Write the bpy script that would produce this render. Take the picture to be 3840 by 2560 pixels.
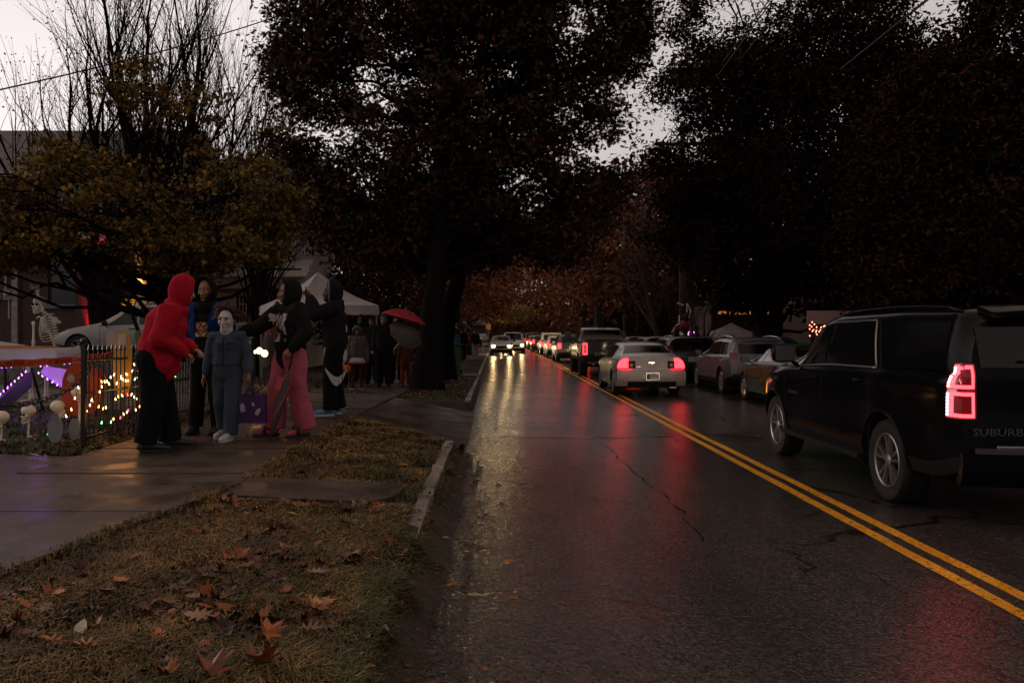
import bpy, bmesh, math, random
import numpy as np
from mathutils import Vector, Matrix, noise as mnoise
from mathutils.bvhtree import BVHTree

R = math.radians
random.seed(11)
RNG = np.random.default_rng(11)
SC = bpy.context.scene
for o in list(bpy.data.objects):
    bpy.data.objects.remove(o)
COL = SC.collection

# ------------------------------------------------------------------ camera
FPX, VX, VY, CH = 3225.0, 1861.0, 1249.0, 1.65      # measured on the 3840 px photograph
cd = bpy.data.cameras.new("camera")
cam = bpy.data.objects.new("camera", cd)
COL.objects.link(cam)
cam.location = (0, 0, CH)
cam.rotation_euler = (R(90), 0, 0)
cd.lens = FPX / 3840 * 36
cd.sensor_width = 36
cd.shift_x = (1920 - VX) / 3840
cd.shift_y = (VY - 1280) / 3840
cd.clip_start = 0.05
cd.clip_end = 2000
cd.dof.use_dof = False
SC.camera = cam

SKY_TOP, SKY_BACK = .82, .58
# ------------------------------------------------------------------ dusk sky
w = bpy.data.worlds.new("World")
SC.world = w
w.use_nodes = True
nt = w.node_tree
nt.nodes.clear()
out = nt.nodes.new('ShaderNodeOutputWorld')
bg = nt.nodes.new('ShaderNodeBackground')
sky = nt.nodes.new('ShaderNodeTexSky')
sky.sky_type = 'NISHITA'
sky.sun_disc = False
sky.sun_elevation = R(4)
sky.sun_rotation = R(-62)
sky.air_density = 2.0
sky.dust_density = 6.0
sky.ozone_density = 1.0
hs = nt.nodes.new('ShaderNodeHueSaturation')
hs.inputs['Saturation'].default_value = 0.0
# cloud deck: the overcast evens the clear-sky radiance out
gam = nt.nodes.new('ShaderNodeGamma')
gam.inputs['Gamma'].default_value = 0.28
mul = nt.nodes.new('ShaderNodeMix')
mul.data_type = 'RGBA'
mul.blend_type = 'MULTIPLY'
mul.inputs[0].default_value = 1
mul.inputs[7].default_value = (1.0, 0.905, 0.90, 1)
nt.links.new(sky.outputs[0], hs.inputs['Color'])
nt.links.new(hs.outputs[0], gam.inputs['Color'])
# unseen sky dimmed above and behind for lighting, brighter band low in the west
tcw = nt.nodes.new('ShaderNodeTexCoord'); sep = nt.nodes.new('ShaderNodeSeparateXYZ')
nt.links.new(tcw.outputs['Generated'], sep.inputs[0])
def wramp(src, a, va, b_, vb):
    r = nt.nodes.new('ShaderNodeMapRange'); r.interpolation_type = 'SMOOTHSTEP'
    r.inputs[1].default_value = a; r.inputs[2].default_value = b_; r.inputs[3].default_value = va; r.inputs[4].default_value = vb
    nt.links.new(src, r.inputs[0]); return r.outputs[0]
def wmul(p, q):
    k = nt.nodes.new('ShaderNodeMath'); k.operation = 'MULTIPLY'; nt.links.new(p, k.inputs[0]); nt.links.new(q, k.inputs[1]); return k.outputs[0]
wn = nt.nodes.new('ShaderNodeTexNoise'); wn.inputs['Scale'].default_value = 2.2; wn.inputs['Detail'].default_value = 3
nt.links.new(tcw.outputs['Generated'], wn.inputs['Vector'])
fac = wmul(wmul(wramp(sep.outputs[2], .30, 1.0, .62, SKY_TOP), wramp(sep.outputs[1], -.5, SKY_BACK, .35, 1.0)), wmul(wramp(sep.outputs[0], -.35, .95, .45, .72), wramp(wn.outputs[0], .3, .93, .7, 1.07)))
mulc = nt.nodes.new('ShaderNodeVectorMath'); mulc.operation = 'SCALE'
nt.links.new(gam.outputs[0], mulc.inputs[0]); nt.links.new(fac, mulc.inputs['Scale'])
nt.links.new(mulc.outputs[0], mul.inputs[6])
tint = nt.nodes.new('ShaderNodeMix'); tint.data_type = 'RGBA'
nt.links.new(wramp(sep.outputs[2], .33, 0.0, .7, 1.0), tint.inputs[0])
tint.inputs[6].default_value = (1.0, .905, .90, 1); tint.inputs[7].default_value = (1.0, .73, .57, 1)  # upper sky warmed out of view to tint the scene light
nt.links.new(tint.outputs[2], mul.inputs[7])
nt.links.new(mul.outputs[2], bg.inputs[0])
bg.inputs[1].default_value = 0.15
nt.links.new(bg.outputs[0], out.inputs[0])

sd = bpy.data.lights.new("sun", 'SUN')
sd.energy = 0.04
sd.angle = R(20)
sd.color = (1, .85, .75)
so = bpy.data.objects.new("sun", sd)
COL.objects.link(so)
so.rotation_euler = (R(80), 0, R(62 + 180))

SC.view_settings.view_transform = 'Standard'
SC.view_settings.look = 'None'
SC.view_settings.gamma = 1
SC.view_settings.exposure = 2.45
LK = .19     # lamps are rated for the exposure above
cy = SC.cycles
cy.use_adaptive_sampling = True
cy.adaptive_threshold = 0.02
cy.use_denoising = True
try:
    cy.denoiser = 'OPENIMAGEDENOISE'
    cy.denoising_input_passes = 'RGB_ALBEDO_NORMAL'
except Exception:
    pass
cy.max_bounces = 5
cy.diffuse_bounces = 3
cy.glossy_bounces = 3
cy.transmission_bounces = 3
cy.transparent_max_bounces = 6
cy.sample_clamp_indirect = 1.2
cy.sample_clamp_direct = 4
cy.caustics_reflective = False
cy.caustics_refractive = False
cy.use_light_tree = True

# ------------------------------------------------------------------ placing
def kf(y):
    return 1 - 0.62 * min(1, max(0, (y - 13) / 19.0))      # the left bank flattens up the street
def zk(y):
    return .39 * kf(y)
def kerbx(y):
    """road side of the left kerb"""
    return -.40 * (1.65 - zk(y))
def roadz(x, y):
    """road surface: it climbs toward the left gutter"""
    f = max(0, (zk(y) - .14) / .25)
    if 10 < y < 17: f *= .80 + .20 * max(abs(y - 13.5) - 1.5, 0) / 2
    return .24 * f * max(0, min(1, (2.6 - x) / 3.0)) ** 1.6
def wedge(x, y):
    """0..1 across the driveway apron, else None"""
    t = (x + 1.95) / (kerbx(y) + 1.95)
    return t if 0 < t < 1.4 and 11.9 - 1.95 * t < y < 16.5 - .3 * t else None
def tz(x, y):
    """height of the terrain"""
    k = kf(y)
    if x < -3.95:
        z = .46 * k + min(.35, (-3.95 - x) * .03) + min(.4, max(0, -8 - x) * .16) * min(1, max(0, (y - 14) / 6))
    elif x < -1.95:
        z = .46 * k
    elif x < kerbx(y):
        t = (x + 1.95) / (kerbx(y) + 1.95)
        z = (.46 * (1 - t) + .39 * t) * k
        if wedge(x, y) is not None:
            z = .46 * k * (1 - t) + (roadz(x, y) + .005) * t
    elif x < kerbx(y) + .12:
        z0_ = roadz(x, y) - .03
        z = z0_ + (0.03 if wedge(x, y) is not None else zk(y) - z0_) * (1 - (x - kerbx(y)) / .12)
    elif x < 8.1:
        z = roadz(x, y) - .03
    elif x < 8.3:
        z = -.03 + (x - 8.1) / .2 * .14
    else:
        z = .11 + min(.5, (x - 8.3) * .02)
    return z

def P(px, py, Y):
    """photo pixel (3840 wide) at distance Y"""
    return Vector(((px - VX) / FPX * Y, Y, CH + (VY - py) / FPX * Y))

def G(px, py, dz=0.0):
    """photo pixel on the ground"""
    y = 12.0
    for _ in range(60):
        z = tz((px - VX) / FPX * y, y) + dz
        y = y * .5 + .5 * FPX * (CH - z) / max(1, (py - VY))
    return Vector(((px - VX) / FPX * y, y, z))

# ------------------------------------------------------------------ materials
MATS = {}
def mat(name, col, rough=.7, metal=0.0, var=.15, vscale=6.0, bump=0.0, bscale=40.0, coat=0.0,
        emit=None, estr=0.0, spec=.5, island=None, trans=0.0, alpha=1.0):
    if name in MATS:
        return MATS[name]
    m = bpy.data.materials.new(name)
    m.use_nodes = True
    n = m.node_tree.nodes
    l = m.node_tree.links
    b = n['Principled BSDF']
    b.inputs['Roughness'].default_value = rough
    b.inputs['Metallic'].default_value = metal
    b.inputs['Specular IOR Level'].default_value = spec
    b.inputs['Coat Weight'].default_value = coat
    b.inputs['Coat Roughness'].default_value = .08
    c = (*col, 1)
    tc = n.new('ShaderNodeTexCoord')
    if island:
        g = n.new('ShaderNodeNewGeometry')
        r = n.new('ShaderNodeValToRGB')
        r.color_ramp.interpolation = 'LINEAR'
        els = r.color_ramp.elements
        while len(els) < len(island):
            els.new(.5)
        for i, cc in enumerate(island):
            els[i].position = i / (len(island) - 1)
            els[i].color = (*cc, 1)
        l.new(g.outputs['Random Per Island'], r.inputs[0])
        tn = n.new('ShaderNodeTexNoise'); tn.inputs['Scale'].default_value = vscale * .35; tn.inputs['Detail'].default_value = 3
        l.new(tc.outputs['Object'], tn.inputs['Vector'])
        mr = n.new('ShaderNodeMapRange'); mr.inputs[1].default_value = .34; mr.inputs[2].default_value = .66; mr.inputs[3].default_value = .45; mr.inputs[4].default_value = 1.55
        l.new(tn.outputs[0], mr.inputs[0])
        sc_ = n.new('ShaderNodeVectorMath'); sc_.operation = 'SCALE'
        l.new(r.outputs[0], sc_.inputs[0]); l.new(mr.outputs[0], sc_.inputs['Scale'])
        l.new(sc_.outputs[0], b.inputs['Base Color'])
    elif var > 0:
        t = n.new('ShaderNodeTexNoise')
        t.inputs['Scale'].default_value = vscale
        t.inputs['Detail'].default_value = 4
        r = n.new('ShaderNodeValToRGB')
        r.color_ramp.elements[0].position = .3
        r.color_ramp.elements[1].position = .7
        r.color_ramp.elements[0].color = (*[x * (1 - var) for x in col], 1)
        r.color_ramp.elements[1].color = (*[min(1, x * (1 + var)) for x in col], 1)
        l.new(tc.outputs['Object'], t.inputs['Vector'])
        l.new(t.outputs[0], r.inputs[0])
        l.new(r.outputs[0], b.inputs['Base Color'])
    else:
        b.inputs['Base Color'].default_value = c
    if bump > 0:
        t2 = n.new('ShaderNodeTexNoise')
        t2.inputs['Scale'].default_value = bscale
        t2.inputs['Detail'].default_value = 3
        bp = n.new('ShaderNodeBump')
        bp.inputs['Strength'].default_value = bump
        bp.inputs['Distance'].default_value = .02
        l.new(tc.outputs['Object'], t2.inputs['Vector'])
        l.new(t2.outputs[0], bp.inputs['Height'])
        l.new(bp.outputs[0], b.inputs['Normal'])
    if emit:
        b.inputs['Emission Color'].default_value = (*emit, 1)
        b.inputs['Emission Strength'].default_value = estr * LK
    if trans:
        b.inputs['Transmission Weight'].default_value = trans
    if alpha < 1:
        b.inputs['Alpha'].default_value = alpha
    MATS[name] = m
    return m

# ------------------------------------------------------------------ mesh helper
class MB:
    def __init__(s):
        s.v, s.f, s.m = [], [], []
        s.mi = 0
    def add(s, vs, fs):
        o = len(s.v)
        s.v += [tuple(map(float, p)) for p in vs]
        s.f += [tuple(i + o for i in f) for f in fs]
        s.m += [s.mi] * len(fs)
        return s
    def box(s, x0, x1, y0, y1, z0, z1):
        s.add([(x0, y0, z0), (x1, y0, z0), (x1, y1, z0), (x0, y1, z0), (x0, y0, z1), (x1, y0, z1), (x1, y1, z1), (x0, y1, z1)],
              [(0, 3, 2, 1), (4, 5, 6, 7), (0, 1, 5, 4), (1, 2, 6, 5), (2, 3, 7, 6), (3, 0, 4, 7)])
        return s
    def obox(s, c, sx, sy, sz, rot=None):
        rot = rot or Matrix.Identity(3)
        c = Vector(c)
        vs = []
        for z in (-1, 1):
            for x, y in ((-1, -1), (1, -1), (1, 1), (-1, 1)):
                vs.append(c + rot @ Vector((x * sx / 2, y * sy / 2, z * sz / 2)))
        return s.add(vs, [(0, 3, 2, 1), (4, 5, 6, 7), (0, 1, 5, 4), (1, 2, 6, 5), (2, 3, 7, 6), (3, 0, 4, 7)])
    def tube(s, pts, rad, n=8, ry=None, up=None, cap=True, rounded=False):
        """tube through pts; rad number or list; ry second radius list (ellipse)"""
        pts = [Vector(p) for p in pts]
        k = len(pts)
        if not hasattr(rad, '__len__'):
            rad = [rad] * k
        rad = list(rad)
        if ry is None:
            ry = rad
        elif not hasattr(ry, '__len__'):
            ry = [ry] * k
        ry = list(ry)
        if rounded:
            d0 = (pts[0] - pts[1]).normalized()
            d1 = (pts[-1] - pts[-2]).normalized()
            a, b = min(rad[0], ry[0]), min(rad[-1], ry[-1])
            pre = [(pts[0] + d0 * a * .97, .25), (pts[0] + d0 * a * .7, .71), (pts[0] + d0 * a * .35, .93)]
            post = [(pts[-1] + d1 * b * .35, .93), (pts[-1] + d1 * b * .7, .71), (pts[-1] + d1 * b * .97, .25)]
            rad = [rad[0] * q for _, q in pre] + rad + [rad[-1] * q for _, q in post]
            ry = [ry[0] * q for _, q in pre] + ry + [ry[-1] * q for _, q in post]
            pts = [p for p, _ in pre] + pts + [p for p, _ in post]
            k = len(pts)
        up0 = Vector(up) if up else None
        vs, fs = [], []
        prev = None
        for i in range(k):
            d = (pts[min(k - 1, i + 1)] - pts[max(0, i - 1)])
            if d.length < 1e-9:
                d = Vector((0, 0, 1))
            d.normalize()
            if up0 is not None:
                a = (up0 - d * up0.dot(d))
            elif prev is not None:
                a = prev - d * prev.dot(d)
            else:
                a = Vector((1, 0, 0)) if abs(d.x) < .9 else Vector((0, 1, 0))
                a = a - d * a.dot(d)
            if a.length < 1e-6:
                a = d.orthogonal()
            a.normalize()
            prev = a
            b = d.cross(a)
            for j in range(n):
                t = 2 * math.pi * j / n
                vs.append(pts[i] + a * math.cos(t) * rad[i] + b * math.sin(t) * ry[i])
        for i in range(k - 1):
            for j in range(n):
                fs.append((i * n + j, i * n + (j + 1) % n, (i + 1) * n + (j + 1) % n, (i + 1) * n + j))
        if cap:
            fs.append(tuple(range(n))[::-1])
            fs.append(tuple((k - 1) * n + j for j in range(n)))
        return s.add(vs, fs)
    def ball(s, c, rx, ry=None, rz=None, nu=12, nv=8, rot=None, fn=None):
        ry = rx if ry is None else ry
        rz = rx if rz is None else rz
        c = Vector(c)
        vs = []
        for i in range(nv + 1):
            th = math.pi * i / nv
            for j in range(nu):
                ph = 2 * math.pi * j / nu
                p = Vector((math.sin(th) * math.cos(ph), math.sin(th) * math.sin(ph), math.cos(th)))
                if fn:
                    p = fn(p)
                p = Vector((p.x * rx, p.y * ry, p.z * rz))
                if rot:
                    p = rot @ p
                vs.append(c + p)
        fs = []
        for i in range(nv):
            for j in range(nu):
                a, b = i * nu + j, i * nu + (j + 1) % nu
                fs.append((a, a + nu, b + nu, b))
        return s.add(vs, fs)
    def grid(s, fn, na, nb):
        vs = [fn(i / na, j / nb) for i in range(na + 1) for j in range(nb + 1)]
        fs = [(i * (nb + 1) + j, (i + 1) * (nb + 1) + j, (i + 1) * (nb + 1) + j + 1, i * (nb + 1) + j + 1)
              for i in range(na) for j in range(nb)]
        return s.add(vs, fs)
    def slab(s, fn, na, nb, off=.006, th=.014):
        """closed thin slab following surface fn(a,b)->Vector, pushed out along its normal"""
        g = [[Vector(fn(i / na, j / nb)) for j in range(nb + 1)] for i in range(na + 1)]
        vs = []
        for lay in (off, off - th):
            for i in range(na + 1):
                for j in range(nb + 1):
                    du = g[min(na, i + 1)][j] - g[max(0, i - 1)][j]
                    dv = g[i][min(nb, j + 1)] - g[i][max(0, j - 1)]
                    nn = du.cross(dv)
                    if nn.length > 1e-12:
                        nn.normalize()
                    vs.append(g[i][j] + nn * lay)
        W_ = nb + 1
        o = (na + 1) * W_
        fs = []
        for i in range(na):
            for j in range(nb):
                a = i * W_ + j
                fs.append((a, a + W_, a + W_ + 1, a + 1))
                fs.append((o + a, o + a + 1, o + a + W_ + 1, o + a + W_))
        ring = [i * W_ for i in range(na + 1)] + [na * W_ + j for j in range(1, nb + 1)] + \
               [i * W_ + nb for i in range(na - 1, -1, -1)] + [j for j in range(nb - 1, 0, -1)]
        for q in range(len(ring)):
            a, b = ring[q], ring[(q + 1) % len(ring)]
            fs.append((b, a, o + a, o + b))
        return s.add(vs, fs)
    def prism(s, poly, axis, a, b):
        """poly in the plane normal to axis (0,1,2), extruded a..b"""
        n = len(poly)
        def mk(p, h):
            q = list(p)
            q.insert(axis, h)
            return q
        vs = [mk(p, a) for p in poly] + [mk(p, b) for p in poly]
        fs = [tuple(range(n))[::-1], tuple(range(n, 2 * n))]
        fs += [(i, (i + 1) % n, n + (i + 1) % n, n + i) for i in range(n)]
        return s.add(vs, fs)
    def lathe(s, prof, axis=2, n=20, c=(0, 0, 0)):
        """prof: (r,h) list about axis"""
        vs, fs = [], []
        for r, h in prof:
            for j in range(n):
                t = 2 * math.pi * j / n
                p = [r * math.cos(t), r * math.sin(t)]
                p.insert(axis, h)
                vs.append((p[0] + c[0], p[1] + c[1], p[2] + c[2]))
        for i in range(len(prof) - 1):
            for j in range(n):
                fs.append((i * n + j, i * n + (j + 1) % n, (i + 1) * n + (j + 1) % n, (i + 1) * n + j))
        return s.add(vs, fs)
    def build(s, name, mats, parent=None, smooth=False, loc=None, fixn=False):
        me = bpy.data.meshes.new(name)
        me.from_pydata(s.v, [], s.f)
        if not isinstance(mats, (list, tuple)):
            mats = [mats]
        for m in mats:
            me.materials.append(m)
        if max(s.m, default=0) > 0:
            me.polygons.foreach_set('material_index', s.m)
        if fixn:
            bm = bmesh.new(); bm.from_mesh(me)
            bmesh.ops.recalc_face_normals(bm, faces=bm.faces)
            bm.to_mesh(me); bm.free()
        if smooth:
            me.polygons.foreach_set('use_smooth', [True] * len(me.polygons))
        me.update()
        if smooth and smooth is not True:
            try:
                me.set_sharp_from_angle(angle=R(smooth))
            except Exception:
                pass
        o = bpy.data.objects.new(name, me)
        COL.objects.link(o)
        if loc is not None:
            o.location = loc
        if parent:
            o.parent = parent
        return o

def fast_mesh(name, V, F, m, parent=None):
    """V (n,3) array, F (k,q) equal-sized faces"""
    me = bpy.data.meshes.new(name)
    k, q = F.shape
    me.vertices.add(len(V))
    me.vertices.foreach_set('co', V.astype(np.float32).ravel())
    me.loops.add(k * q)
    me.loops.foreach_set('vertex_index', F.astype(np.int32).ravel())
    me.polygons.add(k)
    me.polygons.foreach_set('loop_start', np.arange(0, k * q, q, dtype=np.int32))
    me.materials.append(m)
    me.update(calc_edges=True)
    o = bpy.data.objects.new(name, me)
    COL.objects.link(o)
    if parent:
        o.parent = parent
    return o

def tag(o, label=None, cat=None, group=None, kind=None):
    if label: o['label'] = label
    if cat: o['category'] = cat
    if group: o['group'] = group
    if kind: o['kind'] = kind
    return o

def empty(name, loc=(0, 0, 0), rz=0.0, label=None, cat=None, group=None):
    o = bpy.data.objects.new(name, None)
    COL.objects.link(o)
    o.location = loc
    o.rotation_euler = (0, 0, rz)
    return tag(o, label, cat, group)

def eval_mods(o, voxel=None, smooth=0, strength=None):
    """apply remesh (+smooth) and keep the result as plain mesh"""
    if voxel:
        m = o.modifiers.new('r', 'REMESH'); m.mode = 'VOXEL'; m.voxel_size = voxel; m.use_smooth_shade = True
    if smooth:
        m = o.modifiers.new('s', 'SMOOTH'); m.factor = .5; m.iterations = smooth
    dg = bpy.context.evaluated_depsgraph_get()
    dg.update()
    me = bpy.data.meshes.new_from_object(o.evaluated_get(dg))
    mats = [x for x in o.data.materials]
    old = o.data
    o.modifiers.clear()
    o.data = me
    me.name = old.name
    if not len(me.materials):
        for x in mats: me.materials.append(x)
    bpy.data.meshes.remove(old)
    return o

def text_mesh(name, s, size, m, parent, mtx, depth=.002, shear=0.0, sx=1.0):
    c = bpy.data.curves.new(name, 'FONT')
    c.body = s; c.size = size; c.extrude = depth; c.shear = shear
    c.align_x = 'CENTER'; c.align_y = 'CENTER'; c.resolution_u = 2
    o = bpy.data.objects.new(name, c)
    COL.objects.link(o)
    dg = bpy.context.evaluated_depsgraph_get(); dg.update()
    me = bpy.data.meshes.new_from_object(o.evaluated_get(dg))
    bpy.data.objects.remove(o)
    me.materials.clear(); me.materials.append(m)
    me.transform(Matrix.Scale(sx, 4, (1, 0, 0)))
    o = bpy.data.objects.new(name, me)
    COL.objects.link(o)
    o.parent = parent
    o.matrix_basis = mtx
    return o

def frame(o, x, n):
    """matrix at o with local x along x and local z along n"""
    x = Vector(x).normalized(); n = Vector(n)
    n = (n - x * n.dot(x)).normalized()
    y = n.cross(x)
    m = Matrix((x, y, n)).transposed().to_4x4()
    m.translation = Vector(o)
    return m

def spot(name, parent, loc, rot, energy, color, size=70, blend=.6, rad=.07):
    d = bpy.data.lights.new(name, 'SPOT')
    d.energy = energy * LK; d.color = color; d.spot_size = R(size); d.spot_blend = blend; d.shadow_soft_size = rad
    o = bpy.data.objects.new(name, d)
    COL.objects.link(o)
    o.parent = parent
    o.location = loc
    o.rotation_euler = rot
    return o

def point(name, parent, loc, energy, color, rad=.05):
    d = bpy.data.lights.new(name, 'POINT')
    d.energy = energy * LK; d.color = color; d.shadow_soft_size = rad
    o = bpy.data.objects.new(name, d)
    COL.objects.link(o)
    o.parent = parent
    o.location = loc
    return o
# ================================================================== GROUND
def wet_asphalt():
    m = bpy.data.materials.new('wet_asphalt'); m.use_nodes = True
    n, l = m.node_tree.nodes, m.node_tree.links
    b = n['Principled BSDF']
    tc = n.new('ShaderNodeTexCoord')
    def noise(scale, detail=3, vec=None, rough=.5):
        t = n.new('ShaderNodeTexNoise'); t.inputs['Scale'].default_value = scale
        t.inputs['Detail'].default_value = detail; t.inputs['Roughness'].default_value = rough
        l.new(vec or tc.outputs['Object'], t.inputs['Vector']); return t
    def ramp(src, p0, c0, p1, c1):
        r = n.new('ShaderNodeValToRGB')
        r.color_ramp.elements[0].position = p0; r.color_ramp.elements[1].position = p1
        r.color_ramp.elements[0].color = (c0, c0, c0, 1) if not hasattr(c0, '__len__') else (*c0, 1)
        r.color_ramp.elements[1].color = (c1, c1, c1, 1) if not hasattr(c1, '__len__') else (*c1, 1)
        l.new(src, r.inputs[0]); return r
    def math_(op, a, b_, c=None):
        k = n.new('ShaderNodeMath'); k.operation = op
        for i, v in enumerate((a, b_) if c is None else (a, b_, c)):
            if isinstance(v, (int, float)): k.inputs[i].default_value = v
            else: l.new(v, k.inputs[i])
        return k.outputs[0]
    # aggregate
    vor = n.new('ShaderNodeTexVoronoi'); vor.inputs['Scale'].default_value = 44
    l.new(tc.outputs['Object'], vor.inputs['Vector'])
    agg = noise(70, 3, None, .7)
    big = noise(.55, 4)
    mid = noise(4.0, 4)
    # stretched wear along the lane
    mp = n.new('ShaderNodeMapping'); mp.inputs['Scale'].default_value = (1.6, .12, 1)
    l.new(tc.outputs['Object'], mp.inputs['Vector'])
    wear = noise(1.0, 4, mp.outputs[0])
    # cracks: thin lines of warped voronoi edges
    wv = n.new('ShaderNodeVectorMath'); wv.operation = 'MULTIPLY_ADD'
    wn = noise(2.2, 4)
    l.new(wn.outputs['Color'], wv.inputs[0]); wv.inputs[1].default_value = (.8, .8, 0)
    l.new(tc.outputs['Object'], wv.inputs[2])
    vc = n.new('ShaderNodeTexVoronoi'); vc.feature = 'DISTANCE_TO_EDGE'; vc.inputs['Scale'].default_value = .33
    l.new(wv.outputs[0], vc.inputs['Vector'])
    crack = ramp(vc.outputs['Distance'], .003, 1, .009, 0)
    cmask = ramp(noise(.35, 2).outputs[0], .42, 0, .50, 1)
    cr = math_('MULTIPLY', crack.outputs[0], cmask.outputs[0])
    base = ramp(agg.outputs[0], .3, (.004, .0035, .0035), .70, (.115, .100, .094))
    vr = ramp(vor.outputs['Color'], .0, .25, 1., 1.8)
    mx = n.new('ShaderNodeMix'); mx.data_type = 'RGBA'; mx.blend_type = 'MULTIPLY'; mx.inputs[0].default_value = .8
    l.new(base.outputs[0], mx.inputs[6]); l.new(vr.outputs[0], mx.inputs[7])
    wr = ramp(wear.outputs[0], .35, .62, .65, 1.15)
    mx2 = n.new('ShaderNodeMix'); mx2.data_type = 'RGBA'; mx2.blend_type = 'MULTIPLY'; mx2.inputs[0].default_value = 1
    l.new(mx.outputs[2], mx2.inputs[6]); l.new(wr.outputs[0], mx2.inputs[7])
    mx3 = n.new('ShaderNodeMix'); mx3.data_type = 'RGBA'
    l.new(cr, mx3.inputs[0]); l.new(mx2.outputs[2], mx3.inputs[6]); mx3.inputs[7].default_value = (.006, .005, .005, 1)
    l.new(mx3.outputs[2], b.inputs['Base Color'])
    # wetness: film pools smooth, stones rough
    film = math_('ADD', math_('MULTIPLY', big.outputs[0], .6), math_('MULTIPLY', mid.outputs[0], .4))
    rg = ramp(film, .30, .10, .70, .26)
    l.new(rg.outputs[0], b.inputs['Roughness'])
    b.inputs['Specular IOR Level'].default_value = .42
    h = math_('ADD', math_('MULTIPLY', vor.outputs['Distance'], -.55), math_('MULTIPLY', agg.outputs[0], .5))
    h = math_('ADD', h, math_('MULTIPLY', cr, -1.4))
    h = math_('ADD', h, math_('MULTIPLY', noise(9, 3).outputs[0], .6))
    bp = n.new('ShaderNodeBump'); bp.inputs['Strength'].default_value = .75; bp.inputs['Distance'].default_value = .0052
    l.new(h, bp.inputs['Height'])
    # wet stone facets: each grain tilts a little on its own
    vf = n.new('ShaderNodeTexVoronoi'); vf.inputs['Scale'].default_value = 75
    l.new(tc.outputs['Object'], vf.inputs['Vector'])
    fa = n.new('ShaderNodeVectorMath'); fa.operation = 'MULTIPLY_ADD'
    l.new(vf.outputs['Color'], fa.inputs[0]); fa.inputs[1].default_value = (.20, .20, 0); fa.inputs[2].default_value = (-.10, -.10, 0)
    fb = n.new('ShaderNodeVectorMath'); fb.operation = 'ADD'
    l.new(bp.outputs[0], fb.inputs[0]); l.new(fa.outputs[0], fb.inputs[1])
    fc = n.new('ShaderNodeVectorMath'); fc.operation = 'NORMALIZE'
    l.new(fb.outputs[0], fc.inputs[0]); l.new(fc.outputs[0], b.inputs['Normal'])
    return m

def concrete(name, c0, c1, rlo=.25, rhi=.6, wear=0):
    m = bpy.data.materials.new(name); m.use_nodes = True
    n, l = m.node_tree.nodes, m.node_tree.links
    b = n['Principled BSDF']
    tc = n.new('ShaderNodeTexCoord')
    def noise(scale, d=4):
        t = n.new('ShaderNodeTexNoise'); t.inputs['Scale'].default_value = scale; t.inputs['Detail'].default_value = d
        l.new(tc.outputs['Object'], t.inputs['Vector']); return t.outputs[0]
    def ramp(src, p0, a, p1, c):
        r = n.new('ShaderNodeValToRGB')
        r.color_ramp.elements[0].position = p0; r.color_ramp.elements[1].position = p1
        r.color_ramp.elements[0].color = (*a, 1); r.color_ramp.elements[1].color = (*c, 1)
        l.new(src, r.inputs[0]); return r.outputs[0]
    stain = ramp(noise(1.3, 6), .35, c0, .68, c1)
    fine = ramp(noise(70, 3), .3, (.6,) * 3, .75, (1.35,) * 3)
    mx = n.new('ShaderNodeMix'); mx.data_type = 'RGBA'; mx.blend_type = 'MULTIPLY'; mx.inputs[0].default_value = 1
    l.new(stain, mx.inputs[6]); l.new(fine, mx.inputs[7])
    if wear:
        wm = n.new('ShaderNodeMix'); wm.data_type = 'RGBA'
        l.new(ramp(noise(26, 6), .36, (1,) * 3, .43, (0,) * 3), wm.inputs[0])
        l.new(mx.outputs[2], wm.inputs[6]); wm.inputs[7].default_value = (.035, .025, .015, 1)
        l.new(wm.outputs[2], b.inputs['Base Color'])
    else:
        l.new(mx.outputs[2], b.inputs['Base Color'])
    l.new(ramp(noise(2.1, 4), .4, (rlo,) * 3, .6, (rhi,) * 3), b.inputs['Roughness'])
    ad = n.new('ShaderNodeMath'); ad.operation = 'ADD'
    l.new(noise(45, 3), ad.inputs[0]); l.new(noise(9, 3), ad.inputs[1])
    bp = n.new('ShaderNodeBump'); bp.inputs['Strength'].default_value = .6; bp.inputs['Distance'].default_value = .006
    l.new(ad.outputs[0], bp.inputs['Height']); l.new(bp.outputs[0], b.inputs['Normal'])
    return m

M_ROAD = wet_asphalt()
M_WALK = concrete('wet_concrete', (.024, .015, .011), (.082, .052, .038), .32, .62)  # brown tint also carries the orange light reflected on the concrete
M_KERB = concrete('kerb_concrete', (.13, .115, .105), (.30, .27, .245), .5, .8)
M_SOIL = mat('soil_and_turf', (.026, .018, .010), .9, var=.55, vscale=9, bump=1.0, bscale=30)
M_YEL = concrete('yellow_road_paint', (.85, .34, .004), (1.0, .48, .012), .4, .6, 1)
M_BLACK = mat('black_iron', (.012, .012, .013), .35, var=.2)

xl_ = [-160, -60, -30, -18, -12, -9, -8, -7, -5.5, -4.6, -3.96, -3.94, -3, -1.96, -1.949]
xr_ = [2, 5, 8.09, 8.3, 9, 11, 15, 22, 40, 90, 160]
ys2 = [-20, 0, 2, 3, 4, 5, 6, 7, 8, 9] + [9.5 + .12 * i for i in range(61)] + [18, 20, 23, 26, 29, 32, 40, 60, 100, 180, 400]
g = MB()
vs = []
for y in ys2:
    row = xl_ + [-1.95 + (kerbx(y) + 1.95) * t for t in (.12, .25, .4, .55, .7, .85, .96, .9999)] + [kerbx(y) + .06, kerbx(y) + .121, 0, .5, 1.0, 1.6] + xr_[:1] + [2.7] + xr_[1:]
    vs += [(x, y, tz(x, y) + (mnoise.noise(Vector((x * .8, y * .8, 0))) * .03 if (x < -4.6 or x > 9) else 0)) for x in row]
nx = len(row)
g.add(vs, [(j * nx + i, j * nx + i + 1, (j + 1) * nx + i + 1, (j + 1) * nx + i) for j in range(len(ys2) - 1) for i in range(nx - 1)])
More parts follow.
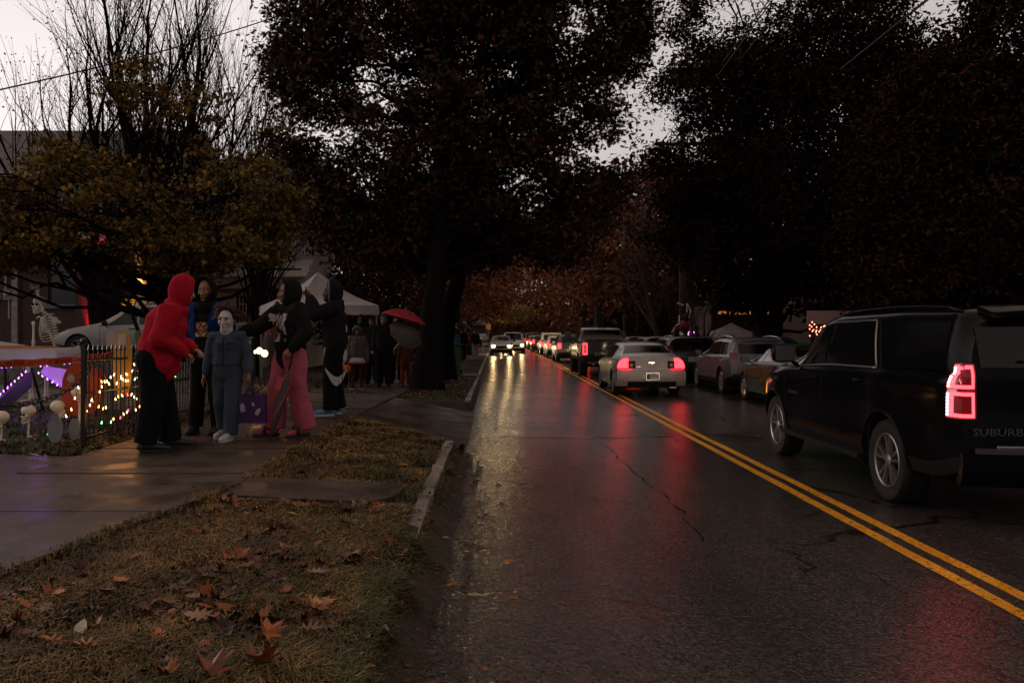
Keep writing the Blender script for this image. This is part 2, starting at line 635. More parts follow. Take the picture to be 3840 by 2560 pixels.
tag(g.build('ground', M_SOIL, smooth=True), 'dark leaf strewn soil and lawn on both sides of the road', 'ground', kind='structure')

def sheet(name, x0, x1, y0, y1, dz, m, label, cat, nx_=6, ny_=8, zf=None, thick=.08):
    b = MB()
    zf = zf or (lambda x, y: tz(x, y))
    top = lambda a, c: Vector((x0 + (x1 - x0) * a, y0 + (y1 - y0) * c, zf(x0 + (x1 - x0) * a, y0 + (y1 - y0) * c) + dz))
    b.slab(top, nx_, ny_, 0, thick)
    return tag(b.build(name, m, fixn=True), label, cat, kind='structure')

b = MB()
rx = [-.62, -.5, -.4, -.3, -.15, 0, .2, .45, .7, 1, 1.3, 1.6, 2.0, 2.6, 3, 8.1]
ry = [-6, -2] + [.5 * i for i in range(80)] + [45, 60, 100, 330]
b.add([(x, y, roadz(x, y)) for y in ry for x in rx], [(j * 16 + i, j * 16 + i + 1, (j + 1) * 16 + i + 1, (j + 1) * 16 + i) for j in range(len(ry) - 1) for i in range(15)])
tag(b.build('road', M_ROAD, smooth=True), 'wet dark asphalt road with cracks running to the trees', 'road', kind='structure')
# double yellow line, hand-wavering edges
for x0, lab in ((3.03, 'yellow centre line nearer the oncoming lane'), (3.24, 'yellow centre line nearer the black vehicle')):
    b = MB()
    N = 260
    yv = [0.5 * 1.0225 ** i if False else -2 + 320 * (i / N) ** 2.2 for i in range(N + 1)]
    wob = lambda y, k: .012 * mnoise.noise(Vector((x0 * 3 + k, y * .9, 0))) + .006 * mnoise.noise(Vector((x0 + k, y * 5, 3)))
    vs = []
    for y in yv:
        c = .02 * mnoise.noise(Vector((2.7, y * .12, 0)))
        vs += [(x0 + c + wob(y, 0), y, .004), (x0 + .105 + c + wob(y, 7), y, .004)]
    b.add(vs, [(2 * i, 2 * i + 1, 2 * i + 3, 2 * i + 2) for i in range(N)])
    tag(b.build('road_marking', M_YEL), lab, 'road marking', kind='structure')

# sidewalk in slabs with joints: one sheet of panels
b = MB()
y = 1.0
while y < 150:
    L = 1.52 if y < 60 else 6
    jz = random.uniform(-.004, .006)
    x0, x1 = -3.95, -1.95
    y1 = y + L - .012
    xe = lambda yy: -1.95 - .17 * max(0, 6.7 - yy)
    b.slab(lambda a, c: Vector((x0 + (xe(y + (y1 - y) * c) - x0) * a, y + (y1 - y) * c, tz(-3, y + (y1 - y) * c) + .035 + jz + .006 * (1 - c))), 1, 2, 0, .09)
    y += L
tag(b.build('sidewalk', M_WALK, fixn=True), 'wet concrete sidewalk the people stand on', 'sidewalk', kind='structure')

b = MB()
b.slab(lambda a, c: Vector((-1.945 + (1.225 - .20 * (1 - c) ** 5 - .05 * c ** 6) * a, 6.08 + .74 * c + .03 * a, tz(-1.9 + 1.1 * a, 6.4) + .052 + .004 * mnoise.noise(Vector((a * 3, c * 2, 0))))), 10, 12, 0, .13)
tag(b.build('crossing_path', M_WALK, smooth=30, fixn=True), 'short concrete slab with a rounded corner across the grass strip', 'path', kind='structure')
sheet('garden_path', -12, -3.955, 6.85, 8.1, .03, M_WALK, 'concrete path leading into the front garden', 'path', 8, 2)
b = MB()
def apf(a, c):
    t = a * 1.08
    y0_, y1_ = 11.93 - 1.95 * t, 16.47 - .3 * t
    y = y0_ + (y1_ - y0_) * c
    x = -1.945 + (kerbx(y) + 1.945) * t
    return Vector((x, y, max(roadz(x, y) + .004, tz(min(x, kerbx(y) - .002), y)) + .010))
b.slab(apf, 14, 14, 0, .05)
tag(b.build('driveway_apron', M_WALK, smooth=30, fixn=True), 'dark driveway apron flaring down to the road', 'driveway', kind='structure')
sheet('driveway', -14, -3.955, 12.6, 16.2, .03, M_WALK, 'driveway slab behind the sidewalk', 'driveway', 8, 3)
sheet('crossing_path', -1.945, -.66, 29.0, 30.2, .04, M_WALK, 'far concrete slab across the verge beyond the green bin', 'path', 5, 2)

# kerbs
def kerb(y0, y1, xf, zf_, label, rough_=.012, seg=.25, w_=.095):
    b = MB()
    n_ = max(2, int((y1 - y0) / seg))
    vs = []
    for i in range(n_ + 1):
        yy = y0 + (y1 - y0) * i / n_
        x1 = xf(yy) + .012
        e = rough_ * mnoise.noise(Vector((3, yy * 2.3, 0)))
        e2 = rough_ * .6 * mnoise.noise(Vector((9, yy * 3.1, 0)))
        z = zf_(yy) + rough_ * .7 * mnoise.noise(Vector((4, yy * 1.7, 0)))
        vs += [(x1 - w_ + e, yy, z - .2), (x1 - w_ + e, yy, z), (x1 + e2, yy, z), (x1 + .02 + e2, yy, z - .2)]
    b.add(vs, [(4 * i + k, 4 * i + k + 1, 4 * i + k + 5, 4 * i + k + 4) for i in range(n_) for k in range(3)] + [(0, 1, 2, 3), (4 * n_ + 3, 4 * n_ + 2, 4 * n_ + 1, 4 * n_)])
    return tag(b.build('kerb', M_KERB, fixn=True), label, 'kerb', kind='structure')
kerb(4.4, 9.85, kerbx, lambda y: zk(y) - .03 + .06 * min(1, max(0, (y - 4.6) / 1.6)), 'pale weathered kerb beside the grass, sinking into the soil in the foreground', .016, .10)
kerb(16.3, 29, kerbx, lambda y: zk(y) + .012, 'broken kerb in front of the big tree', .025)
kerb(30.3, 160, kerbx, lambda y: zk(y) + .012, 'far kerb running past the hydrant', .01, 1.5)
kerb(1, 200, lambda y: 8.25, lambda y: .13, 'kerb along the parked cars', .01, 2, .15)

# wooded rise closing the horizon
b = MB()
vs = []
for i in range(121):
    x = -420 + 7 * i
    h = 9.5 + 3 * mnoise.noise(Vector((x * .012, 3, 0))) + 1.6 * mnoise.noise(Vector((x * .09, 7, 0))) + .7 * mnoise.noise(Vector((x * .4, 1, 0)))
    vs += [(x, 236, -1), (x, 240, h * .8), (x, 250, h), (x, 330, -1)]
b.add(vs, [(4 * i + k, 4 * i + k + 1, 4 * i + k + 5, 4 * i + k + 4) for i in range(120) for k in range(3)])
tag(b.build('hills', mat('wooded_rise', (.014, .010, .007), .95, var=.5, vscale=.3, spec=.05)), 'low dark wooded rise closing the end of the street', 'hills', kind='structure')

# soil washed over the gutter edge
b = MB(); n_ = 150
vs = []
for i in range(n_ + 1):
    yy = 2.2 + 7.9 * i / n_
    e = .05 + .06 * mnoise.noise(Vector((0, yy * 2.1, 2))) + .03 * mnoise.noise(Vector((3, yy * 7, 2)))
    f_ = max(0, min(1, (5.2 - yy) / .9)) ; q_ = max(0, min(1, (10.0 - yy) / .5))
    zz_ = zk(yy)
    vs += [(kerbx(yy) - .17, yy, zz_ - .02 + .035 * f_), (kerbx(yy) - .02, yy, zz_ - .03 + .05 * f_), (kerbx(yy) + .05, yy, roadz(-.4, yy) + (zz_ - roadz(-.4, yy)) * .6 * q_ + .01), (kerbx(yy) + .11 + e * .3, yy, roadz(-.38, yy) + .03 * q_ + .004), (kerbx(yy) + .15 + e, yy, roadz(kerbx(yy) + .15 + e, yy) + .002)]
b.add(vs, [(5 * i + k, 5 * i + k + 1, 5 * i + k + 6, 5 * i + k + 5) for i in range(n_) for k in range(4)])
tag(b.build('gutter_soil', M_SOIL, smooth=True), 'dark soil and debris banked along the gutter', 'soil', kind='stuff')

def ribbon(pts_, w_, label, name='road_crack'):
    fine = []
    for a, q in zip(pts_, pts_[1:]):
        k = max(2, int((q - a).length / .022))
        for i in range(k):
            p = a.lerp(q, i / k); s_ = (q - a).normalized(); nn = Vector((-s_.y, s_.x, 0))
            fine.append(p + nn * (.06 * mnoise.noise(p * 1.7) + .03 * mnoise.noise(p * 7) + .018 * mnoise.noise(p * 24)))
    b = MB(); vs = []
    for i, p in enumerate(fine):
        d_ = (fine[min(len(fine) - 1, i + 1)] - fine[max(0, i - 1)]); nn = Vector((-d_.y, d_.x, 0)).normalized()
        ww = w_ * max(.15, .6 + 1.1 * mnoise.noise(p * 3.1))
        vs += [(p.x + nn.x * ww, p.y + nn.y * ww, roadz(p.x + nn.x * ww, p.y) + .003), (p.x - nn.x * ww, p.y - nn.y * ww, roadz(p.x - nn.x * ww, p.y) + .003)]
    b.add(vs, [(2 * i, 2 * i + 1, 2 * i + 3, 2 * i + 2) for i in range(len(fine) - 1)])
    tag(b.build(name, mat('crack_black', (.004, .0035, .003), .85, var=0, spec=.1)), label, 'crack', kind='structure')
rp = lambda *a: [Vector((G(x, y).x, G(x, y).y, 0)) for x, y in a]
ribbon(rp((1880, 1645), (2080, 1648), (2300, 1652), (2520, 1640)), .018, 'dark transverse joint across the lane')
ribbon(rp((1870, 1553), (2100, 1556), (2400, 1562)), .014, 'second transverse joint nearer the traffic')
ribbon(rp((2240, 1640), (2330, 1740), (2440, 1830), (2560, 1930), (2640, 2050)), .007, 'long wandering crack down the middle of the lane')
ribbon(rp((2480, 1445), (2700, 1570), (2860, 1660)), .010, 'joint between the two lanes ahead of the black suv')
ribbon(rp((2920, 2080), (3100, 2120), (3260, 2160), (3420, 2250)), .006, 'branched crack near the lower right of the road')

# manhole cover
mh = G(2762, 1646)
b = MB()
b.lathe([(0, .012), (.30, .012), (.31, .006), (.34, .006), (.36, .014), (.40, .014), (.41, .003), (.41, -.02), (0, -.02)], n=28)
for i in range(7):
    for j in range(7):
        x, y = (i - 3) * .08, (j - 3) * .08
        if x * x + y * y < .08: b.box(x - .025, x + .025, y - .025, y + .025, .0121, .017)
tag(b.build('manhole_cover', mat('cast_iron', (.03, .027, .025), .4, .6), loc=(mh.x, mh.y, 0.004)), 'round iron manhole cover in the lane beside the black vehicle', 'manhole')

# ---------------------------------------------------------------- grass and leaves
def blades(name, regions, m, label, hmin=.02, hmax=.055, cat='grass'):
    Vs, Fs = [], []
    o = 0
    for (x0, x1, y0, y1, n_) in regions:
        x = RNG.uniform(x0, x1, n_); y = RNG.uniform(y0, y1, n_)
        cl = np.array([mnoise.noise(Vector((a * 2.6, b_ * 2.6, 1.3))) for a, b_ in zip(x, y)])
        keep = (cl + RNG.uniform(-.4, .4, n_) > -.28) & np.array([wedge(a, q) is None or a < -1.95 for a, q in zip(x, y)]) & ~((y > 6.06) & (y < 6.84) & (x < -.74) & (x > -1.95)) & ((x > -1.95 - .17 * np.maximum(0, 6.7 - y) - .09 * RNG.uniform(0, 1, n_) ** 2) | (y > 6.75) | (x < -3.9))
        x, y, cl = x[keep], y[keep], cl[keep]
        z = np.array([tz(a, b_) for a, b_ in zip(x, y)]) + np.where(np.abs(x + 1.97 + .17 * np.maximum(0, 6.7 - y)) < .07, .022, 0)
        h = RNG.uniform(hmin, hmax, len(x)) * (1 + .6 * cl)
        a = RNG.uniform(0, 2 * np.pi, len(x)); lean = RNG.uniform(.3, 1.9, len(x)) * h
        wd = RNG.uniform(.0018, .0042, len(x)) * np.where(y > 8, 1.8, 1) 
        dx, dy = np.cos(a), np.sin(a)
        b0 = np.stack([x - dy * wd, y + dx * wd, z - .004], 1)
        b1 = np.stack([x + dy * wd, y - dx * wd, z - .004], 1)
        m0 = np.stack([x + dx * lean * .35 - dy * wd * .8, y + dy * lean * .35 + dx * wd * .8, z + h * .7], 1)
        m1 = np.stack([x + dx * lean * .35 + dy * wd * .8, y + dy * lean * .35 - dx * wd * .8, z + h * .7], 1)
        t = np.stack([x + dx * lean, y + dy * lean, z + h * RNG.uniform(.5, 1.0, len(x))], 1)
        V = np.stack([b0, b1, m1, m0, t], 1).reshape(-1, 3)
        i = np.arange(len(x))[:, None] * 5 + o
        F = np.concatenate([i + [[0, 1, 2]], i + [[0, 2, 3]], i + [[3, 2, 4]]], 0)
        Vs.append(V); Fs.append(F); o += len(V)
    ob = fast_mesh(name, np.concatenate(Vs), np.concatenate(Fs), m)
    return tag(ob, label, cat, kind='stuff')
M_GRASS = mat('dry_grass', (0, 0, 0), .6, spec=.3, island=[(.20, .10, .035), (.30, .17, .065), (.07, .06, .02), (.13, .08, .03), (.03, .04, .012), (.36, .22, .095), (.045, .045, .014), (.22, .12, .04)])
M_GREEN = mat('green_grass', (0, 0, 0), .5, spec=.3, island=[(.03, .055, .014), (.045, .075, .018), (.08, .07, .025), (.02, .04, .012), (.12, .08, .03)])
blades('grass', [(-1.95, -.6, 2.6, 6.1, 78000), (-2.75, -1.95, 2.6, 6.75, 38000), (-2.05, -.6, 6.82, 11.9, 46000)], M_GRASS, 'flattened straw coloured grass on the verge')
blades('grass', [(-1.2, -.57, 2.6, 6.1, 12000), (-.78, -.57, 6.0, 6.9, 1800), (-1.3, -.6, 6.8, 10.4, 9000), (-.56, -.33, 2.6, 5.2, 14000), (-.49, -.38, 5.2, 9.8, 6000), (-.66, -.50, 2.6, 4.7, 4500), (-1.95, -.62, 16.5, 29, 9000), (-1.95, -.66, 30.2, 50, 5000)], M_GREEN, 'short green grass and weeds along the kerb', .02, .055)
blades('grass', [(-.56, -.34, 2.6, 5.2, 8000), (-.49, -.37, 5.2, 9.8, 4000)], M_GRASS, 'brown dead grass hanging over the gutter bank', .02, .05)
blades('grass', [(-7.5, -4.0, 8.1, 12.5, 26000), (-10, -4.0, 16.3, 26, 14000), (8.3, 12, 12, 45, 8000)], M_GREEN, 'dark grass of the front gardens', .03, .08)

def leaf_tmpl(kind):
    if kind == 'maple':
        pr = [(0, -.5), (.10, -.22), (.42, -.34), (.30, -.10), (.60, .02), (.42, .12), (.52, .34), (.26, .26), (.16, .36), (0, .62)]
    elif kind == 'oak':
        pr = [(0, -.55), (.06, -.30), (.26, -.36), (.12, -.14), (.40, -.06), (.14, .08), (.36, .26), (.12, .28), (.14, .44), (0, .62)]
    elif kind == 'oval':
        pr = [(0, -.5), (.16, -.25), (.22, .05), (.13, .32), (0, .5)]
    else:
        pr = [(0, -.5), (.28, -.1), (0, .5)]
    full = pr + [(-x, y) for x, y in pr[-2:0:-1]]
    V = np.array([(0, 0, 0)] + [(x, y, 0) for x, y in full], float)
    n_ = len(full)
    F = np.array([(0, 1 + i, 1 + (i + 1) % n_) for i in range(n_)])
    V[:, 2] = (V[:, 0] ** 2) * .9 + (V[:, 1] ** 2) * .25
    return V, F
TM = {k: leaf_tmpl(k) for k in ('maple', 'oak', 'oval', 'small')}

def leaf_batch(pts, size, kind, up=None, tiltmax=math.pi, curl=1.0):
    """vertex and face arrays of leaves at pts (n,3)"""
    V, F = TM[kind]
    n_ = len(pts)
    s = RNG.uniform(*size, n_)[:, None, None]
    a = RNG.uniform(0, 2 * np.pi, n_); t = RNG.uniform(0, 1, n_) * tiltmax; r = RNG.uniform(0, 2 * np.pi, n_)
    ca, sa, ct, st, cr, sr = np.cos(a), np.sin(a), np.cos(t), np.sin(t), np.cos(r), np.sin(r)
    Z = np.zeros(n_); O = np.ones(n_)
    Rz = np.stack([np.stack([ca, -sa, Z], 1), np.stack([sa, ca, Z], 1), np.stack([Z, Z, O], 1)], 1)
    Rx = np.stack([np.stack([O, Z, Z], 1), np.stack([Z, ct, -st], 1), np.stack([Z, st, ct], 1)], 1)
    R2 = np.stack([np.stack([cr, -sr, Z], 1), np.stack([sr, cr, Z], 1), np.stack([Z, Z, O], 1)], 1)
    M = R2 @ Rx @ Rz
    VV = V[None] * np.array([1, 1, curl])
    VV = np.repeat(VV, n_, 0); VV[:, :, 2] *= RNG.uniform(-.8, 1.6, n_)[:, None]
    W_ = np.einsum('nij,nvj->nvi', M, VV * s) + pts[:, None, :]
    k = len(V)
    FF = (F[None] + (np.arange(n_) * k)[:, None, None]).reshape(-1, 3)
    return W_.reshape(-1, 3), FF

M_LEAF = mat('fallen_leaf', (0, 0, 0), .45, spec=.35, island=[(.22, .055, .014), (.06, .022, .012), (.14, .04, .012), (.42, .13, .022), (.045, .016, .010), (.09, .03, .018), (.04, .015, .009), (.25, .14, .08), (.05, .02, .012), (.14, .05, .02)])
pts = []
def scatter(x0, x1, y0, y1, n_, th=0.0, sc=1.5, dz=.025):
    for _ in range(n_):
        x, y = random.uniform(x0, x1), random.uniform(y0, y1)
        if mnoise.noise(Vector((x * sc, y * sc, 5))) + random.uniform(-.25, .25) < th: continue
        z = tz(x, y) if (x < kerbx(y) + .12 or x > 8.1) else roadz(x, y)
        pts.append((x, y, z + random.uniform(.004, dz)))
scatter(-2.2, -.6, 3.0, 4.6, 380, 0, dz=.05)
scatter(-1.5, -.75, 3.6, 4.7, 330, -.15, dz=.06)
scatter(-1.9, -.6, 4.4, 5.2, 60, .1, dz=.04)
scatter(-1.95, -.6, 4.7, 6.05, 230, .0, dz=.04)
scatter(-1.9, -.8, 5.75, 6.08, 110, -.3, dz=.05)
scatter(-1.95, -.6, 6.9, 10.5, 320, 0, dz=.04)
scatter(-1.9, -.7, 16.6, 28, 900, -.1, dz=.04)
scatter(-4.6, -3.95, 8.1, 12.5, 420, -.3, dz=.05)
scatter(-8, -4.3, 8.1, 12.6, 700, 0, dz=.04)
scatter(-12, -4, 16.2, 30, 1800, -.1, dz=.05)
scatter(-3.95, -2, 16, 34, 160, .1, dz=.045)
scatter(-1.9, -.7, 30, 55, 500, -.1, dz=.05)
scatter(-3.9, -2, 3.5, 12, 26, 0, dz=.045)
scatter(8.3, 12, 16, 50, 700, -.1, dz=.05)
pts = np.array(pts)
lawn = pts; pts = []
scatter(-.36, .1, 3.2, 18, 150, .0, dz=.005)
scatter(-.4, 3, 4, 16, 12, -.3, dz=.005)
scatter(-.42, .3, 18, 40, 120, .0, dz=.005)
Vg, Fg = leaf_batch(np.array(pts), (.05, .10), 'oak', tiltmax=.06, curl=.35)
pts = []
scatter(-2.3, -.5, 3.0, 6.7, 1500, -.15, dz=.045)
scatter(-1.9, -.65, 6.9, 10.5, 500, -.1, dz=.045)
scatter(-.36, -.1, 3.0, 12, 160, -.1, dz=.004)
scatter(-.55, -.34, 3.0, 10, 420, -.2, dz=.05)
Vo, Fo = leaf_batch(np.array(pts), (.018, .055), 'oval', tiltmax=.7, curl=2)
Fo = Fo + len(Vg); Vg = np.concatenate([Vg, Vo]); Fg = np.concatenate([Fg, Fo])
pts = lawn
sel = RNG.uniform(0, 1, len(pts))
Va, Fa = leaf_batch(pts[sel < .55], (.05, .12), 'oak', tiltmax=.55, curl=1.4)
Vb, Fb = leaf_batch(pts[sel >= .55], (.04, .09), 'maple', tiltmax=.6, curl=1.4)
tag(fast_mesh('leaf_litter', np.concatenate([Va, Vb, Vg]), np.concatenate([Fa, Fb + len(Va), Fg + len(Va) + len(Vb)]), M_LEAF), 'fallen brown and orange leaves strewn over grass and gutter', 'leaf litter', kind='stuff')

def one_leaf(px, py, size, kind, col, label, rz, tilt=.2, lift=.03):
    V, F = TM[kind]
    p = G(px, py, lift)
    b = MB()
    size *= .8
    v2 = [(x * size, y * size, (z * 1.6 + .12 * abs(x)) * size) for x, y, z in V]
    b.add(v2 + [(x, y, z - .0015) for x, y, z in v2], [tuple(f) for f in F] + [tuple(len(V) + i for i in f[::-1]) for f in F])
    b.tube([(0, -.5 * size, .03 * size), (.02 * size, -.72 * size, .06 * size), (.05 * size, -.9 * size, .03 * size)], .0018, 4)
    o = b.build('fallen_leaf', mat('leaf_' + col[0], col[1], .4, var=.3, vscale=40), loc=p)
    o.rotation_euler = (tilt, tilt * .5, rz)
    tag(o, label, 'leaf', 'large fallen leaves on the grass')
PALE, ORG, RUS, DRK, CRM, YLW = ('tan', (.52, .27, .09)), ('orange', (.40, .13, .025)), ('russet', (.20, .055, .025)), ('dark', (.07, .022, .015)), ('cream', (.50, .42, .33)), ('yellow', (.55, .50, .10))
one_leaf(1187, 2275, .125, 'maple', PALE, 'bright tan maple leaf standing out on the grass near the road', .5, .5)
one_leaf(300, 2130, .15, 'oak', DRK, 'dark brown oak leaf standing upright beside the sidewalk', .1, 1.0, .06)
one_leaf(200, 2408, .12, 'oak', ORG, 'orange oak leaf in the bottom left corner of the grass', 1.3)
one_leaf(300, 2360, .13, 'oval', CRM, 'pale grey curled leaf beside the orange one at bottom left', .2, .5)
one_leaf(330, 2420, .13, 'oak', PALE, 'amber oak leaf overlapping the pale curled leaf', 2.0)
one_leaf(880, 1885, .16, 'oak', RUS, 'large russet oak leaf leaning on the concrete slab edge', .6, .6, .05)
one_leaf(620, 1965, .10, 'oak', ORG, 'small amber oak leaf on the grass edge below the sidewalk', 1.9)
one_leaf(770, 2275, .11, 'oval', ORG, 'long orange leaf lying alone in the middle of the grass', 1.4)
one_leaf(1000, 2370, .13, 'maple', ORG, 'deep orange leaf standing over the foreground leaf pile', .7, .7, .06)
one_leaf(980, 2480, .17, 'maple', RUS, 'big red brown maple leaf in the foreground leaf pile', 2.6, .4, .05)
one_leaf(780, 2520, .17, 'maple', RUS, 'red brown maple leaf at the bottom edge of the photo', 1.0, .4, .04)
one_leaf(630, 2490, .10, 'oval', CRM, 'white curled leaf left of the foreground leaf pile', 2.4, .7)
one_leaf(590, 2390, .12, 'oak', ORG, 'orange oak leaf left of the leaf pile', .3)
one_leaf(1090, 2055, .09, 'oval', CRM, 'cream withered leaf on the grass below the concrete slab', 1.2)
one_leaf(970, 1905, .08, 'oval', PALE, 'small gold leaf left of the pair against the slab', 1.0)
one_leaf(1095, 1925, .09, 'oval', YLW, 'small yellowish leaf below the slab edge', 1.5)
one_leaf(1330, 1575, .11, 'oval', YLW, 'pale yellow leaf at the corner of the grass by the driveway', 1.5, .1, .05)
one_leaf(1440, 2350, .09, 'oval', CRM, 'whitish leaf at the grass edge near the gutter', .9, .5)
one_leaf(130, 1708, .17, 'oval', CRM, 'large curled pale leaf lying on the garden path edge', 1.6, .2, .05)
one_leaf(1385, 2010, .09, 'oak', RUS, 'russet oak leaf lying on the buried kerb', .8)
# ================================================================== VEHICLES
def paint(name, col, rough=.28, metal=.0, coat=.6):
    return mat('paint_' + name, col, rough, metal, var=.10, vscale=3, bump=.25, bscale=220, coat=coat * .6, spec=.35)
M_GLASS = mat('tinted_glass', (.006, .006, .007), .07, var=0, bump=.04, bscale=90, spec=.45)
M_TRIM = mat('black_plastic', (.008, .008, .008), .6, var=.2, spec=.25)
M_WELL = mat('wheel_well', (.004, .004, .004), .9, var=0)
M_TYRE = mat('tyre_rubber', (.012, .012, .012), .7, var=.2, bump=.3, bscale=60)
M_ALLOY = mat('alloy', (.42, .41, .40), .28, .9, var=.1)
M_CHROME = mat('chrome', (.6, .6, .6), .15, 1.0, var=0)
M_TAILON = mat('lit_tail_lamp', (.3, .01, .01), .3, var=0, emit=(1, .022, .030), estr=7.5)
M_TAILRIM = mat('lit_tail_rim', (.3, .01, .01), .3, var=0, emit=(1, .01, .03), estr=2.2)
M_TAILOFF = mat('unlit_tail_lamp', (.18, .006, .008), .15, var=.3, vscale=30, coat=1)
M_HEADON = mat('lit_headlamp', (.5, .4, .3), .3, var=0, emit=(1, .64, .25), estr=120)
M_HEADOFF = mat('headlamp_glass', (.25, .25, .25), .1, var=.2, coat=1)
M_DIM = mat('clear_lamp', (.25, .2, .18), .15, var=.5, vscale=60, coat=1)
M_AMBER = mat('amber_lamp', (.5, .15, .01), .2, var=0, emit=(1, .32, .02), estr=1.5)
M_PLATE = mat('plate_white', (.62, .60, .55), .45, var=.1)
M_PLATEB = mat('plate_blue', (.03, .05, .16), .45, var=.1)
M_INK = mat('plate_ink', (.02, .02, .025), .5, var=0)

def smooth_curve(pts, L, sig=.07):
    s = np.linspace(0, L, 301)
    v = np.interp(s, [p[0] for p in pts], [p[1] for p in pts])
    k = np.exp(-.5 * (np.arange(-40, 41) * (L / 300) / sig) ** 2); k /= k.sum()
    v = np.convolve(np.pad(v, 40, mode='edge'), k, 'valid')
    return lambda q: float(np.interp(q, s, v))

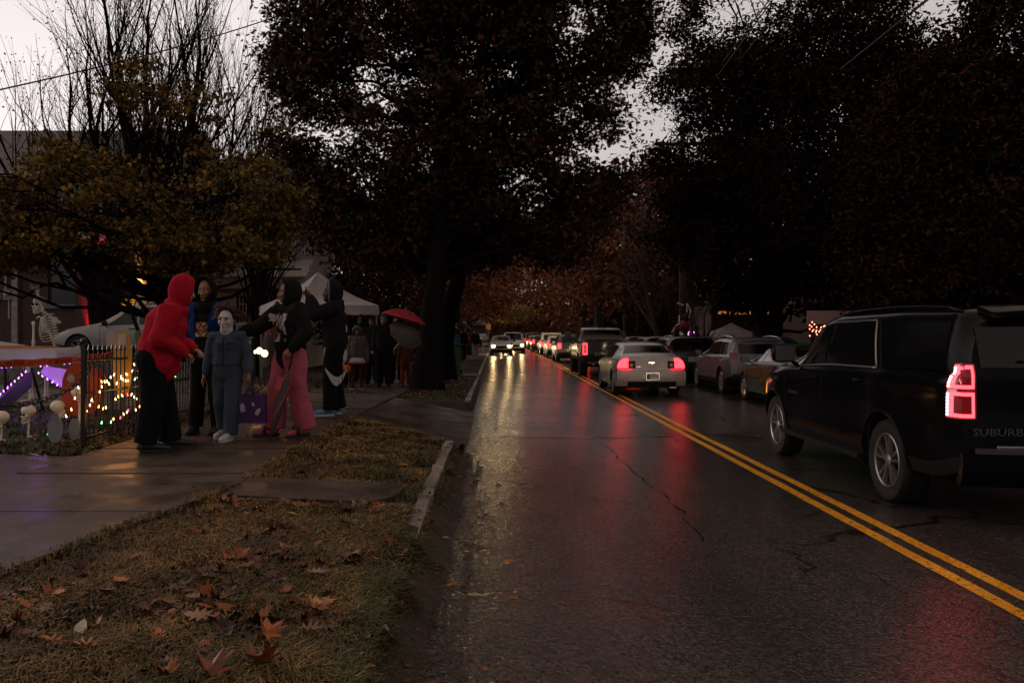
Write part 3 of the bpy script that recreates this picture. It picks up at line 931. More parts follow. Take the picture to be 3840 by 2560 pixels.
class Car:
    def __init__(c, L, W, zb, top, belt, roofw, rake_r, rake_f, r, axles, crown_r=.10, crown_f=.14, sig=.07, flare=0.02):
        c.L, c.W, c.zb, c.roofw, c.r, c.axles, c.flare = L, W, zb, roofw, r, axles, flare
        c.top = smooth_curve(top, L, sig); c.belt = smooth_curve(belt, L, .15)
        c.rr = lambda z: float(np.interp(z, [p[0] for p in rake_r], [p[1] for p in rake_r]))
        c.rf = lambda z: float(np.interp(z, [p[0] for p in rake_f], [p[1] for p in rake_f]))
        c.cr, c.cf = crown_r, crown_f
        c.plan = smooth_curve([(0, .90), (.2, .965), (.7, 1), (L - 1.1, 1), (L - .45, .965), (L - .12, .90), (L, .86)], L, .09)
    def keys(c, s):
        w_ = c.W / 2 * c.plan(s)
        for ax in c.axles:
            w_ += c.flare * math.exp(-((s - ax) / .42) ** 2)
        zb = c.zb + .10 * math.exp(-(s / .35) ** 2) + .06 * math.exp(-((c.L - s) / .35) ** 2)
        be, to = c.belt(s), c.top(s)
        to = max(to, zb + .35)
        be = min(be, to - .03)
        g_ = max(0, min(1, (to - be) / .30))
        g_ = g_ * g_ * (3 - 2 * g_)
        wt = (w_ * .93) * (1 - g_) + (c.W / 2 * c.roofw) * min(1, c.plan(s) + .02) * g_
        zm = zb + (be - zb) * .55
        return [(0, zb), (w_ * .80, zb), (w_ * .95, zb + .05), (w_ * .992, zb + .18), (w_ * 1.0, zm), (w_ * .995, zm + (be - zm) * .5),
                (w_ * .985, be - .07), (w_ * .962, be - .015), (w_ * .93, be + .012),
                (w_ * .93 * .5 + wt * .5 + .012 * g_, be * .5 + .5 * (to - .09 * g_ - .006)), (wt, to - .09 * g_ - .006), (wt - .035, to - .04 * g_ - .003), (wt - .10, to - .012 * g_),
                (wt * .5, to + .006), (0, to + .014)]
    def yshift(c, x, z, s):
        a = max(0, 1 - s / .55); a = a * a * (3 - 2 * a)
        b_ = max(0, 1 - (c.L - s) / .7); b_ = b_ * b_ * (3 - 2 * b_)
        q = (abs(x) / (c.W / 2)) ** 2
        return a * (c.rr(z) + c.cr * q) - b_ * (c.rf(z) + c.cf * q)
    def pt(c, s, x, z):
        return Vector((x, s - c.L / 2 + c.yshift(x, z, s), z))
    def side(c, s, z, sd):
        k = c.keys(s)[1:13]
        zz = [q[1] for q in k]
        x = float(np.interp(z, zz, [q[0] for q in k]))
        return c.pt(s, sd * x, z)
    def topx(c, s, f):
        """f -1..1 across the roof / hood / glass"""
        k = c.keys(s)
        xe = [k[14], k[13], k[12], k[11], k[10]]
        X = f * (k[10][0])
        z = float(np.interp(abs(X), [q[0] for q in xe], [q[1] for q in xe]))
        return c.pt(s, X, z)
    def rear(c, x, z):
        return Vector((x, -c.L / 2 + c.rr(z) + c.cr * (abs(x) / (c.W / 2)) ** 2, z))
    def front(c, x, z):
        return Vector((x, c.L / 2 - c.rf(z) - c.cf * (abs(x) / (c.W / 2)) ** 2, z))
    def body(c, parent, mpaint, plasticrows=2, bed=None):
        ss = sorted(set([0, .02, .06, .12, .2, .3, .45, .6] + [c.L - q for q in (0, .02, .06, .12, .2, .3, .45, .6)] + list(np.linspace(.6, c.L - .6, 44))))
        nk = 15
        vs, fs, mi = [], [], []
        rings = []
        for s in ss:
            k = c.keys(s)
            ring = [c.pt(s, x, z) for x, z in k] + [c.pt(s, -x, z) for x, z in k[-2:0:-1]]
            rings.append(ring)
        nr = len(rings[0])
        b = MB()
        V = [p for r_ in rings for p in r_]
        F = []
        for i in range(len(ss) - 1):
            for j in range(nr):
                F.append((i * nr + j, i * nr + (j + 1) % nr, (i + 1) * nr + (j + 1) % nr, (i + 1) * nr + j))
        b.add(V, F)
        for i, f_ in enumerate(F):
            j = i % nr
            if j <= plasticrows or j >= nr - 1 - plasticrows: b.m[i] = 1
        # caps share the ring vertices
        for end in (0, len(ss) - 1):
            base = end * nr
            NC = 10
            rows = []
            k = c.keys(ss[end])
            for q in range(nk):
                if q in (0, nk - 1):
                    rows.append([base + q] )
                    continue
                x, z = k[q]
                row = [base + q]
                for t in range(1, NC):
                    xx = x * (1 - 2 * t / NC)
                    b.v.append(tuple(c.rear(xx, z) if end == 0 else c.front(xx, z)))
                    row.append(len(b.v) - 1)
                row.append(base + nr - q)
                rows.append(row)
            for q in range(nk - 1):
                r0, r1 = rows[q], rows[q + 1]
                for t in range(NC):
                    if len(r0) == 1: f_ = (r0[0], r1[t], r1[t + 1])
                    elif len(r1) == 1: f_ = (r0[t], r0[t + 1], r1[0])
                    else: f_ = (r0[t], r0[t + 1], r1[t + 1], r1[t])
                    b.f.append(f_); b.m.append(1 if q <= plasticrows else 0)
        o = b.build('body', [mpaint, M_TRIM, M_WELL], parent, smooth=True, fixn=True)
        # wheel wells (and truck bed) cut out
        cut = MB()
        cut.mi = 2
        for ax in c.axles:
            y = ax - c.L / 2
            for sd in (-1, 1):
                x0, x1 = sd * (c.W / 2 - .30), sd * (c.W / 2 + .15)
                n_ = 28
                R_ = c.r * 1.13 + .015
                poly = [(y + R_ * math.cos(t * 2 * math.pi / n_), c.r + R_ * math.sin(t * 2 * math.pi / n_)) for t in range(n_)]
                cut.prism(poly, 0, min(x0, x1), max(x0, x1))
        if bed:
            cut.box(-bed[0], bed[0], bed[1] - c.L / 2, bed[2] - c.L / 2, bed[3], bed[3] + 1.5)
        co = cut.build('cut', [mpaint, M_TRIM, M_WELL], parent, fixn=True)
        md = o.modifiers.new('b', 'BOOLEAN'); md.operation = 'DIFFERENCE'; md.object = co; md.solver = 'EXACT'
        eval_mods(o)
        bpy.data.objects.remove(co)
        o.data.polygons.foreach_set('use_smooth', [True] * len(o.data.polygons))
        try: o.data.set_sharp_from_angle(angle=R(38))
        except Exception: pass
        return o
    def window(c, parent, sd, sb0, sb1, st0, st1, zlo=.03, zhi=.115, name='window', m=None, off=.007, n_=10):
        def fn(a, b_):
            lo_s = sb0 + (sb1 - sb0) * a; hi_s = st0 + (st1 - st0) * a
            s = lo_s + (hi_s - lo_s) * b_
            z0 = c.belt(s) + zlo; z1 = max(z0 + .004, c.top(s) - zhi)
            # corner heights measured at the local station
            z = z0 + (z1 - z0) * b_
            return c.side(s, z, sd)
        b = MB()
        if sd > 0: b.slab(lambda a, q: fn(a, q), n_, 5, -off, -.02) 
        else: b.slab(lambda a, q: fn(a, q), n_, 5, off, .02)
        return b.build(name, m or M_GLASS, parent, smooth=35, fixn=True)
    def topglass(c, parent, s0, s1, f=.86, name='windshield', off=.007):
        b = MB()
        b.slab(lambda a, q: c.topx(s0 + (s1 - s0) * q, -f + 2 * f * a), 10, 8, off, .02)
        return b.build(name, M_GLASS, parent, smooth=35, fixn=True)
    def patch(c, parent, end, x0, x1, z0, z1, m, name, off=.01, th=.03, inset=0.0, skew=0.0, n_=6):
        """plate-like piece on the rear or front face"""
        f = c.rear if end == 'rear' else c.front
        b = MB()
        def fn(a, q):
            x = x0 + (x1 - x0) * a + inset * (1 if x0 + x1 > 0 else -1) * q
            z = z0 + (z1 - z0) * q + skew * a
            return f(x, z)
        sg = 1 if end == 'rear' else -1
        b.slab(fn, n_, 4, off * sg, th * sg)
        return b.build(name, m, parent, smooth=30, fixn=True)
    def wheels(c, parent, spokes=5, style='split', rim=M_ALLOY):
        for ax in c.axles:
            for sd in (-1, 1):
                y = ax - c.L / 2
                T = c.r; w2 = .115 * (T / .34)
                xc = sd * (c.W / 2 - w2 - .015)
                b = MB()
                prof = [(T * .66, -w2 * .85), (T * .80, -w2), (T * .93, -w2 * .98), (T * .985, -w2 * .8), (T, -w2 * .5), (T, w2 * .5), (T * .985, w2 * .8), (T * .93, w2 * .98), (T * .80, w2), (T * .66, w2 * .85)]
                b.lathe(prof, 0, 36)
                # tread ribs
                for k in range(3):
                    xx = (-.45 + .45 * k) * w2
                    b.lathe([(T * .99, xx - .01), (T + .004, xx - .01), (T + .004, xx + .01), (T * .99, xx + .01)], 0, 36)
                o = b.build('wheel', M_TYRE, parent, smooth=35, loc=(xc, y, T))
                r_ = MB()
                f_ = sd * w2
                r_.lathe([(T * .66, -w2 * .8 * sd), (T * .665, f_ * .88), (T * .64, f_ * .93), (T * .60, f_ * .86), (T * .58, f_ * .2), (T * .05, f_ * .1), (.001, f_ * .1)], 0, 36)
                hub = f_ * .80
                r_.lathe([(T * .17, f_ * .3), (T * .16, hub), (T * .10, hub + .012 * sd), (.001, hub + .014 * sd)], 0, 20)
                for k in range(spokes):
                    a = 2 * math.pi * (k + .25) / spokes
                    offs = (-.11, .11) if style == 'split' else (0,)
                    for of in offs:
                        a1, a2 = a + of * 1.2, a + of * 1.9
                        wd = T * (.055 if style == 'split' else .10)
                        p0 = Vector((0, math.cos(a1), math.sin(a1))) * T * .12
                        p1 = Vector((0, math.cos(a2), math.sin(a2))) * T * .615
                        d = (p1 - p0).normalized(); q = Vector((0, -d.z, d.y))
                        xa, xb = hub, f_ * .86
                        vs = []
                        for p, xx, ww in ((p0, xa, wd * .9), (p1, xb, wd * (1.25 if style != 'split' else .9))):
                            vs += [p + q * ww + Vector((xx - .035 * sd, 0, 0)), p - q * ww + Vector((xx - .035 * sd, 0, 0)), p - q * ww * .7 + Vector((xx, 0, 0)), p + q * ww * .7 + Vector((xx, 0, 0))]
                        r_.add(vs, [(0, 1, 5, 4), (1, 2, 6, 5), (2, 3, 7, 6), (3, 0, 4, 7), (0, 3, 2, 1), (4, 5, 6, 7)])
                rm = r_.build('rim', rim, o, smooth=35, fixn=True)
                dk = MB().lathe([(T * .575, f_ * .22), (.001, f_ * .22)], 0, 24)
                dk.build('brake_disc', M_WELL, o)
    def mirror(c, parent, s, z, mcol, size=(.24, .18, .12)):
        for sd in (-1, 1):
            p = c.side(s, c.belt(s) - .01, sd)
            b = MB()
            q = Vector((p.x + sd * (.06 + size[0] / 2), p.y - .02, z))
            b.ball(q, size[0] / 2, size[2] / 2, size[1] / 2, 14, 8, fn=lambda v: Vector([math.copysign(abs(t) ** .55, t) for t in v]))
            b.tube([p + Vector((0, 0, .02)), q - Vector((sd * size[0] * .3, 0, size[1] * .3))], .025, 6)
            o = b.build('mirror', mcol, parent, smooth=50, fixn=True)
            g_ = MB()
            g_.obox(q + Vector((0, -size[2] * .5, 0)), size[0] * .8, .006, size[1] * .78)
            g_.build('mirror_glass', M_MIRR, o)
    def seams(c, parent, ss_):
        b = MB()
        for s in ss_:
            for sd in (-1, 1):
                z0, z1 = c.zb + .12, c.belt(s) + .0
                b.slab(lambda a, q: c.side(s + .008 * a, z0 + (z1 - z0) * q, sd), 1, 10, .0015 * (-sd), .004 * (-sd))
        return b.build('door_seam', M_WELL, parent)
    def handles(c, parent, hs_, m, dz=.10):
        for s in hs_:
            for sd in (-1, 1):
                p = c.side(s, c.belt(s) - dz, sd)
                b = MB()
                b.tube([p + Vector((sd * .004, -.09, 0)), p + Vector((sd * .032, -.06, 0)), p + Vector((sd * .032, .06, 0)), p + Vector((sd * .004, .09, 0))], .012, 6)
                b.build('door_handle', m, parent, smooth=True)
M_MIRR = mat('mirror_glass', (.12, .12, .13), .35, .5, var=0)

def plate(c, parent, end, z, txt=None, w_=.305, h_=.152, x=0):
    p = (c.rear if end == 'rear' else c.front)(x, z)
    sg = -1 if end == 'rear' else 1
    b = MB().box(x - w_ / 2, x + w_ / 2, p.y + sg * .03 - .004, p.y + sg * .03 + .004, z - h_ / 2, z + h_ / 2)
    o = b.build('license_plate', M_PLATE, parent)
    fb = MB()
    for (a0, a1, c0, c1) in ((-.175, .175, .078, .098), (-.175, .175, -.098, -.078), (-.175, -.154, -.078, .078), (.154, .175, -.078, .078)):
        fb.box(x + a0, x + a1, p.y + sg * .045 - .008, p.y + sg * .045 + .02, z + c0, z + c1)
    fb.build('plate_frame', M_CHROME, o)
    if txt:
        nb = MB().box(x - w_ / 2 + .004, x - w_ / 2 + .085, p.y + sg * .0358, p.y + sg * .0368, z - .07, z + .055)
        nb.build('plate_band', M_PLATEB, o)
        text_mesh('plate_number', txt, .105, M_INK, o, frame((x + .045, p.y + sg * .037, z - .004), (1, 0, 0) if end == 'rear' else (-1, 0, 0), (0, sg, 0)), .001, 0, .62)
        text_mesh('plate_text', 'INDIANA', .028, M_INK, o, frame((x + .02, p.y + sg * .037, z + .06), (1, 0, 0), (0, sg, 0)), .001)
    return o

def roof_rails(c, parent, s0, s1, m, fx=.86, h=.05):
    for sd in (-1, 1):
        b = MB()
        pts_ = [c.topx(s0 + (s1 - s0) * t, sd * fx) + Vector((0, 0, h * (math.sin(math.pi * t) ** .25 if 0 < t < 1 else 0))) for t in np.linspace(0, 1, 12)]
        b.tube(pts_, .018, 6)
        b.build('roof_rail', m, parent, smooth=True)

def headlight_pair(c, parent, energy, col=(1, .74, .42), face=1, size=70, down=7, z=.65):
    """the beams of the car's own headlamps"""
    for sd in (-1, 1):
        y = c.L / 2 * face + .06 * face
        spot('headlamp_beam', parent, (sd * c.W * .36, c.L / 2 - .05, z), (R(90 - down), 0, 0), energy, col, size, .7, .08)

SEDAN_TOP = [(0, 1.075), (.45, 1.11), (.62, 1.12), (1.25, 1.37), (1.6, 1.43), (2.2, 1.455), (2.6, 1.44), (2.95, 1.36), (3.65, 1.04), (4.3, .93), (4.7, .80), (4.85, .66)]

def suv_spec(L, W, H, r, zb=.22, ax=(.9, None), belt=1.0, nose=.9):
    a0 = ax[0]; a1 = ax[1] or L - .9
    hood = belt + .03
    top = [(0, H - .10), (.12, H - .05), (.6, H - .02), (1.4, H), (L - 2.75, H - .02), (L - 2.35, H - .07), (L - 1.45, hood + .06), (L - 1.1, hood), (L - .4, nose), (L - .1, nose - .1), (L, nose - .22)]
    return Car(L, W, zb, top, [(0, belt + .06), (L * .5, belt + .02), (L - 1.3, belt - .04), (L, nose - .15)], .80,
               [(.2, .10), (.45, 0), (.75, 0), (belt, .04), (H, .30)], [(.2, .10), (.5, 0), (.7, .03), (1.2, .22)], r, (a0, a1))

def basic_suv(name, label, group, loc, rz, col, spec=(4.6, 1.85, 1.68, .36), lit='tail', beam=0, roofr=True, tail=None, cat='car', seams=True, headon=False, spokes=5, belt=1.0, platetxt=None):
    L, W_, H, r = spec
    c = suv_spec(L, W_, H, r, belt=belt)
    root = empty(name, loc, rz, label, cat, group)
    c.body(root, col)
    for sd in (-1, 1):
        c.window(root, sd, L - 2.05, L - 1.72 - .9 + .9 - .0, L - 2.35, L - 2.3) if False else None
        c.window(root, sd, L - 2.62, L - 1.50, L - 2.62, L - 2.28)
        c.window(root, sd, L - 3.52, L - 2.70, L - 3.45, L - 2.70)
        c.window(root, sd, .50, L - 3.62, .62, L - 3.56)
    c.topglass(root, L - 1.42, L - 2.34, .84, 'windshield')
    c.patch(root, 'rear', -W_ * .33, W_ * .33, belt + .10, H - .17, M_GLASS, 'rear_window', .008, .03, n_=10)
    b = MB(); b.slab(lambda a, q: c.topx(.16 - .22 * q, -.8 + 1.6 * a) + Vector((0, 0, .004 + .01 * q)), 8, 2, .012, .03)
    b.build('spoiler', col, root, fixn=True)
    tz0, tz1 = tail or (belt - .22, belt + .06)
    for sd in (-1, 1):
        m_ = M_TAILON if lit == 'tail' else M_TAILOFF
        x0, x1 = sorted((sd * W_ * .36, sd * W_ * .455))
        t_ = c.patch(root, 'rear', x0 - .02, x1 + .02 if sd > 0 else x1 + .02, tz0 - .03, tz1 + .03, M_TAILRIM if lit == 'tail' else M_TAILOFF, 'tail_light', .012, .04)
        c.patch(t_, 'rear', x0, x1, tz0, tz1, m_, 'lamp', .02, .03)
    c.patch(root, 'rear', -W_ * .44, W_ * .44, .34, .56, M_TRIM, 'rear_bumper', .035, .06, n_=10)
    plate(c, root, 'rear', .78, platetxt)
    # front
    c.patch(root, 'front', -W_ * .22, W_ * .22, .52, .72, M_TRIM, 'grille', .012, .03, n_=8)
    c.patch(root, 'front', -W_ * .34, W_ * .34, .27, .42, M_TRIM, 'lower_grille', .012, .03, n_=8)
    for sd in (-1, 1):
        x0, x1 = sorted((sd * W_ * .27, sd * W_ * .42))
        hl = c.patch(root, 'front', x0, x1, .62, .78, M_HEADOFF, 'headlight', .015, .03)
        if headon:
            p = c.front((x0 + x1) / 2, .70)
            MB().ball(p + Vector((0, .03, 0)), .125, .03, .085, 12, 8).build('bulb', M_HEADON, hl, smooth=True)
    c.mirror(root, L - 1.72, belt + .09, M_TRIM if col is not None else col, (.20, .15, .12))
    if seams: c.seams(root, (L - 1.55, L - 2.66, L - 3.58))
    c.handles(root, (L - 2.5, L - 3.42), M_TRIM)
    if roofr: roof_rails(c, root, .5, L - 2.5, M_CHROME if roofr == 2 else M_TRIM)
    c.wheels(root, spokes, 'split')
    if beam: headlight_pair(c, root, beam)
    return root, c

def sedan(name, label, group, loc, rz, col, L=4.85, W_=1.80, H=1.40, r=.335, lit='tail', beam=0, detail=True, cat='car', hatch=False, wb=2.85):
    k = L / 4.85
    top = [(s * k, z * H / 1.455) for s, z in SEDAN_TOP]
    if hatch:
        top = [(0, .98), (.15, 1.02), (.75, 1.30), (1.3, 1.43), (1.9, H), (2.3 * k, H), (2.75 * k, 1.33), (3.45 * k, 1.04), (4.2 * k, .90), (4.7 * k, .78), (L, .66)]
    c = Car(L, W_, .19, top, [(0, .99), (1.5, .98), (3.2, .93), (L, .78)], .71, [(.2, .10), (.42, 0), (.62, 0), (.72, .05), (.95, .06), (1.05, .08)], [(.2, .08), (.45, 0), (.62, .03), (.9, .2)], r, (1.05 * k, 1.05 * k + wb), crown_r=.14, crown_f=.2)
    root = empty(name, loc, rz, label, cat, group)
    c.body(root, col, 1)
    f = L / 4.85
    for sd in (-1, 1):
        c.window(root, sd, 2.42 * f, 3.55 * f, 2.42 * f, 2.86 * f, zlo=.02, zhi=.085)
        c.window(root, sd, 1.42 * f, 2.36 * f, 1.55 * f, 2.36 * f, zlo=.02, zhi=.085)
        if hatch: c.window(root, sd, .95 * f, 1.37 * f, 1.25 * f, 1.48 * f, zlo=.02, zhi=.085)
        # bright strip round the glass
        b = MB()
        b.tube([c.side(s, c.belt(s) + .012, sd) + Vector((sd * .006, 0, 0)) for s in np.linspace(1.1 * f, 3.6 * f, 14)], .008, 5)
        b.tube([c.side(s, max(c.belt(s) + .02, c.top(s) - .075), sd) + Vector((sd * .006, 0, 0)) for s in np.linspace(1.1 * f, 3.6 * f, 22)], .008, 5)
        b.build('window_trim', M_CHROME, root, smooth=True)
    c.topglass(root, 3.55 * f, 2.98 * f, .86, 'windshield')
    c.topglass(root, (.75 if not hatch else .25) * f, (1.42 if not hatch else 1.1) * f, .86, 'rear_window')
    c.patch(root, 'front', -W_ * .25, W_ * .25, .50, .64, M_TRIM, 'grille', .012, .03, n_=8)
    for sd in (-1, 1):
        x0, x1 = sorted((sd * W_ * .28, sd * W_ * .43))
        hl = c.patch(root, 'front', x0, x1, .56, .72, M_HEADOFF, 'headlight', .015, .03)
    c.mirror(root, 3.38 * f, 1.02, M_TRIM, (.20, .13, .12))
    c.seams(root, (3.5 * f, 2.39 * f, 1.42 * f))
    c.handles(root, (2.6 * f, 1.62 * f), col, .10)
    c.wheels(root, 7 if hatch else 9, 'single')
    if beam: headlight_pair(c, root, beam)
    return root, c

LANE = 4.03     # centre of the queue
# ---- black full-size SUV, nearest
c = Car(5.68, 2.03, .34, [(0, 1.76), (.10, 1.83), (.5, 1.87), (1.6, 1.895), (3.1, 1.88), (3.45, 1.83), (4.25, 1.31), (4.45, 1.26), (5.2, 1.19), (5.5, 1.12), (5.68, .95)],
        [(0, 1.30), (3.0, 1.27), (4.3, 1.20), (5.68, 1.05)], .80, [(.3, .12), (.5, 0), (.75, 0), (.85, .05), (1.3, .06), (1.9, .24)],
        [(.3, .1), (.55, 0), (.9, .03), (1.3, .2)], .405, (1.42, 4.72), crown_r=.12, crown_f=.2, sig=.06, flare=.03)
SB = mat('black_lacquer', (.004, .004, .005), .14, var=.1, bump=.04, bscale=60, spec=.08, coat=.03)
root = empty('parked_suv', (3.80 + 1.015, 7.02 + 2.84, 0), 0, 'large black suv with lit red tail lamps in the right foreground', 'suv')
root.name = 'black_suv'
c.body(root, SB, 2)
for sd in (-1, 1):
    c.window(root, sd, 3.10, 4.22, 3.10, 3.46, zlo=.03, zhi=.12, n_=16)
    c.window(root, sd, 1.72, 3.02, 2.02, 3.02, zlo=.03, zhi=.12, n_=14)
    c.window(root, sd, .42, 1.55, .50, 1.80, zlo=.03, zhi=.12, n_=14)
    # bright frame along the sill, up the slanted pillar and along the header of the two doors
    b = MB()
    lo = lambda s: c.side(s, c.belt(s) + .018, sd) + Vector((sd * .010, 0, 0))
    hi = lambda s: c.side(s, max(c.belt(s) + .03, c.top(s) - .105), sd) + Vector((sd * .010, 0, 0))
    b.tube([lo(s) for s in np.linspace(1.66, 4.25, 20)], .013, 6)
    b.tube([hi(s) for s in np.linspace(1.98, 4.27, 34)], .011, 6)
    b.tube([lo(1.66).lerp(hi(1.98), t) + Vector((sd * .012 * math.sin(math.pi * t), 0, 0)) for t in (0, .25, .5, .75, 1)], .014, 6)
    b.build('window_trim', mat('dull_chrome', (.30, .29, .28), .3, .9, var=.2), root, smooth=True)
    b = MB()
    b.slab(lambda a, q: c.side(3.02 + .06 * a, c.belt(3.05) + .03 + (c.top(3.05) - .12 - c.belt(3.05) - .03) * q, sd), 1, 4, .010 * (-sd), .01 * (-sd))
    b.build('door_pillar', M_TRIM, root)
    # running board, arch lips, side moulding
    b = MB(); b.box(sd * .86, sd * 1.07, -.94, 1.40, .36, .41); b.box(sd * .86, sd * 1.0, -.9, 1.36, .33, .3595)
    b.build('running_board', M_TRIM, root, fixn=True)
    b = MB(); b.slab(lambda a, q: c.side(1.95 + 2.15 * a, .60 + .035 * q, sd), 12, 1, .010 * (-sd), .02 * (-sd))
    b.build('side_moulding', SB, root, fixn=True)
    for ax in c.axles:
        b = MB()
        pp = []
        for t in np.linspace(R(-12), R(192), 26):
            y_, z_ = math.cos(t) * .485, .405 + math.sin(t) * .485
            pp.append(c.side(ax + y_, max(z_, .36), sd) + Vector((sd * .006, 0, 0)))
        b.tube(pp, .016, 6); b.build('arch_trim', SB, root, smooth=True)
c.topglass(root, 4.20, 3.50, .86, 'windshield')
c.patch(root, 'rear', -.78, .78, 1.36, 1.70, M_GLASS, 'rear_window', .010, .03, n_=14)
sp = MB(); sp.slab(lambda a, q: c.topx(.22 - .30 * q, -.84 + 1.68 * a) + Vector((0, -.05 * q, .015 + .008 * q)), 10, 3, .012, .05)
spo = sp.build('spoiler', SB, root, fixn=True)
MB().box(-.22, .22, -2.79, -2.77, 1.745, 1.765).build('brake_light', M_TAILOFF, spo)
# tail lamps: two stacked lit rings, wrapping the corner
for sd in (-1, 1):
    def corner(u, z):
        """u 0 at the rear face inner edge .. 1 round on the flank"""
        if u < .62:
            x = .825 + (.925 - .825) * u / .62
            return c.rear(sd * x, z) + Vector((0, 0, 0))
        t = (u - .62) / .38
        s = .03 + .17 * t
        return c.side(s, z, sd) 
    hs_ = MB(); hs_.slab(lambda a, q: corner(a, .93 + .46 * q), 12, 8, .012 * sd, .03 * sd)
    hous = hs_.build('tail_light', M_TAILOFF, root, smooth=40, fixn=True)
    for (z0, z1) in ((.945, 1.155), (1.185, 1.375)):
        ring = MB()
        def strip(u0, u1, v0, v1, off_=.022):
            ring.slab(lambda a, q: corner(u0 + (u1 - u0) * a, v0 + (v1 - v0) * q), 6, 4, off_ * sd, .014 * sd)
        strip(.10, .98, z0, z0 + .030); strip(.10, .98, z1 - .030, z1); strip(.10, .22, z0 + .0302, z1 - .0302); strip(.76, .98, z0 + .0302, z1 - .0302)
        ring.build('lamp', M_TAILON2 if 'M_TAILON2' in globals() else mat('suv_lamp', (.3, .01, .01), .3, var=0, emit=(1, .038, .05), estr=6), hous, fixn=True)
        rm = MB(); rm.slab(lambda a, q: corner(.22 + .54 * a, z0 + .030 + (z1 - z0 - .060) * q), 6, 4, .018 * sd, .01 * sd)
        rm.build('lens', mat('suv_lens', (.06, .004, .006), .1, var=.3, emit=(1, .01, .03), estr=.10), hous)
        for k in range(7):   # individual diodes
            zz = z0 + .02 + (z1 - z0 - .04) * k / 6
            p = corner(.90, zz)
            MB().ball(p + Vector((sd * .028, 0, 0)), .010, .014, .012, 8, 6).build('diode', mat('diode', (1, .4, .4), .3, var=0, emit=(1, .25, .28), estr=9), hous)
    point('tail_lamp_glow', hous, (sd * 1.18, -2.95, 1.16), .8, (1, .03, .05), .08)
c.patch(root, 'rear', -.97, .97, .42, .66, SB, 'rear_bumper', .07, .09, n_=14)
c.patch(root, 'rear', -.86, .86, .662, .70, mat('bumper_top', (.05, .05, .052), .5), 'bumper_step', .08, .08, n_=14)
c.patch(root, 'rear', -.70, .70, .705, .722, M_CHROME, 'tailgate_trim', .01, .02, n_=12)
plate(c, root, 'rear', .98, None)
M_BADGE = mat('badge_grey', (.10, .10, .10), .4, .5)
p = c.rear(-.60, .83)
text_mesh('lettering', 'SUBURBAN', .085, M_BADGE, root, frame((-.60, p.y - .022, .83), (1, -.02, 0), (0, -1, 0)), .004, 0, 1.35)
for sd in (-1, 1):
    p = c.side(4.0, .98, sd)
    text_mesh('lettering', 'SUBURBAN', .05, M_BADGE, root, frame((p.x + sd * .008, p.y, .90), (0, -sd * -1 if sd < 0 else 1, 0) if False else ((0, -1, 0) if sd < 0 else (0, 1, 0)), (sd, 0, 0)), .003, 0, 1.3)
c.patch(root, 'front', -.6, .6, .70, .98, M_CHROME, 'grille', .012, .03, n_=8)
for sd in (-1, 1):
    x0, x1 = sorted((sd * .64, sd * .88))
    h = c.patch(root, 'front', x0, x1, .78, .98, M_HEADOFF, 'headlight', .012, .03)
    b = MB(); b.slab(lambda a, q: c.side(5.42 + .10 * a, .80 + .16 * q, sd), 2, 2, .008 * (-sd), .02 * (-sd)); b.build('side_marker', M_AMBER, root, fixn=True)
c.mirror(root, 3.92, 1.40, SB, (.29, .24, .17))
c.seams(root, (4.28, 3.05, 1.72))
c.handles(root, (3.25, 2.02), SB, .12)
roof_rails(c, root, .45, 3.0, SB, .93, .045)
# wet sheen blades: rear wiper and antenna fin
MB().tube([c.rear(-.05, 1.37) + Vector((0, -.03, 0)), c.rear(-.5, 1.42) + Vector((0, -.03, 0))], .008, 5).build('wiper', M_TRIM, root)
MB().add([(-.03, -2.1, 1.90), (.03, -2.1, 1.90), (.03, -2.32, 1.90), (-.03, -2.32, 1.90), (-.006, -2.26, 1.97), (.006, -2.26, 1.97)], [(0, 1, 2, 3), (0, 4, 5, 1), (2, 5, 4, 3), (1, 5, 2), (0, 3, 4)]).build('antenna_fin', SB, root)
c.wheels(root, 5, 'split', mat('suv_alloy', (.34, .33, .32), .32, .85))
headlight_pair(c, root, 110, (1, .72, .42), z=.85, down=5, size=44)

# ---- silver sedan
SS = paint('silver', (.36, .34, .33), .30, .35)
root, c = sedan('silver_sedan', 'silver sedan with round headlights behind glass rear lamps glowing red, ahead of the black suv', 'traffic', (4.03, 22.25 + 2.42, 0), 0, SS)
root['label'] = 'silver sedan with both brake lamps lit, first car ahead of the black suv'
root['group'] = 'cars queuing in the right lane'
for sd in (-1, 1):
    b = MB()
    def lampfn(x0, x1, z0, z1, zt):
        def f(a, q):
            x = x0 + (x1 - x0) * a
            top_ = z1 + (zt - z1) * math.sqrt(max(0, 1 - a ** 2.2))
            z = z0 + (top_ - z0) * q
            return c.rear(sd * x, z) + Vector((0, 0, 0))
        return f
    b.slab(lampfn(.42, .875, .735, .80, .93), 8, 4, .016 * sd, .04 * sd)
    hous = b.build('tail_light', M_TRIM, root, smooth=40, fixn=True)
    b = MB(); b.slab(lampfn(.60, .872, .745, .80, 1.0), 6, 4, .028 * sd, .03 * sd); b.build('lamp', M_TAILON, hous, smooth=40, fixn=True)
    b = MB(); b.slab(lampfn(.50, .865, .70, .733, .733), 6, 2, .020 * sd, .03 * sd); b.build('lamp_rim', M_TAILRIM, hous, smooth=40, fixn=True)
    p = c.rear(sd * .52, .82)
    MB().lathe([(.055, .0), (.055, -.02), (.03, -.03), (.001, -.032)], 1, 16, (p.x, p.y - .02, p.z)).build('reversing_lamp', M_DIM, hous)
    b = MB(); b.slab(lambda a, q: c.side(.28 + .03 * a, .72 + .04 * q, sd), 1, 1, -.01 * sd, -.01 * sd); b.build('side_marker', M_TAILON, root, fixn=True)
    point('tail_lamp_glow', hous, (sd * .74, -2.62, .82), .8, (1, .04, .04), .08)
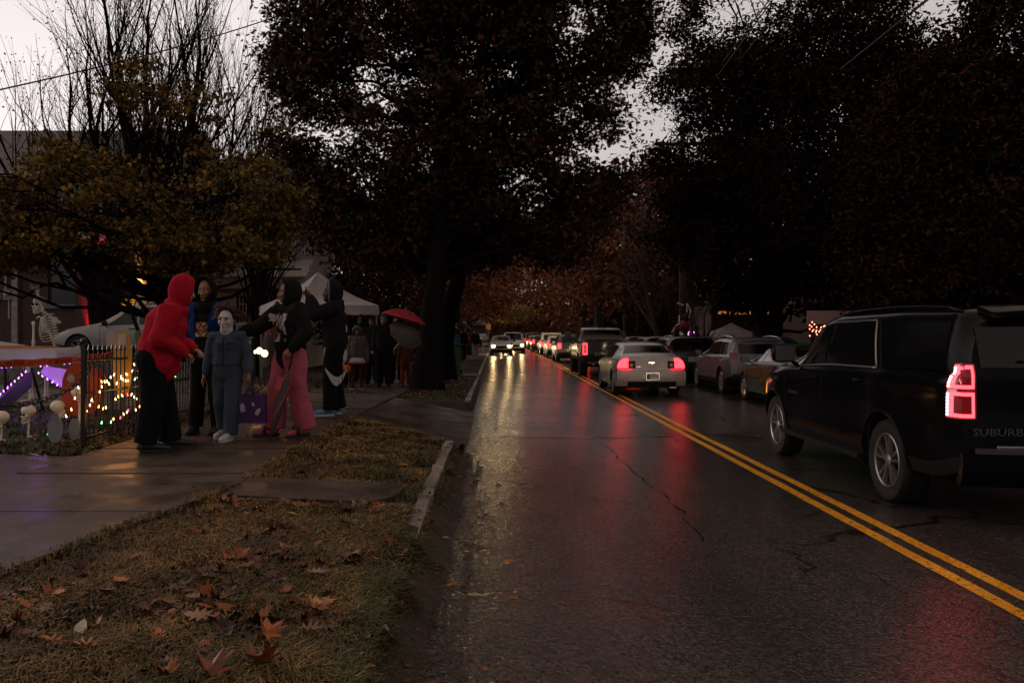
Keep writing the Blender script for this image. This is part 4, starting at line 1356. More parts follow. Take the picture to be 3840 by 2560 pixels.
b = MB(); b.slab(lambda a, q: c.rear(-.88 + 1.76 * a, .30 + .36 * q), 14, 5, .05, .08)
b.build('rear_bumper', SS, root, smooth=40, fixn=True)
c.patch(root, 'rear', -.62, .62, .26, .42, M_TRIM, 'lower_valance', .062, .03, n_=10)
c.patch(root, 'rear', -.40, .42, .690, .712, M_CHROME, 'tailgate_trim', .02, .03, n_=10)
plate(c, root, 'rear', .535, 'FDT142')
for ch in root.children:
    if ch.name.startswith('license_plate'): ch.location.y = -.05
bt = MB()
bt.prism([(-.085, -.012), (-.075, .018), (-.028, .018), (-.028, .030), (.028, .030), (.028, .018), (.085, .018), (.075, -.018), (.028, -.018), (.028, -.030), (-.028, -.030), (-.028, -.018), (-.085, -.018)], 1, -.006, .006)
p = c.rear(0, .89)
bt.build('emblem', M_CHROME, root, loc=(0, p.y - .012, .885))
text_mesh('lettering', 'LS', .035, M_CHROME, root, frame((.34, c.rear(.34, .74).y - .02, .742), (1, 0, 0), (0, -1, 0)), .002)
text_mesh('lettering', 'MALIBU', .030, M_CHROME, root, frame((-.34, c.rear(.34, .77).y - .02, .775), (1, 0, 0), (0, -1, 0)), .002)
MB().tube([(.45, -2.4, .24), (.62, -2.42, .24)], .03, 8).build('exhaust_pipe', M_CHROME, root)
headlight_pair(c, root, 14)

# ---- black lifted pickup
PB = paint('pickup_black', (.012, .011, .011), .2)
c = Car(5.85, 2.02, .62, [(0, 1.40), (.3, 1.42), (1.85, 1.43), (1.95, 1.50), (2.08, 1.86), (2.5, 1.94), (3.5, 1.93), (3.8, 1.86), (4.4, 1.5), (4.6, 1.44), (5.4, 1.38), (5.7, 1.25), (5.85, 1.0)],
        [(0, 1.40), (2, 1.42), (4.2, 1.36), (5.85, 1.1)], .80, [(.4, .04), (1.4, 0), (2, 0)], [(.4, .1), (.8, 0), (1.4, .12)], .46, (1.25, 4.80), crown_r=.03, crown_f=.15, sig=.05, flare=.05)
root = empty('pickup_truck', (4.22, 32.4 + 2.92, -.06), 0, 'lifted black pickup truck ahead of the silver sedan', 'pickup truck', 'cars queuing in the right lane')
c.body(root, PB, 2, bed=(.78, .10, 1.80, 1.05))
for sd in (-1, 1):
    c.window(root, sd, 3.15, 4.35, 3.15, 3.75, zlo=.05, zhi=.13)
    c.window(root, sd, 2.22, 3.05, 2.30, 3.05, zlo=.05, zhi=.13)
    x0, x1 = sorted((sd * .79, sd * .955))
    tl = c.patch(root, 'rear', x0, x1, .90, 1.33, mat('pickup_lamp', (.05, .01, .01), .2, var=0, emit=(1, .02, .03), estr=.3), 'tail_light', .012, .03)
    for (u0, u1, v0, v1) in ((x0, x1, .90, .955), (x0, x1, 1.29, 1.33), (x0, x0 + .028, .956, 1.289), (x1 - .028, x1, .956, 1.289)):
        c.patch(tl, 'rear', u0, u1, v0, v1, M_TAILON, 'lamp', .02, .02)
    point('tail_lamp_glow', tl, (sd * .9, -3.1, 1.1), 2, (1, .05, .05), .08)
b = MB(); b.grid(lambda a, q: Vector((-.72 + 1.44 * a, 2.04 - 2.925 + .085 * q - .03 + .0, 1.52 + .40 * q)), 2, 2)
b2 = MB(); b2.slab(lambda a, q: Vector((-.72 + 1.44 * a, -.96 + .10 * q, 1.46 + .38 * q)), 4, 3, .01, .03); b2.build('rear_window', M_GLASS, root, fixn=True)
MB().box(-.17, .17, -.86, -.82, 1.90, 1.925).build('brake_light', M_TAILOFF, root)
c.topglass(root, 4.4, 3.85, .86, 'windshield')
c.mirror(root, 4.2, 1.62, PB, (.26, .30, .14))
b = MB(); b.box(-.98, .98, -3.10, -2.94, .66, .86); b.build('rear_bumper', M_TRIM, root)
b = MB(); b.box(-.62, .62, -2.945, -2.93, .92, 1.02); b.box(-.14, .14, -2.955, -2.93, 1.12, 1.2); b.build('tailgate_panel', PB, root)
plate(c, root, 'rear', .76, None)
MB().tube([(-.55, -3.0, .55), (-.55, -2.5, .58)], .06, 10).build('exhaust_pipe', M_CHROME, root, smooth=True)
b = MB(); b.tube([(-.85, -1.67, .46), (.85, -1.67, .46)], .06, 8); b.ball((0, -1.67, .46), .16); b.box(-.08, .08, -3.08, -2.6, .50, .60); b.build('rear_axle', M_TRIM, root)
c.wheels(root, 6, 'single', M_TRIM)
headlight_pair(c, root, 260, z=.9)

# ---- the queue ahead
DS = paint('dark_silver', (.16, .145, .13), .3, .3); WH = paint('white', (.60, .58, .55), .35); DG = paint('dark_grey', (.05, .048, .045), .25, .2)
GR = 'cars queuing in the right lane'
basic_suv('grey_minivan', 'grey minivan with a glowing left lamp just ahead of the pickup', GR, (4.40, 50 + 1.6, 0), 0, DS, (5.0, 1.92, 1.58, .35), beam=178, cat='minivan', roofr=False, platetxt='TK491')
basic_suv('white_hatchback', 'small white hatchback lit from behind, ahead of the grey minivan', GR, (4.28, 60.5, 0), 0, WH, (4.3, 1.78, 1.50, .33), beam=145, roofr=False)
basic_suv('white_suv', 'tall white suv with roof rails ahead of the white hatchback', GR, (4.35, 69, 0), 0, WH, (4.8, 1.95, 1.70, .37), beam=145, roofr=2)
basic_suv('dark_hatchback', 'dark car between the white suv and the silver hatchback', GR, (4.0, 77.5, 0), 0, DG, (4.5, 1.80, 1.50, .33), beam=194, roofr=False)
basic_suv('silver_hatchback', 'silver hatchback with lit roof brake lamp farther up the queue', GR, (3.98, 87.5, 0), 0, SS, (4.4, 1.78, 1.46, .33), beam=145, roofr=False)
basic_suv('dark_suv', 'dark suv ahead of the silver hatchback in the distance', GR, (4.0, 97, 0), 0, DG, (4.7, 1.88, 1.70, .36), beam=145, roofr=False)
basic_suv('distant_car', 'farthest dark car but one of the queue', GR, (4.0, 107, 0), 0, DG, (4.7, 1.88, 1.66, .36), beam=0, roofr=False)
basic_suv('distant_car', 'farthest small car at the head of the queue', GR, (4.0, 119, 0), 0, DS, (4.7, 1.88, 1.6, .36), beam=0, roofr=False)
# roof-level brake lamp of the silver hatchback
for o in bpy.data.objects:
    if o.name.startswith('silver_hatchback'):
        MB().box(-.16, .16, -2.04, -1.99, 1.34, 1.39).build('brake_light', M_TAILON, o)

# ---- oncoming
GO = 'oncoming cars in the left lane'
def oncoming(name, label, x, y, col, spec, e):
    root, c = basic_suv(name, label, GO, (x, y + spec[0] / 2, 0), math.pi, col, spec, lit=None, headon=True, roofr=(spec[2] > 1.65), cat='car')
    for sd in (-1, 1):
        spot('headlamp_beam', root, (sd * spec[1] * .345, spec[0] / 2 + .02, .70), (R(87), 0, 0), e, (1, .68, .33), 110, .8, .06)
    return root
oncoming('oncoming_hatchback', 'small silver car with amber white headlamps coming along the left kerb', .38, 63, SS, (4.1, 1.68, 1.47, .31), 80)
oncoming('oncoming_suv', 'white suv with lit headlamps just behind the oncoming silver car', 1.42, 69.5, WH, (4.8, 1.90, 1.72, .36), 80)
oncoming('oncoming_car', 'dark oncoming car far behind the white suv', 1.2, 92, DG, (4.6, 1.84, 1.5, .34), 200)

# ---- parked along the right kerb
BL = paint('steel_blue', (.16, .17, .19), .28, .3); GN = paint('olive_green', (.026, .066, .016), .25, .0)
BK = paint('parked_black', (.012, .011, .011), .2)
GP = 'cars parked along the right kerb'
root, c = basic_suv('blue_grey_suv', 'steel blue suv parked beside the silver sedan', GP, (7.06, 22.75 + 2.38, 0), 0, BL, (4.70, 1.80, 1.53, .35), lit=None, beam=0, roofr=2, tail=(.82, 1.10), spokes=5)
root, c = sedan('olive_hatchback', 'olive green hatchback parked behind the steel blue suv', GP, (7.00, 17.9 + 2.2, 0), 0, GN, 4.25, 1.68, 1.32, .31, lit=None, hatch=True, wb=2.6)
basic_suv('black_parked_suv', 'black suv parked ahead of the steel blue one, rear glass reflecting branches', GP, (6.55, 28.6 + 2.4, 0), 0, BK, (4.8, 1.88, 1.54, .36), lit=None, roofr=False, tail=(.90, 1.18))
basic_suv('dark_parked_wagon', 'dark red wagon parked ahead of the black suv', GP, (6.75, 34.4 + 2.4, 0), 0, paint('maroon', (.05, .018, .015), .25), (4.8, 1.86, 1.52, .35), lit=None, roofr=False, tail=(.88, 1.15))
basic_suv('parked_car', 'dark car parked farther up beyond the wagon', GP, (6.9, 43, 0), 0, DG, (4.6, 1.84, 1.5, .34), lit=None, roofr=False)

# ---- white suv standing on the cross driveway, side on
root, c = basic_suv('white_driveway_suv', 'light silver suv standing side on behind the waving skeleton', None, (-11.0, 26.4, .86), math.pi / 2, paint('pearl', (.32, .31, .31), .3, .2), (4.6, 1.85, 1.68, .36), lit=None, roofr=2)
# ---- cars at the far left end, beside the square sign
basic_suv('far_parked_car', 'dark car far off beside the barricade', None, (-1.8, 96, .12), math.pi, DG, (4.5, 1.8, 1.5, .33), lit=None, roofr=False)
# ================================================================== TREES
def bark(name, c):
    return mat(name, c, .85, var=.4, vscale=14, bump=.8, bscale=22, spec=.08)
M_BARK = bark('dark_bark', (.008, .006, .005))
M_BARKL = bark('grey_bark', (.05, .037, .030))
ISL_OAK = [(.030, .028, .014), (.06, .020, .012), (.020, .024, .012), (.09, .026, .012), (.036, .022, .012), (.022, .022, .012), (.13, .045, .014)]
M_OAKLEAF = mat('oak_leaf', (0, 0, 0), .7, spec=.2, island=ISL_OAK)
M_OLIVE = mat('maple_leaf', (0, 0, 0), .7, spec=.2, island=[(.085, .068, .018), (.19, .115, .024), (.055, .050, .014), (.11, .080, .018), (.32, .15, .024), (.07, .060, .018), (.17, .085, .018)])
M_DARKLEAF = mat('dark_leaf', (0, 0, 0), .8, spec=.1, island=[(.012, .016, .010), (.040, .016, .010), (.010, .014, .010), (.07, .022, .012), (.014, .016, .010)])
M_ORANGE = mat('orange_leaf', (0, 0, 0), .55, island=[(.24, .065, .012), (.32, .11, .014), (.13, .035, .010), (.28, .07, .012), (.08, .03, .012)])
M_GLOWLEAF = mat('glow_tint_leaf', (0, 0, 0), .7, spec=.2, island=[(.12, .035, .012), (.20, .06, .014), (.07, .025, .012), (.05, .03, .014)])  # leaf colour stands in for the brown glow over the far street
M_TWIGLEAF = mat('bud_leaf', (0, 0, 0), .6, island=[(.05, .02, .012), (.09, .03, .015), (.03, .015, .01)])

def limb(mb, p0, p1, r0, r1, n=6, sag=.0, wob=.08, k=6):
    p0, p1 = Vector(p0), Vector(p1)
    L = (p1 - p0).length
    pts_, rs = [], []
    sd_ = random.uniform(0, 100)
    for i in range(k + 1):
        t = i / k
        p = p0.lerp(p1, t)
        f = math.sin(math.pi * t)
        p += Vector((mnoise.noise(Vector((sd_, t * 2.5, 0))), mnoise.noise(Vector((sd_ + 9, t * 2.5, 0))), mnoise.noise(Vector((sd_ + 17, t * 2.5, 0))))) * L * wob * f
        p.z += sag * L * f
        pts_.append(p); rs.append(r0 + (r1 - r0) * t ** .8)
    mb.tube(pts_, rs, n)
    return pts_

def in_poly(x, y, poly):
    c_ = False
    n_ = len(poly)
    for i in range(n_):
        x0, y0 = poly[i]; x1, y1 = poly[(i + 1) % n_]
        if (y0 > y) != (y1 > y) and x < (x1 - x0) * (y - y0) / (y1 - y0) + x0: c_ = not c_
    return c_
def edge_dist(x, y, poly):
    d = 1e9
    n_ = len(poly)
    for i in range(n_):
        x0, y0 = poly[i]; x1, y1 = poly[(i + 1) % n_]
        l2 = (x1 - x0) ** 2 + (y1 - y0) ** 2
        t = max(0, min(1, ((x - x0) * (x1 - x0) + (y - y0) * (y1 - y0)) / l2))
        d = min(d, math.hypot(x - x0 - t * (x1 - x0), y - y0 - t * (y1 - y0)))
    return d

def crown_points(poly, Yc, D, n, nf=1.0, thr=-1.0, seed=0, flat=.75):
    """clump centres of a real crown volume: silhouette known from the photo, depth rounded"""
    xs_ = [p[0] for p in poly]; ys_ = [p[1] for p in poly]
    out_ = []
    rad = max(edge_dist(random.uniform(min(xs_), max(xs_)), random.uniform(min(ys_), max(ys_)), poly) for _ in range(200))
    tries = 0
    while len(out_) < n and tries < n * 30:
        tries += 1
        x, y = random.uniform(min(xs_), max(xs_)), random.uniform(min(ys_), max(ys_))
        if not in_poly(x, y, poly): continue
        ed = edge_dist(x, y, poly) / rad
        y_ = Yc + random.uniform(-1, 1) * D * math.sqrt(min(1, ed * 1.2 + .05))
        p = P(x, y, Yc)
        p.y = y_
        if mnoise.noise(Vector((p.x * nf + seed, p.y * nf * .4, p.z * nf))) < thr: continue
        out_.append(p)
    return out_

def foliage(name, centers, per, spread, size, kind, m, parent, flat=.55, droop=0):
    C = np.array([tuple(c_) for c_ in centers])
    k = len(C)
    n_ = k * per
    idx = np.repeat(np.arange(k), per)
    off = RNG.normal(0, 1, (n_, 3)) * np.array([1, 1, flat]) * (spread * RNG.uniform(.5, 1.3, (k, 1)))[idx]
    return fast_leaves(name, C[idx] + off, size, kind, m, parent)
def fast_leaves(name, pts_, size, kind, m, parent):
    V, F = leaf_batch(pts_, size, kind)
    return fast_mesh(name, V, F, m, parent)

def nearest_on(trunk_pts, p, up_off):
    best = min(trunk_pts, key=lambda q: (q - p).length + (0 if q.z < p.z - up_off else 4))
    return best

def tree(name, base, trunk, r0, centers, leaf, label, group=None, per=40, spread=.4, size=(.10, .18), kind='oak', bark_=None, nlimb=40, twig=True, trunk_n=14, flat=.55, lr=.07):
    """trunk: list of world points above the base"""
    bark_ = bark_ or M_BARK
    root = empty(name, base, 0, label, 'tree', group)
    B = Vector(base)
    T = MB()
    tp = [Vector((0, 0, -.15))] + [Vector(t) - B for t in trunk]
    k = len(tp)
    rr = [r0 * (1.55 if i == 0 else 1) * (1 - .80 * i / (k - 1)) for i in range(k)]
    # refine
    fine, fr = [], []
    for i in range(k - 1):
        for j in range(5):
            t = j / 5
            fine.append(tp[i].lerp(tp[i + 1], t) + Vector((mnoise.noise(Vector((i + t, 3, r0))), mnoise.noise(Vector((i + t, 8, r0))), 0)) * r0 * .4 * (1 if i else 0))
            fr.append(rr[i] + (rr[i + 1] - rr[i]) * t)
    fine.append(tp[-1]); fr.append(rr[-1])
    T.tube(fine, fr, trunk_n)
    T.build('trunk', bark_, root, smooth=True)
    # root flare
    L = MB()
    cl = [c_ - B for c_ in centers]
    random.shuffle(cl)
    mains = []
    for c_ in cl[:nlimb]:
        q = nearest_on(fine, c_, .8)
        i = fine.index(q)
        pp = limb(L, q, c_, min(fr[i] * .55, lr + .02 * random.random()), .012, 5, sag=random.uniform(-.02, .10), wob=.18, k=7)
        mains.append(pp)
    if twig and mains:
        for c_ in cl[nlimb:nlimb * 5]:
            pp = random.choice(mains)
            best = min((q for pl in random.sample(mains, min(8, len(mains))) for q in pl[2:]), key=lambda q: (q - c_).length)
            limb(L, best, c_, .014, .004, 3, sag=.03, wob=.2, k=4)
    L.build('limbs', bark_, root, smooth=True)
    if leaf and len(centers):
        o = foliage('crown', [c_ - B for c_ in centers], per, spread, size, kind, leaf, root, flat)
    return root

# the large oak with two stems, middle of the picture
oak = [(1180, -350), (1750, -500), (2300, -400), (2450, -200), (2440, 60), (2400, 250), (2385, 420), (2340, 600), (2345, 740), (2300, 860), (2280, 980), (2100, 1000), (1990, 930), (1850, 1000), (1700, 985),
       (1560, 1040), (1400, 985), (1300, 955), (1180, 890), (1050, 900), (1030, 800), (1120, 690), (1000, 560), (1050, 430), (990, 300), (1080, 150), (1030, 0)]
b1 = G(1600, 1462)
cc = crown_points(oak, 21.5, 3.4, 2000, .75, -.13, 3)
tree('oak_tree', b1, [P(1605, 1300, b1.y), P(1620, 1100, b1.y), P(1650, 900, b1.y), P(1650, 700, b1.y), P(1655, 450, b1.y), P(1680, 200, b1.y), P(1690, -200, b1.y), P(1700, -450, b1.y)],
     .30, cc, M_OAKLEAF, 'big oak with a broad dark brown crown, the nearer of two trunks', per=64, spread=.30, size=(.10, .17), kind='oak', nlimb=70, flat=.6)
b2 = G(1655, 1425)
cc2 = crown_points([(1500, 400), (1900, 100), (2250, 300), (2250, 700), (2100, 950), (1850, 960), (1700, 850), (1500, 900)], b2.y + 1, 2.6, 170, .6, -.1, 8)
tree('oak_tree', b2, [P(1662, 1250, b2.y), P(1690, 1120, b2.y), P(1740, 950, b2.y), P(1800, 780, b2.y), P(1850, 600, b2.y), P(1880, 300, b2.y)],
     .33, cc2, M_OAKLEAF, 'dark trunk leaning right, standing just behind the big oak', per=44, spread=.32, size=(.11, .20), kind='oak', nlimb=26)

# spreading low maple in the front garden, olive and orange
mb_ = Vector((-5.35, 13.6, .5))
poly = [(-600, 700), (-300, 560), (60, 500), (420, 560), (480, 360), (330, 270), (500, 250), (700, 230), (860, 300), (980, 330), (1060, 480), (1110, 560), (1110, 760), (1100, 890), (1020, 980),
        (900, 1000), (760, 1060), (600, 1020), (420, 1080), (260, 1000), (60, 1040), (-200, 950), (-600, 1000)]
cm = crown_points(poly, 13.4, 1.9, 560, 1.25, -.02, 21)
cm = [p for p in cm if random.random() < (1 if p.z < 3.9 else .42) and not (p.z < 2.9 and -6.6 < p.x < -5.1 and random.random() < .75)]
M_ = tree('maple_tree', mb_, [Vector((-5.3, 13.6, 1.3)), P(640, 1000, 13.6), P(660, 760, 13.6), P(700, 480, 13.5)], .085, cm, M_OLIVE,
          'low spreading maple with olive and orange leaves in front of the brick house', per=80, spread=.19, size=(.045, .08), kind='maple', nlimb=60, flat=.38, lr=.035)
st = MB()
for (a, b_) in (((560, 1180), (330, 900)), ((600, 1150), (480, 900)), ((640, 1150), (700, 900)), ((660, 1160), (880, 940)), ((620, 1150), (560, 820)), ((690, 1150), (1010, 980)), ((560, 1190), (150, 930)), ((700, 1170), (1130, 1010))):
    limb(st, Vector((0, 0, .1)), P(a[0], a[1], 13.6) - mb_, .05, .04, 6, wob=.05)
    limb(st, P(a[0], a[1], 13.6) - mb_, P(b_[0], b_[1], 13.4) - mb_, .04, .014, 6, wob=.15, sag=.04)
st.build('stem', M_BARK, M_, smooth=True)

def bare(name, base, height, r0, label, group=None, depth=5, spread=.42, up=.55, seed=1, fork=3, leafn=0, mtl=None, lean=(0, 0, 0), first=.28, leafm=None, leafsize=(.05, .09), rat=(.60, .82), minr=.004, trunks=1):
    random.seed(seed)
    root = empty(name, base, 0, label, 'tree', group)
    T, L = MB(), MB()
    tips = []
    def grow(p, d, L_, r, lev):
        k = 4
        pts_, rs = [p], [r]
        dd = d.copy()
        for i in range(k):
            dd = (dd + Vector((random.gauss(0, .07), random.gauss(0, .07), random.gauss(0, .05) + up * .08))).normalized()
            pts_.append(pts_[-1] + dd * L_ / k)
            rs.append(r * (1 - .38 * (i + 1) / k))
        (T if lev == 0 else L).tube(pts_, rs, 8 if lev == 0 else (5 if lev < 3 else 3), cap=False)
        if lev >= depth or rs[-1] < minr:
            tips.append(pts_[-1]); tips.append(pts_[2]); return
        nb = fork + (1 if random.random() < .5 else 0)
        for q in range(nb):
            t = 1 if q == 0 else random.uniform(.25, 1)
            i = min(k, max(1, int(t * k)))
            ax = Vector((random.gauss(0, 1), random.gauss(0, 1), random.gauss(0, .5))).normalized()
            sp_ = spread * (.35 if q == 0 else random.uniform(.7, 1.4))
            nd = (dd + ax * sp_ + Vector((0, 0, up * .25))).normalized()
            grow(pts_[i], nd, L_ * random.uniform(*rat), rs[i] * (.82 if q == 0 else random.uniform(.45, .62)), lev + 1)
    for t in range(trunks):
        d0 = Vector((lean[0] + (random.gauss(0, .16) if trunks > 1 else 0), lean[1] + (random.gauss(0, .1) if trunks > 1 else 0), 1)).normalized()
        grow(Vector((0, 0, -.1)), d0, height * first, r0, 0)
    T.build('trunk', mtl or M_BARK, root, smooth=True)
    L.build('limbs', mtl or M_BARK, root, smooth=True)
    if leafn:
        idx = RNG.integers(0, len(tips), leafn)
        A = np.array([tuple(t) for t in tips])[idx] + RNG.normal(0, .12, (leafn, 3))
        fast_leaves('crown', A, leafsize, 'small', leafm or M_TWIGLEAF, root)
    return root

bare('bare_tree', (-10.3, 29, .65), 20, .30, 'tall bare tree with many upright branches behind the maple', depth=7, spread=.52, up=.5, seed=5, fork=3, leafn=2200, first=.24, trunks=5, minr=.0052, rat=(.64, .84), leafsize=(.06, .11))
bare('bare_tree', (-13.2, 28.6, .7), 18, .24, 'bare spreading tree reaching over the brick house roof', depth=7, spread=.5, up=.35, seed=9, fork=3, leafn=3000, first=.25, trunks=4, minr=.005, leafsize=(.06, .12), leafm=M_TWIGLEAF)
bare('bare_tree', (-7.0, 25, .5), 12.5, .13, 'slender bare tree beside the white canopy tent', depth=6, spread=.45, up=.7, seed=15, fork=3, leafn=600, first=.25, trunks=3, minr=.0045)
bare('bare_tree', (9.2, 47, .1), 12.5, .17, 'bare leafless tree beside the utility pole', depth=6, spread=.45, up=.7, seed=23, fork=3, leafn=0, first=.28, mtl=M_BARKL, trunks=2)
bare('bare_tree', (8.9, 37, .1), 5.0, .10, 'low bare street tree behind the silver sedan', depth=5, spread=.62, up=.1, seed=31, fork=3, first=.30, mtl=M_BARKL, trunks=2)
bare('bare_tree', (12.5, 56, .1), 11, .18, 'twiggy bare tree far behind the utility pole', depth=6, spread=.5, up=.6, seed=37, fork=3, first=.28, mtl=M_BARKL)
random.seed(77)

# thin sapling stem bending over the fence
sp_ = empty('sapling', (P(520, 1245, 11.2).x, 11.2, tz(-5, 11)), 0, 'thin bent dark sapling leaning over the iron fence', 'tree')
b = MB(); o_ = Vector(sp_.location)
pp = [Vector((0, 0, 0)), P(525, 1330, 11.2) - o_, P(520, 1245, 11.2) - o_, P(500, 1190, 11.2) - o_, P(480, 1120, 11.2) - o_, P(450, 1080, 11.2) - o_]
b.tube(pp, [.03, .03, .028, .024, .018, .010], 8); b.build('trunk', M_BARK, sp_, smooth=True)
b = MB()
for i in range(14):
    q = pp[3].lerp(pp[5], random.random()); b.tube([q, q + Vector((random.uniform(-.5, .5), random.uniform(-.3, .3), random.uniform(.1, .4)))], [.007, .003], 4)
b.tube([P(470, 1110, 11.2) - o_, P(300, 1030, 11.2) - o_, P(120, 1000, 11.3) - o_], [.012, .008, .004], 4)
b.build('limbs', M_BARK, sp_)

# the dark trees along the right side
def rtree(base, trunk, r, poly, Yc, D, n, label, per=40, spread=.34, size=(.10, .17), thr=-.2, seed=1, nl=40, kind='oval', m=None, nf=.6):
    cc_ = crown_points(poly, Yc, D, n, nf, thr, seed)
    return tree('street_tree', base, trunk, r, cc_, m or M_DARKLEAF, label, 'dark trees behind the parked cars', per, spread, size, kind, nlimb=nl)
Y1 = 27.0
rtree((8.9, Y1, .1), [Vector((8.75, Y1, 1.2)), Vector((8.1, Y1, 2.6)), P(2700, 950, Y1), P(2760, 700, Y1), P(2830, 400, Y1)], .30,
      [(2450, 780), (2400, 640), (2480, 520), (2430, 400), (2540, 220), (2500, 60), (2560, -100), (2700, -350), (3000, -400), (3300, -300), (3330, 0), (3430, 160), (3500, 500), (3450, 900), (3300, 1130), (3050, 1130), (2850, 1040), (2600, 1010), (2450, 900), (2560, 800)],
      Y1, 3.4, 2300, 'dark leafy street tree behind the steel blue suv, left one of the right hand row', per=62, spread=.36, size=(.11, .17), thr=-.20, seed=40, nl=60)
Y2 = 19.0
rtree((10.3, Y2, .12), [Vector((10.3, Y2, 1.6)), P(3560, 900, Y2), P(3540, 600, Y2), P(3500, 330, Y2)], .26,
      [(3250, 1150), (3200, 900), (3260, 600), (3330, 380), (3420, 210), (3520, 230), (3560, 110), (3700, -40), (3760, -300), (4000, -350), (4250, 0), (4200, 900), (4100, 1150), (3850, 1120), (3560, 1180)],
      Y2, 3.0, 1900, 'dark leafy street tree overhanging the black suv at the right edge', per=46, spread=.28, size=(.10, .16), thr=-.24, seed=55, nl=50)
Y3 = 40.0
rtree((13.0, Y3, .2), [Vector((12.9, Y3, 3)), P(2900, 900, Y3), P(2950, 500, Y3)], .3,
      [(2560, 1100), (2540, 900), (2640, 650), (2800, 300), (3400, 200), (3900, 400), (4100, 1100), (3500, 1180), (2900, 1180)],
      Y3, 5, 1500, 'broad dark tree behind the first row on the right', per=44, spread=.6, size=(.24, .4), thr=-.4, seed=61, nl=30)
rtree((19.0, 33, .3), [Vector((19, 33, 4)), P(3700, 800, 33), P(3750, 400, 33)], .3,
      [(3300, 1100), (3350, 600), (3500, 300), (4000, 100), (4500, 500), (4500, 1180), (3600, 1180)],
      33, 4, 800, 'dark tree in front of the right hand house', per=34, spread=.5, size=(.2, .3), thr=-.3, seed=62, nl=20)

# the autumn tunnel up the street
def ftree(x, y, h, wd, m, label, zlo=2.0, n=160, per=60, size=(.17, .32), seed=1, D=None, grp='autumn trees lining the far street', bk=None, lean=0, thr=-.25):
    random.seed(seed)
    base = Vector((x, y, tz(x, y)))
    cs_ = []
    while len(cs_) < n:
        v = Vector((random.uniform(-1, 1), random.uniform(-1, 1), random.uniform(-1, 1)))
        if v.length > 1 or v.length < .35: continue
        v = v.normalized() * v.length ** .5
        p = Vector((x + lean + v.x * wd, y + v.y * (D or wd), (h + zlo) / 2 + v.z * (h - zlo) / 2))
        if mnoise.noise(p * .35 + Vector((seed, 0, 0))) < thr: continue
        cs_.append(p)
    return tree('autumn_tree', base, [base + Vector((0, 0, h * .3)), base + Vector((lean * .5 + .3, 0, h * .55)), base + Vector((lean, 0, h * .8))], .05 * h ** .7 + .03, cs_, m, label, grp, per, max(.4, wd * .14), size, 'small', bk or M_BARKL, nlimb=16, twig=False, trunk_n=10)
ftree(-2.2, 47, 9.5, 4.6, M_ORANGE, 'orange leaved tree beside the sidewalk just past the oak', 3.2, 190, seed=3, lean=-.6)
ftree(-1.8, 58, 8.2, 4.2, M_ORANGE, 'orange tree next to the yellow hydrant', 2.6, 190, seed=4)
ftree(-3.2, 74, 11, 4.6, M_ORANGE, 'orange tree behind the square sign', 3, 170, seed=5, lean=.5)
ftree(-4, 95, 15, 6.5, M_ORANGE, 'tall orange tree at the far left of the street', 3, 170, 30, (.4, .7), 6)
ftree(10.5, 62, 14, 6.5, M_GLOWLEAF, 'tree over the far parked cars, leaves tinted for the brown glow', 3.4, 190, 30, (.35, .6), 7)
ftree(9.5, 80, 15, 7.0, M_ORANGE, 'rust coloured tree arching over the queue', 4.2, 200, 30, (.4, .65), 8)
ftree(10.5, 102, 18, 8, M_ORANGE, 'tall rust coloured tree farther up on the right', 3.5, 200, 30, (.5, .8), 9)
ftree(2, 150, 21, 15, M_ORANGE, 'great brown tree closing the end of the street', .8, 420, 34, (.8, 1.2), 10, D=8)
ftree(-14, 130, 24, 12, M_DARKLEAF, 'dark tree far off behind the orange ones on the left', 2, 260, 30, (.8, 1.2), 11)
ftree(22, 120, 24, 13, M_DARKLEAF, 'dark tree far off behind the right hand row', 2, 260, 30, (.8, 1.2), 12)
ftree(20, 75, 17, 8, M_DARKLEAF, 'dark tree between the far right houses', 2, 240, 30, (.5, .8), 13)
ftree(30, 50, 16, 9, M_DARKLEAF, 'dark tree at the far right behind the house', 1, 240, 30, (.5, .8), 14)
ftree(1.2, 112, 5.2, 3.6, mat('yellow_leaf', (0, 0, 0), .5, island=[(.30, .20, .03), (.40, .26, .04), (.2, .14, .03)]), 'small yellow tree at the end of the street behind the oncoming cars', 3.0, 90, 30, (.3, .5), 15)
ftree(-6.5, 36, 8.5, 3.4, M_OAKLEAF, 'dark greenish tree behind the white canopy tent', 1.0, 240, 34, (.16, .28), 16, grp=None, bk=M_BARK)
ftree(-11.5, 45, 11, 5.2, M_OAKLEAF, 'dark tree behind the pale house porch', .8, 260, 34, (.25, .4), 17, grp=None, bk=M_BARK)
ftree(-4.2, 33, 5.2, 1.9, M_OAKLEAF, 'dense dark bushy tree between tent and oak trunk', .4, 200, 34, (.12, .22), 18, grp=None, bk=M_BARK, thr=-.5)
ftree(-30, 60, 9, 12, M_TWIGLEAF, 'reddish bare looking tree beyond the brick house roof', 2, 300, 26, (.2, .35), 19, grp=None, bk=M_BARK)
random.seed(5)
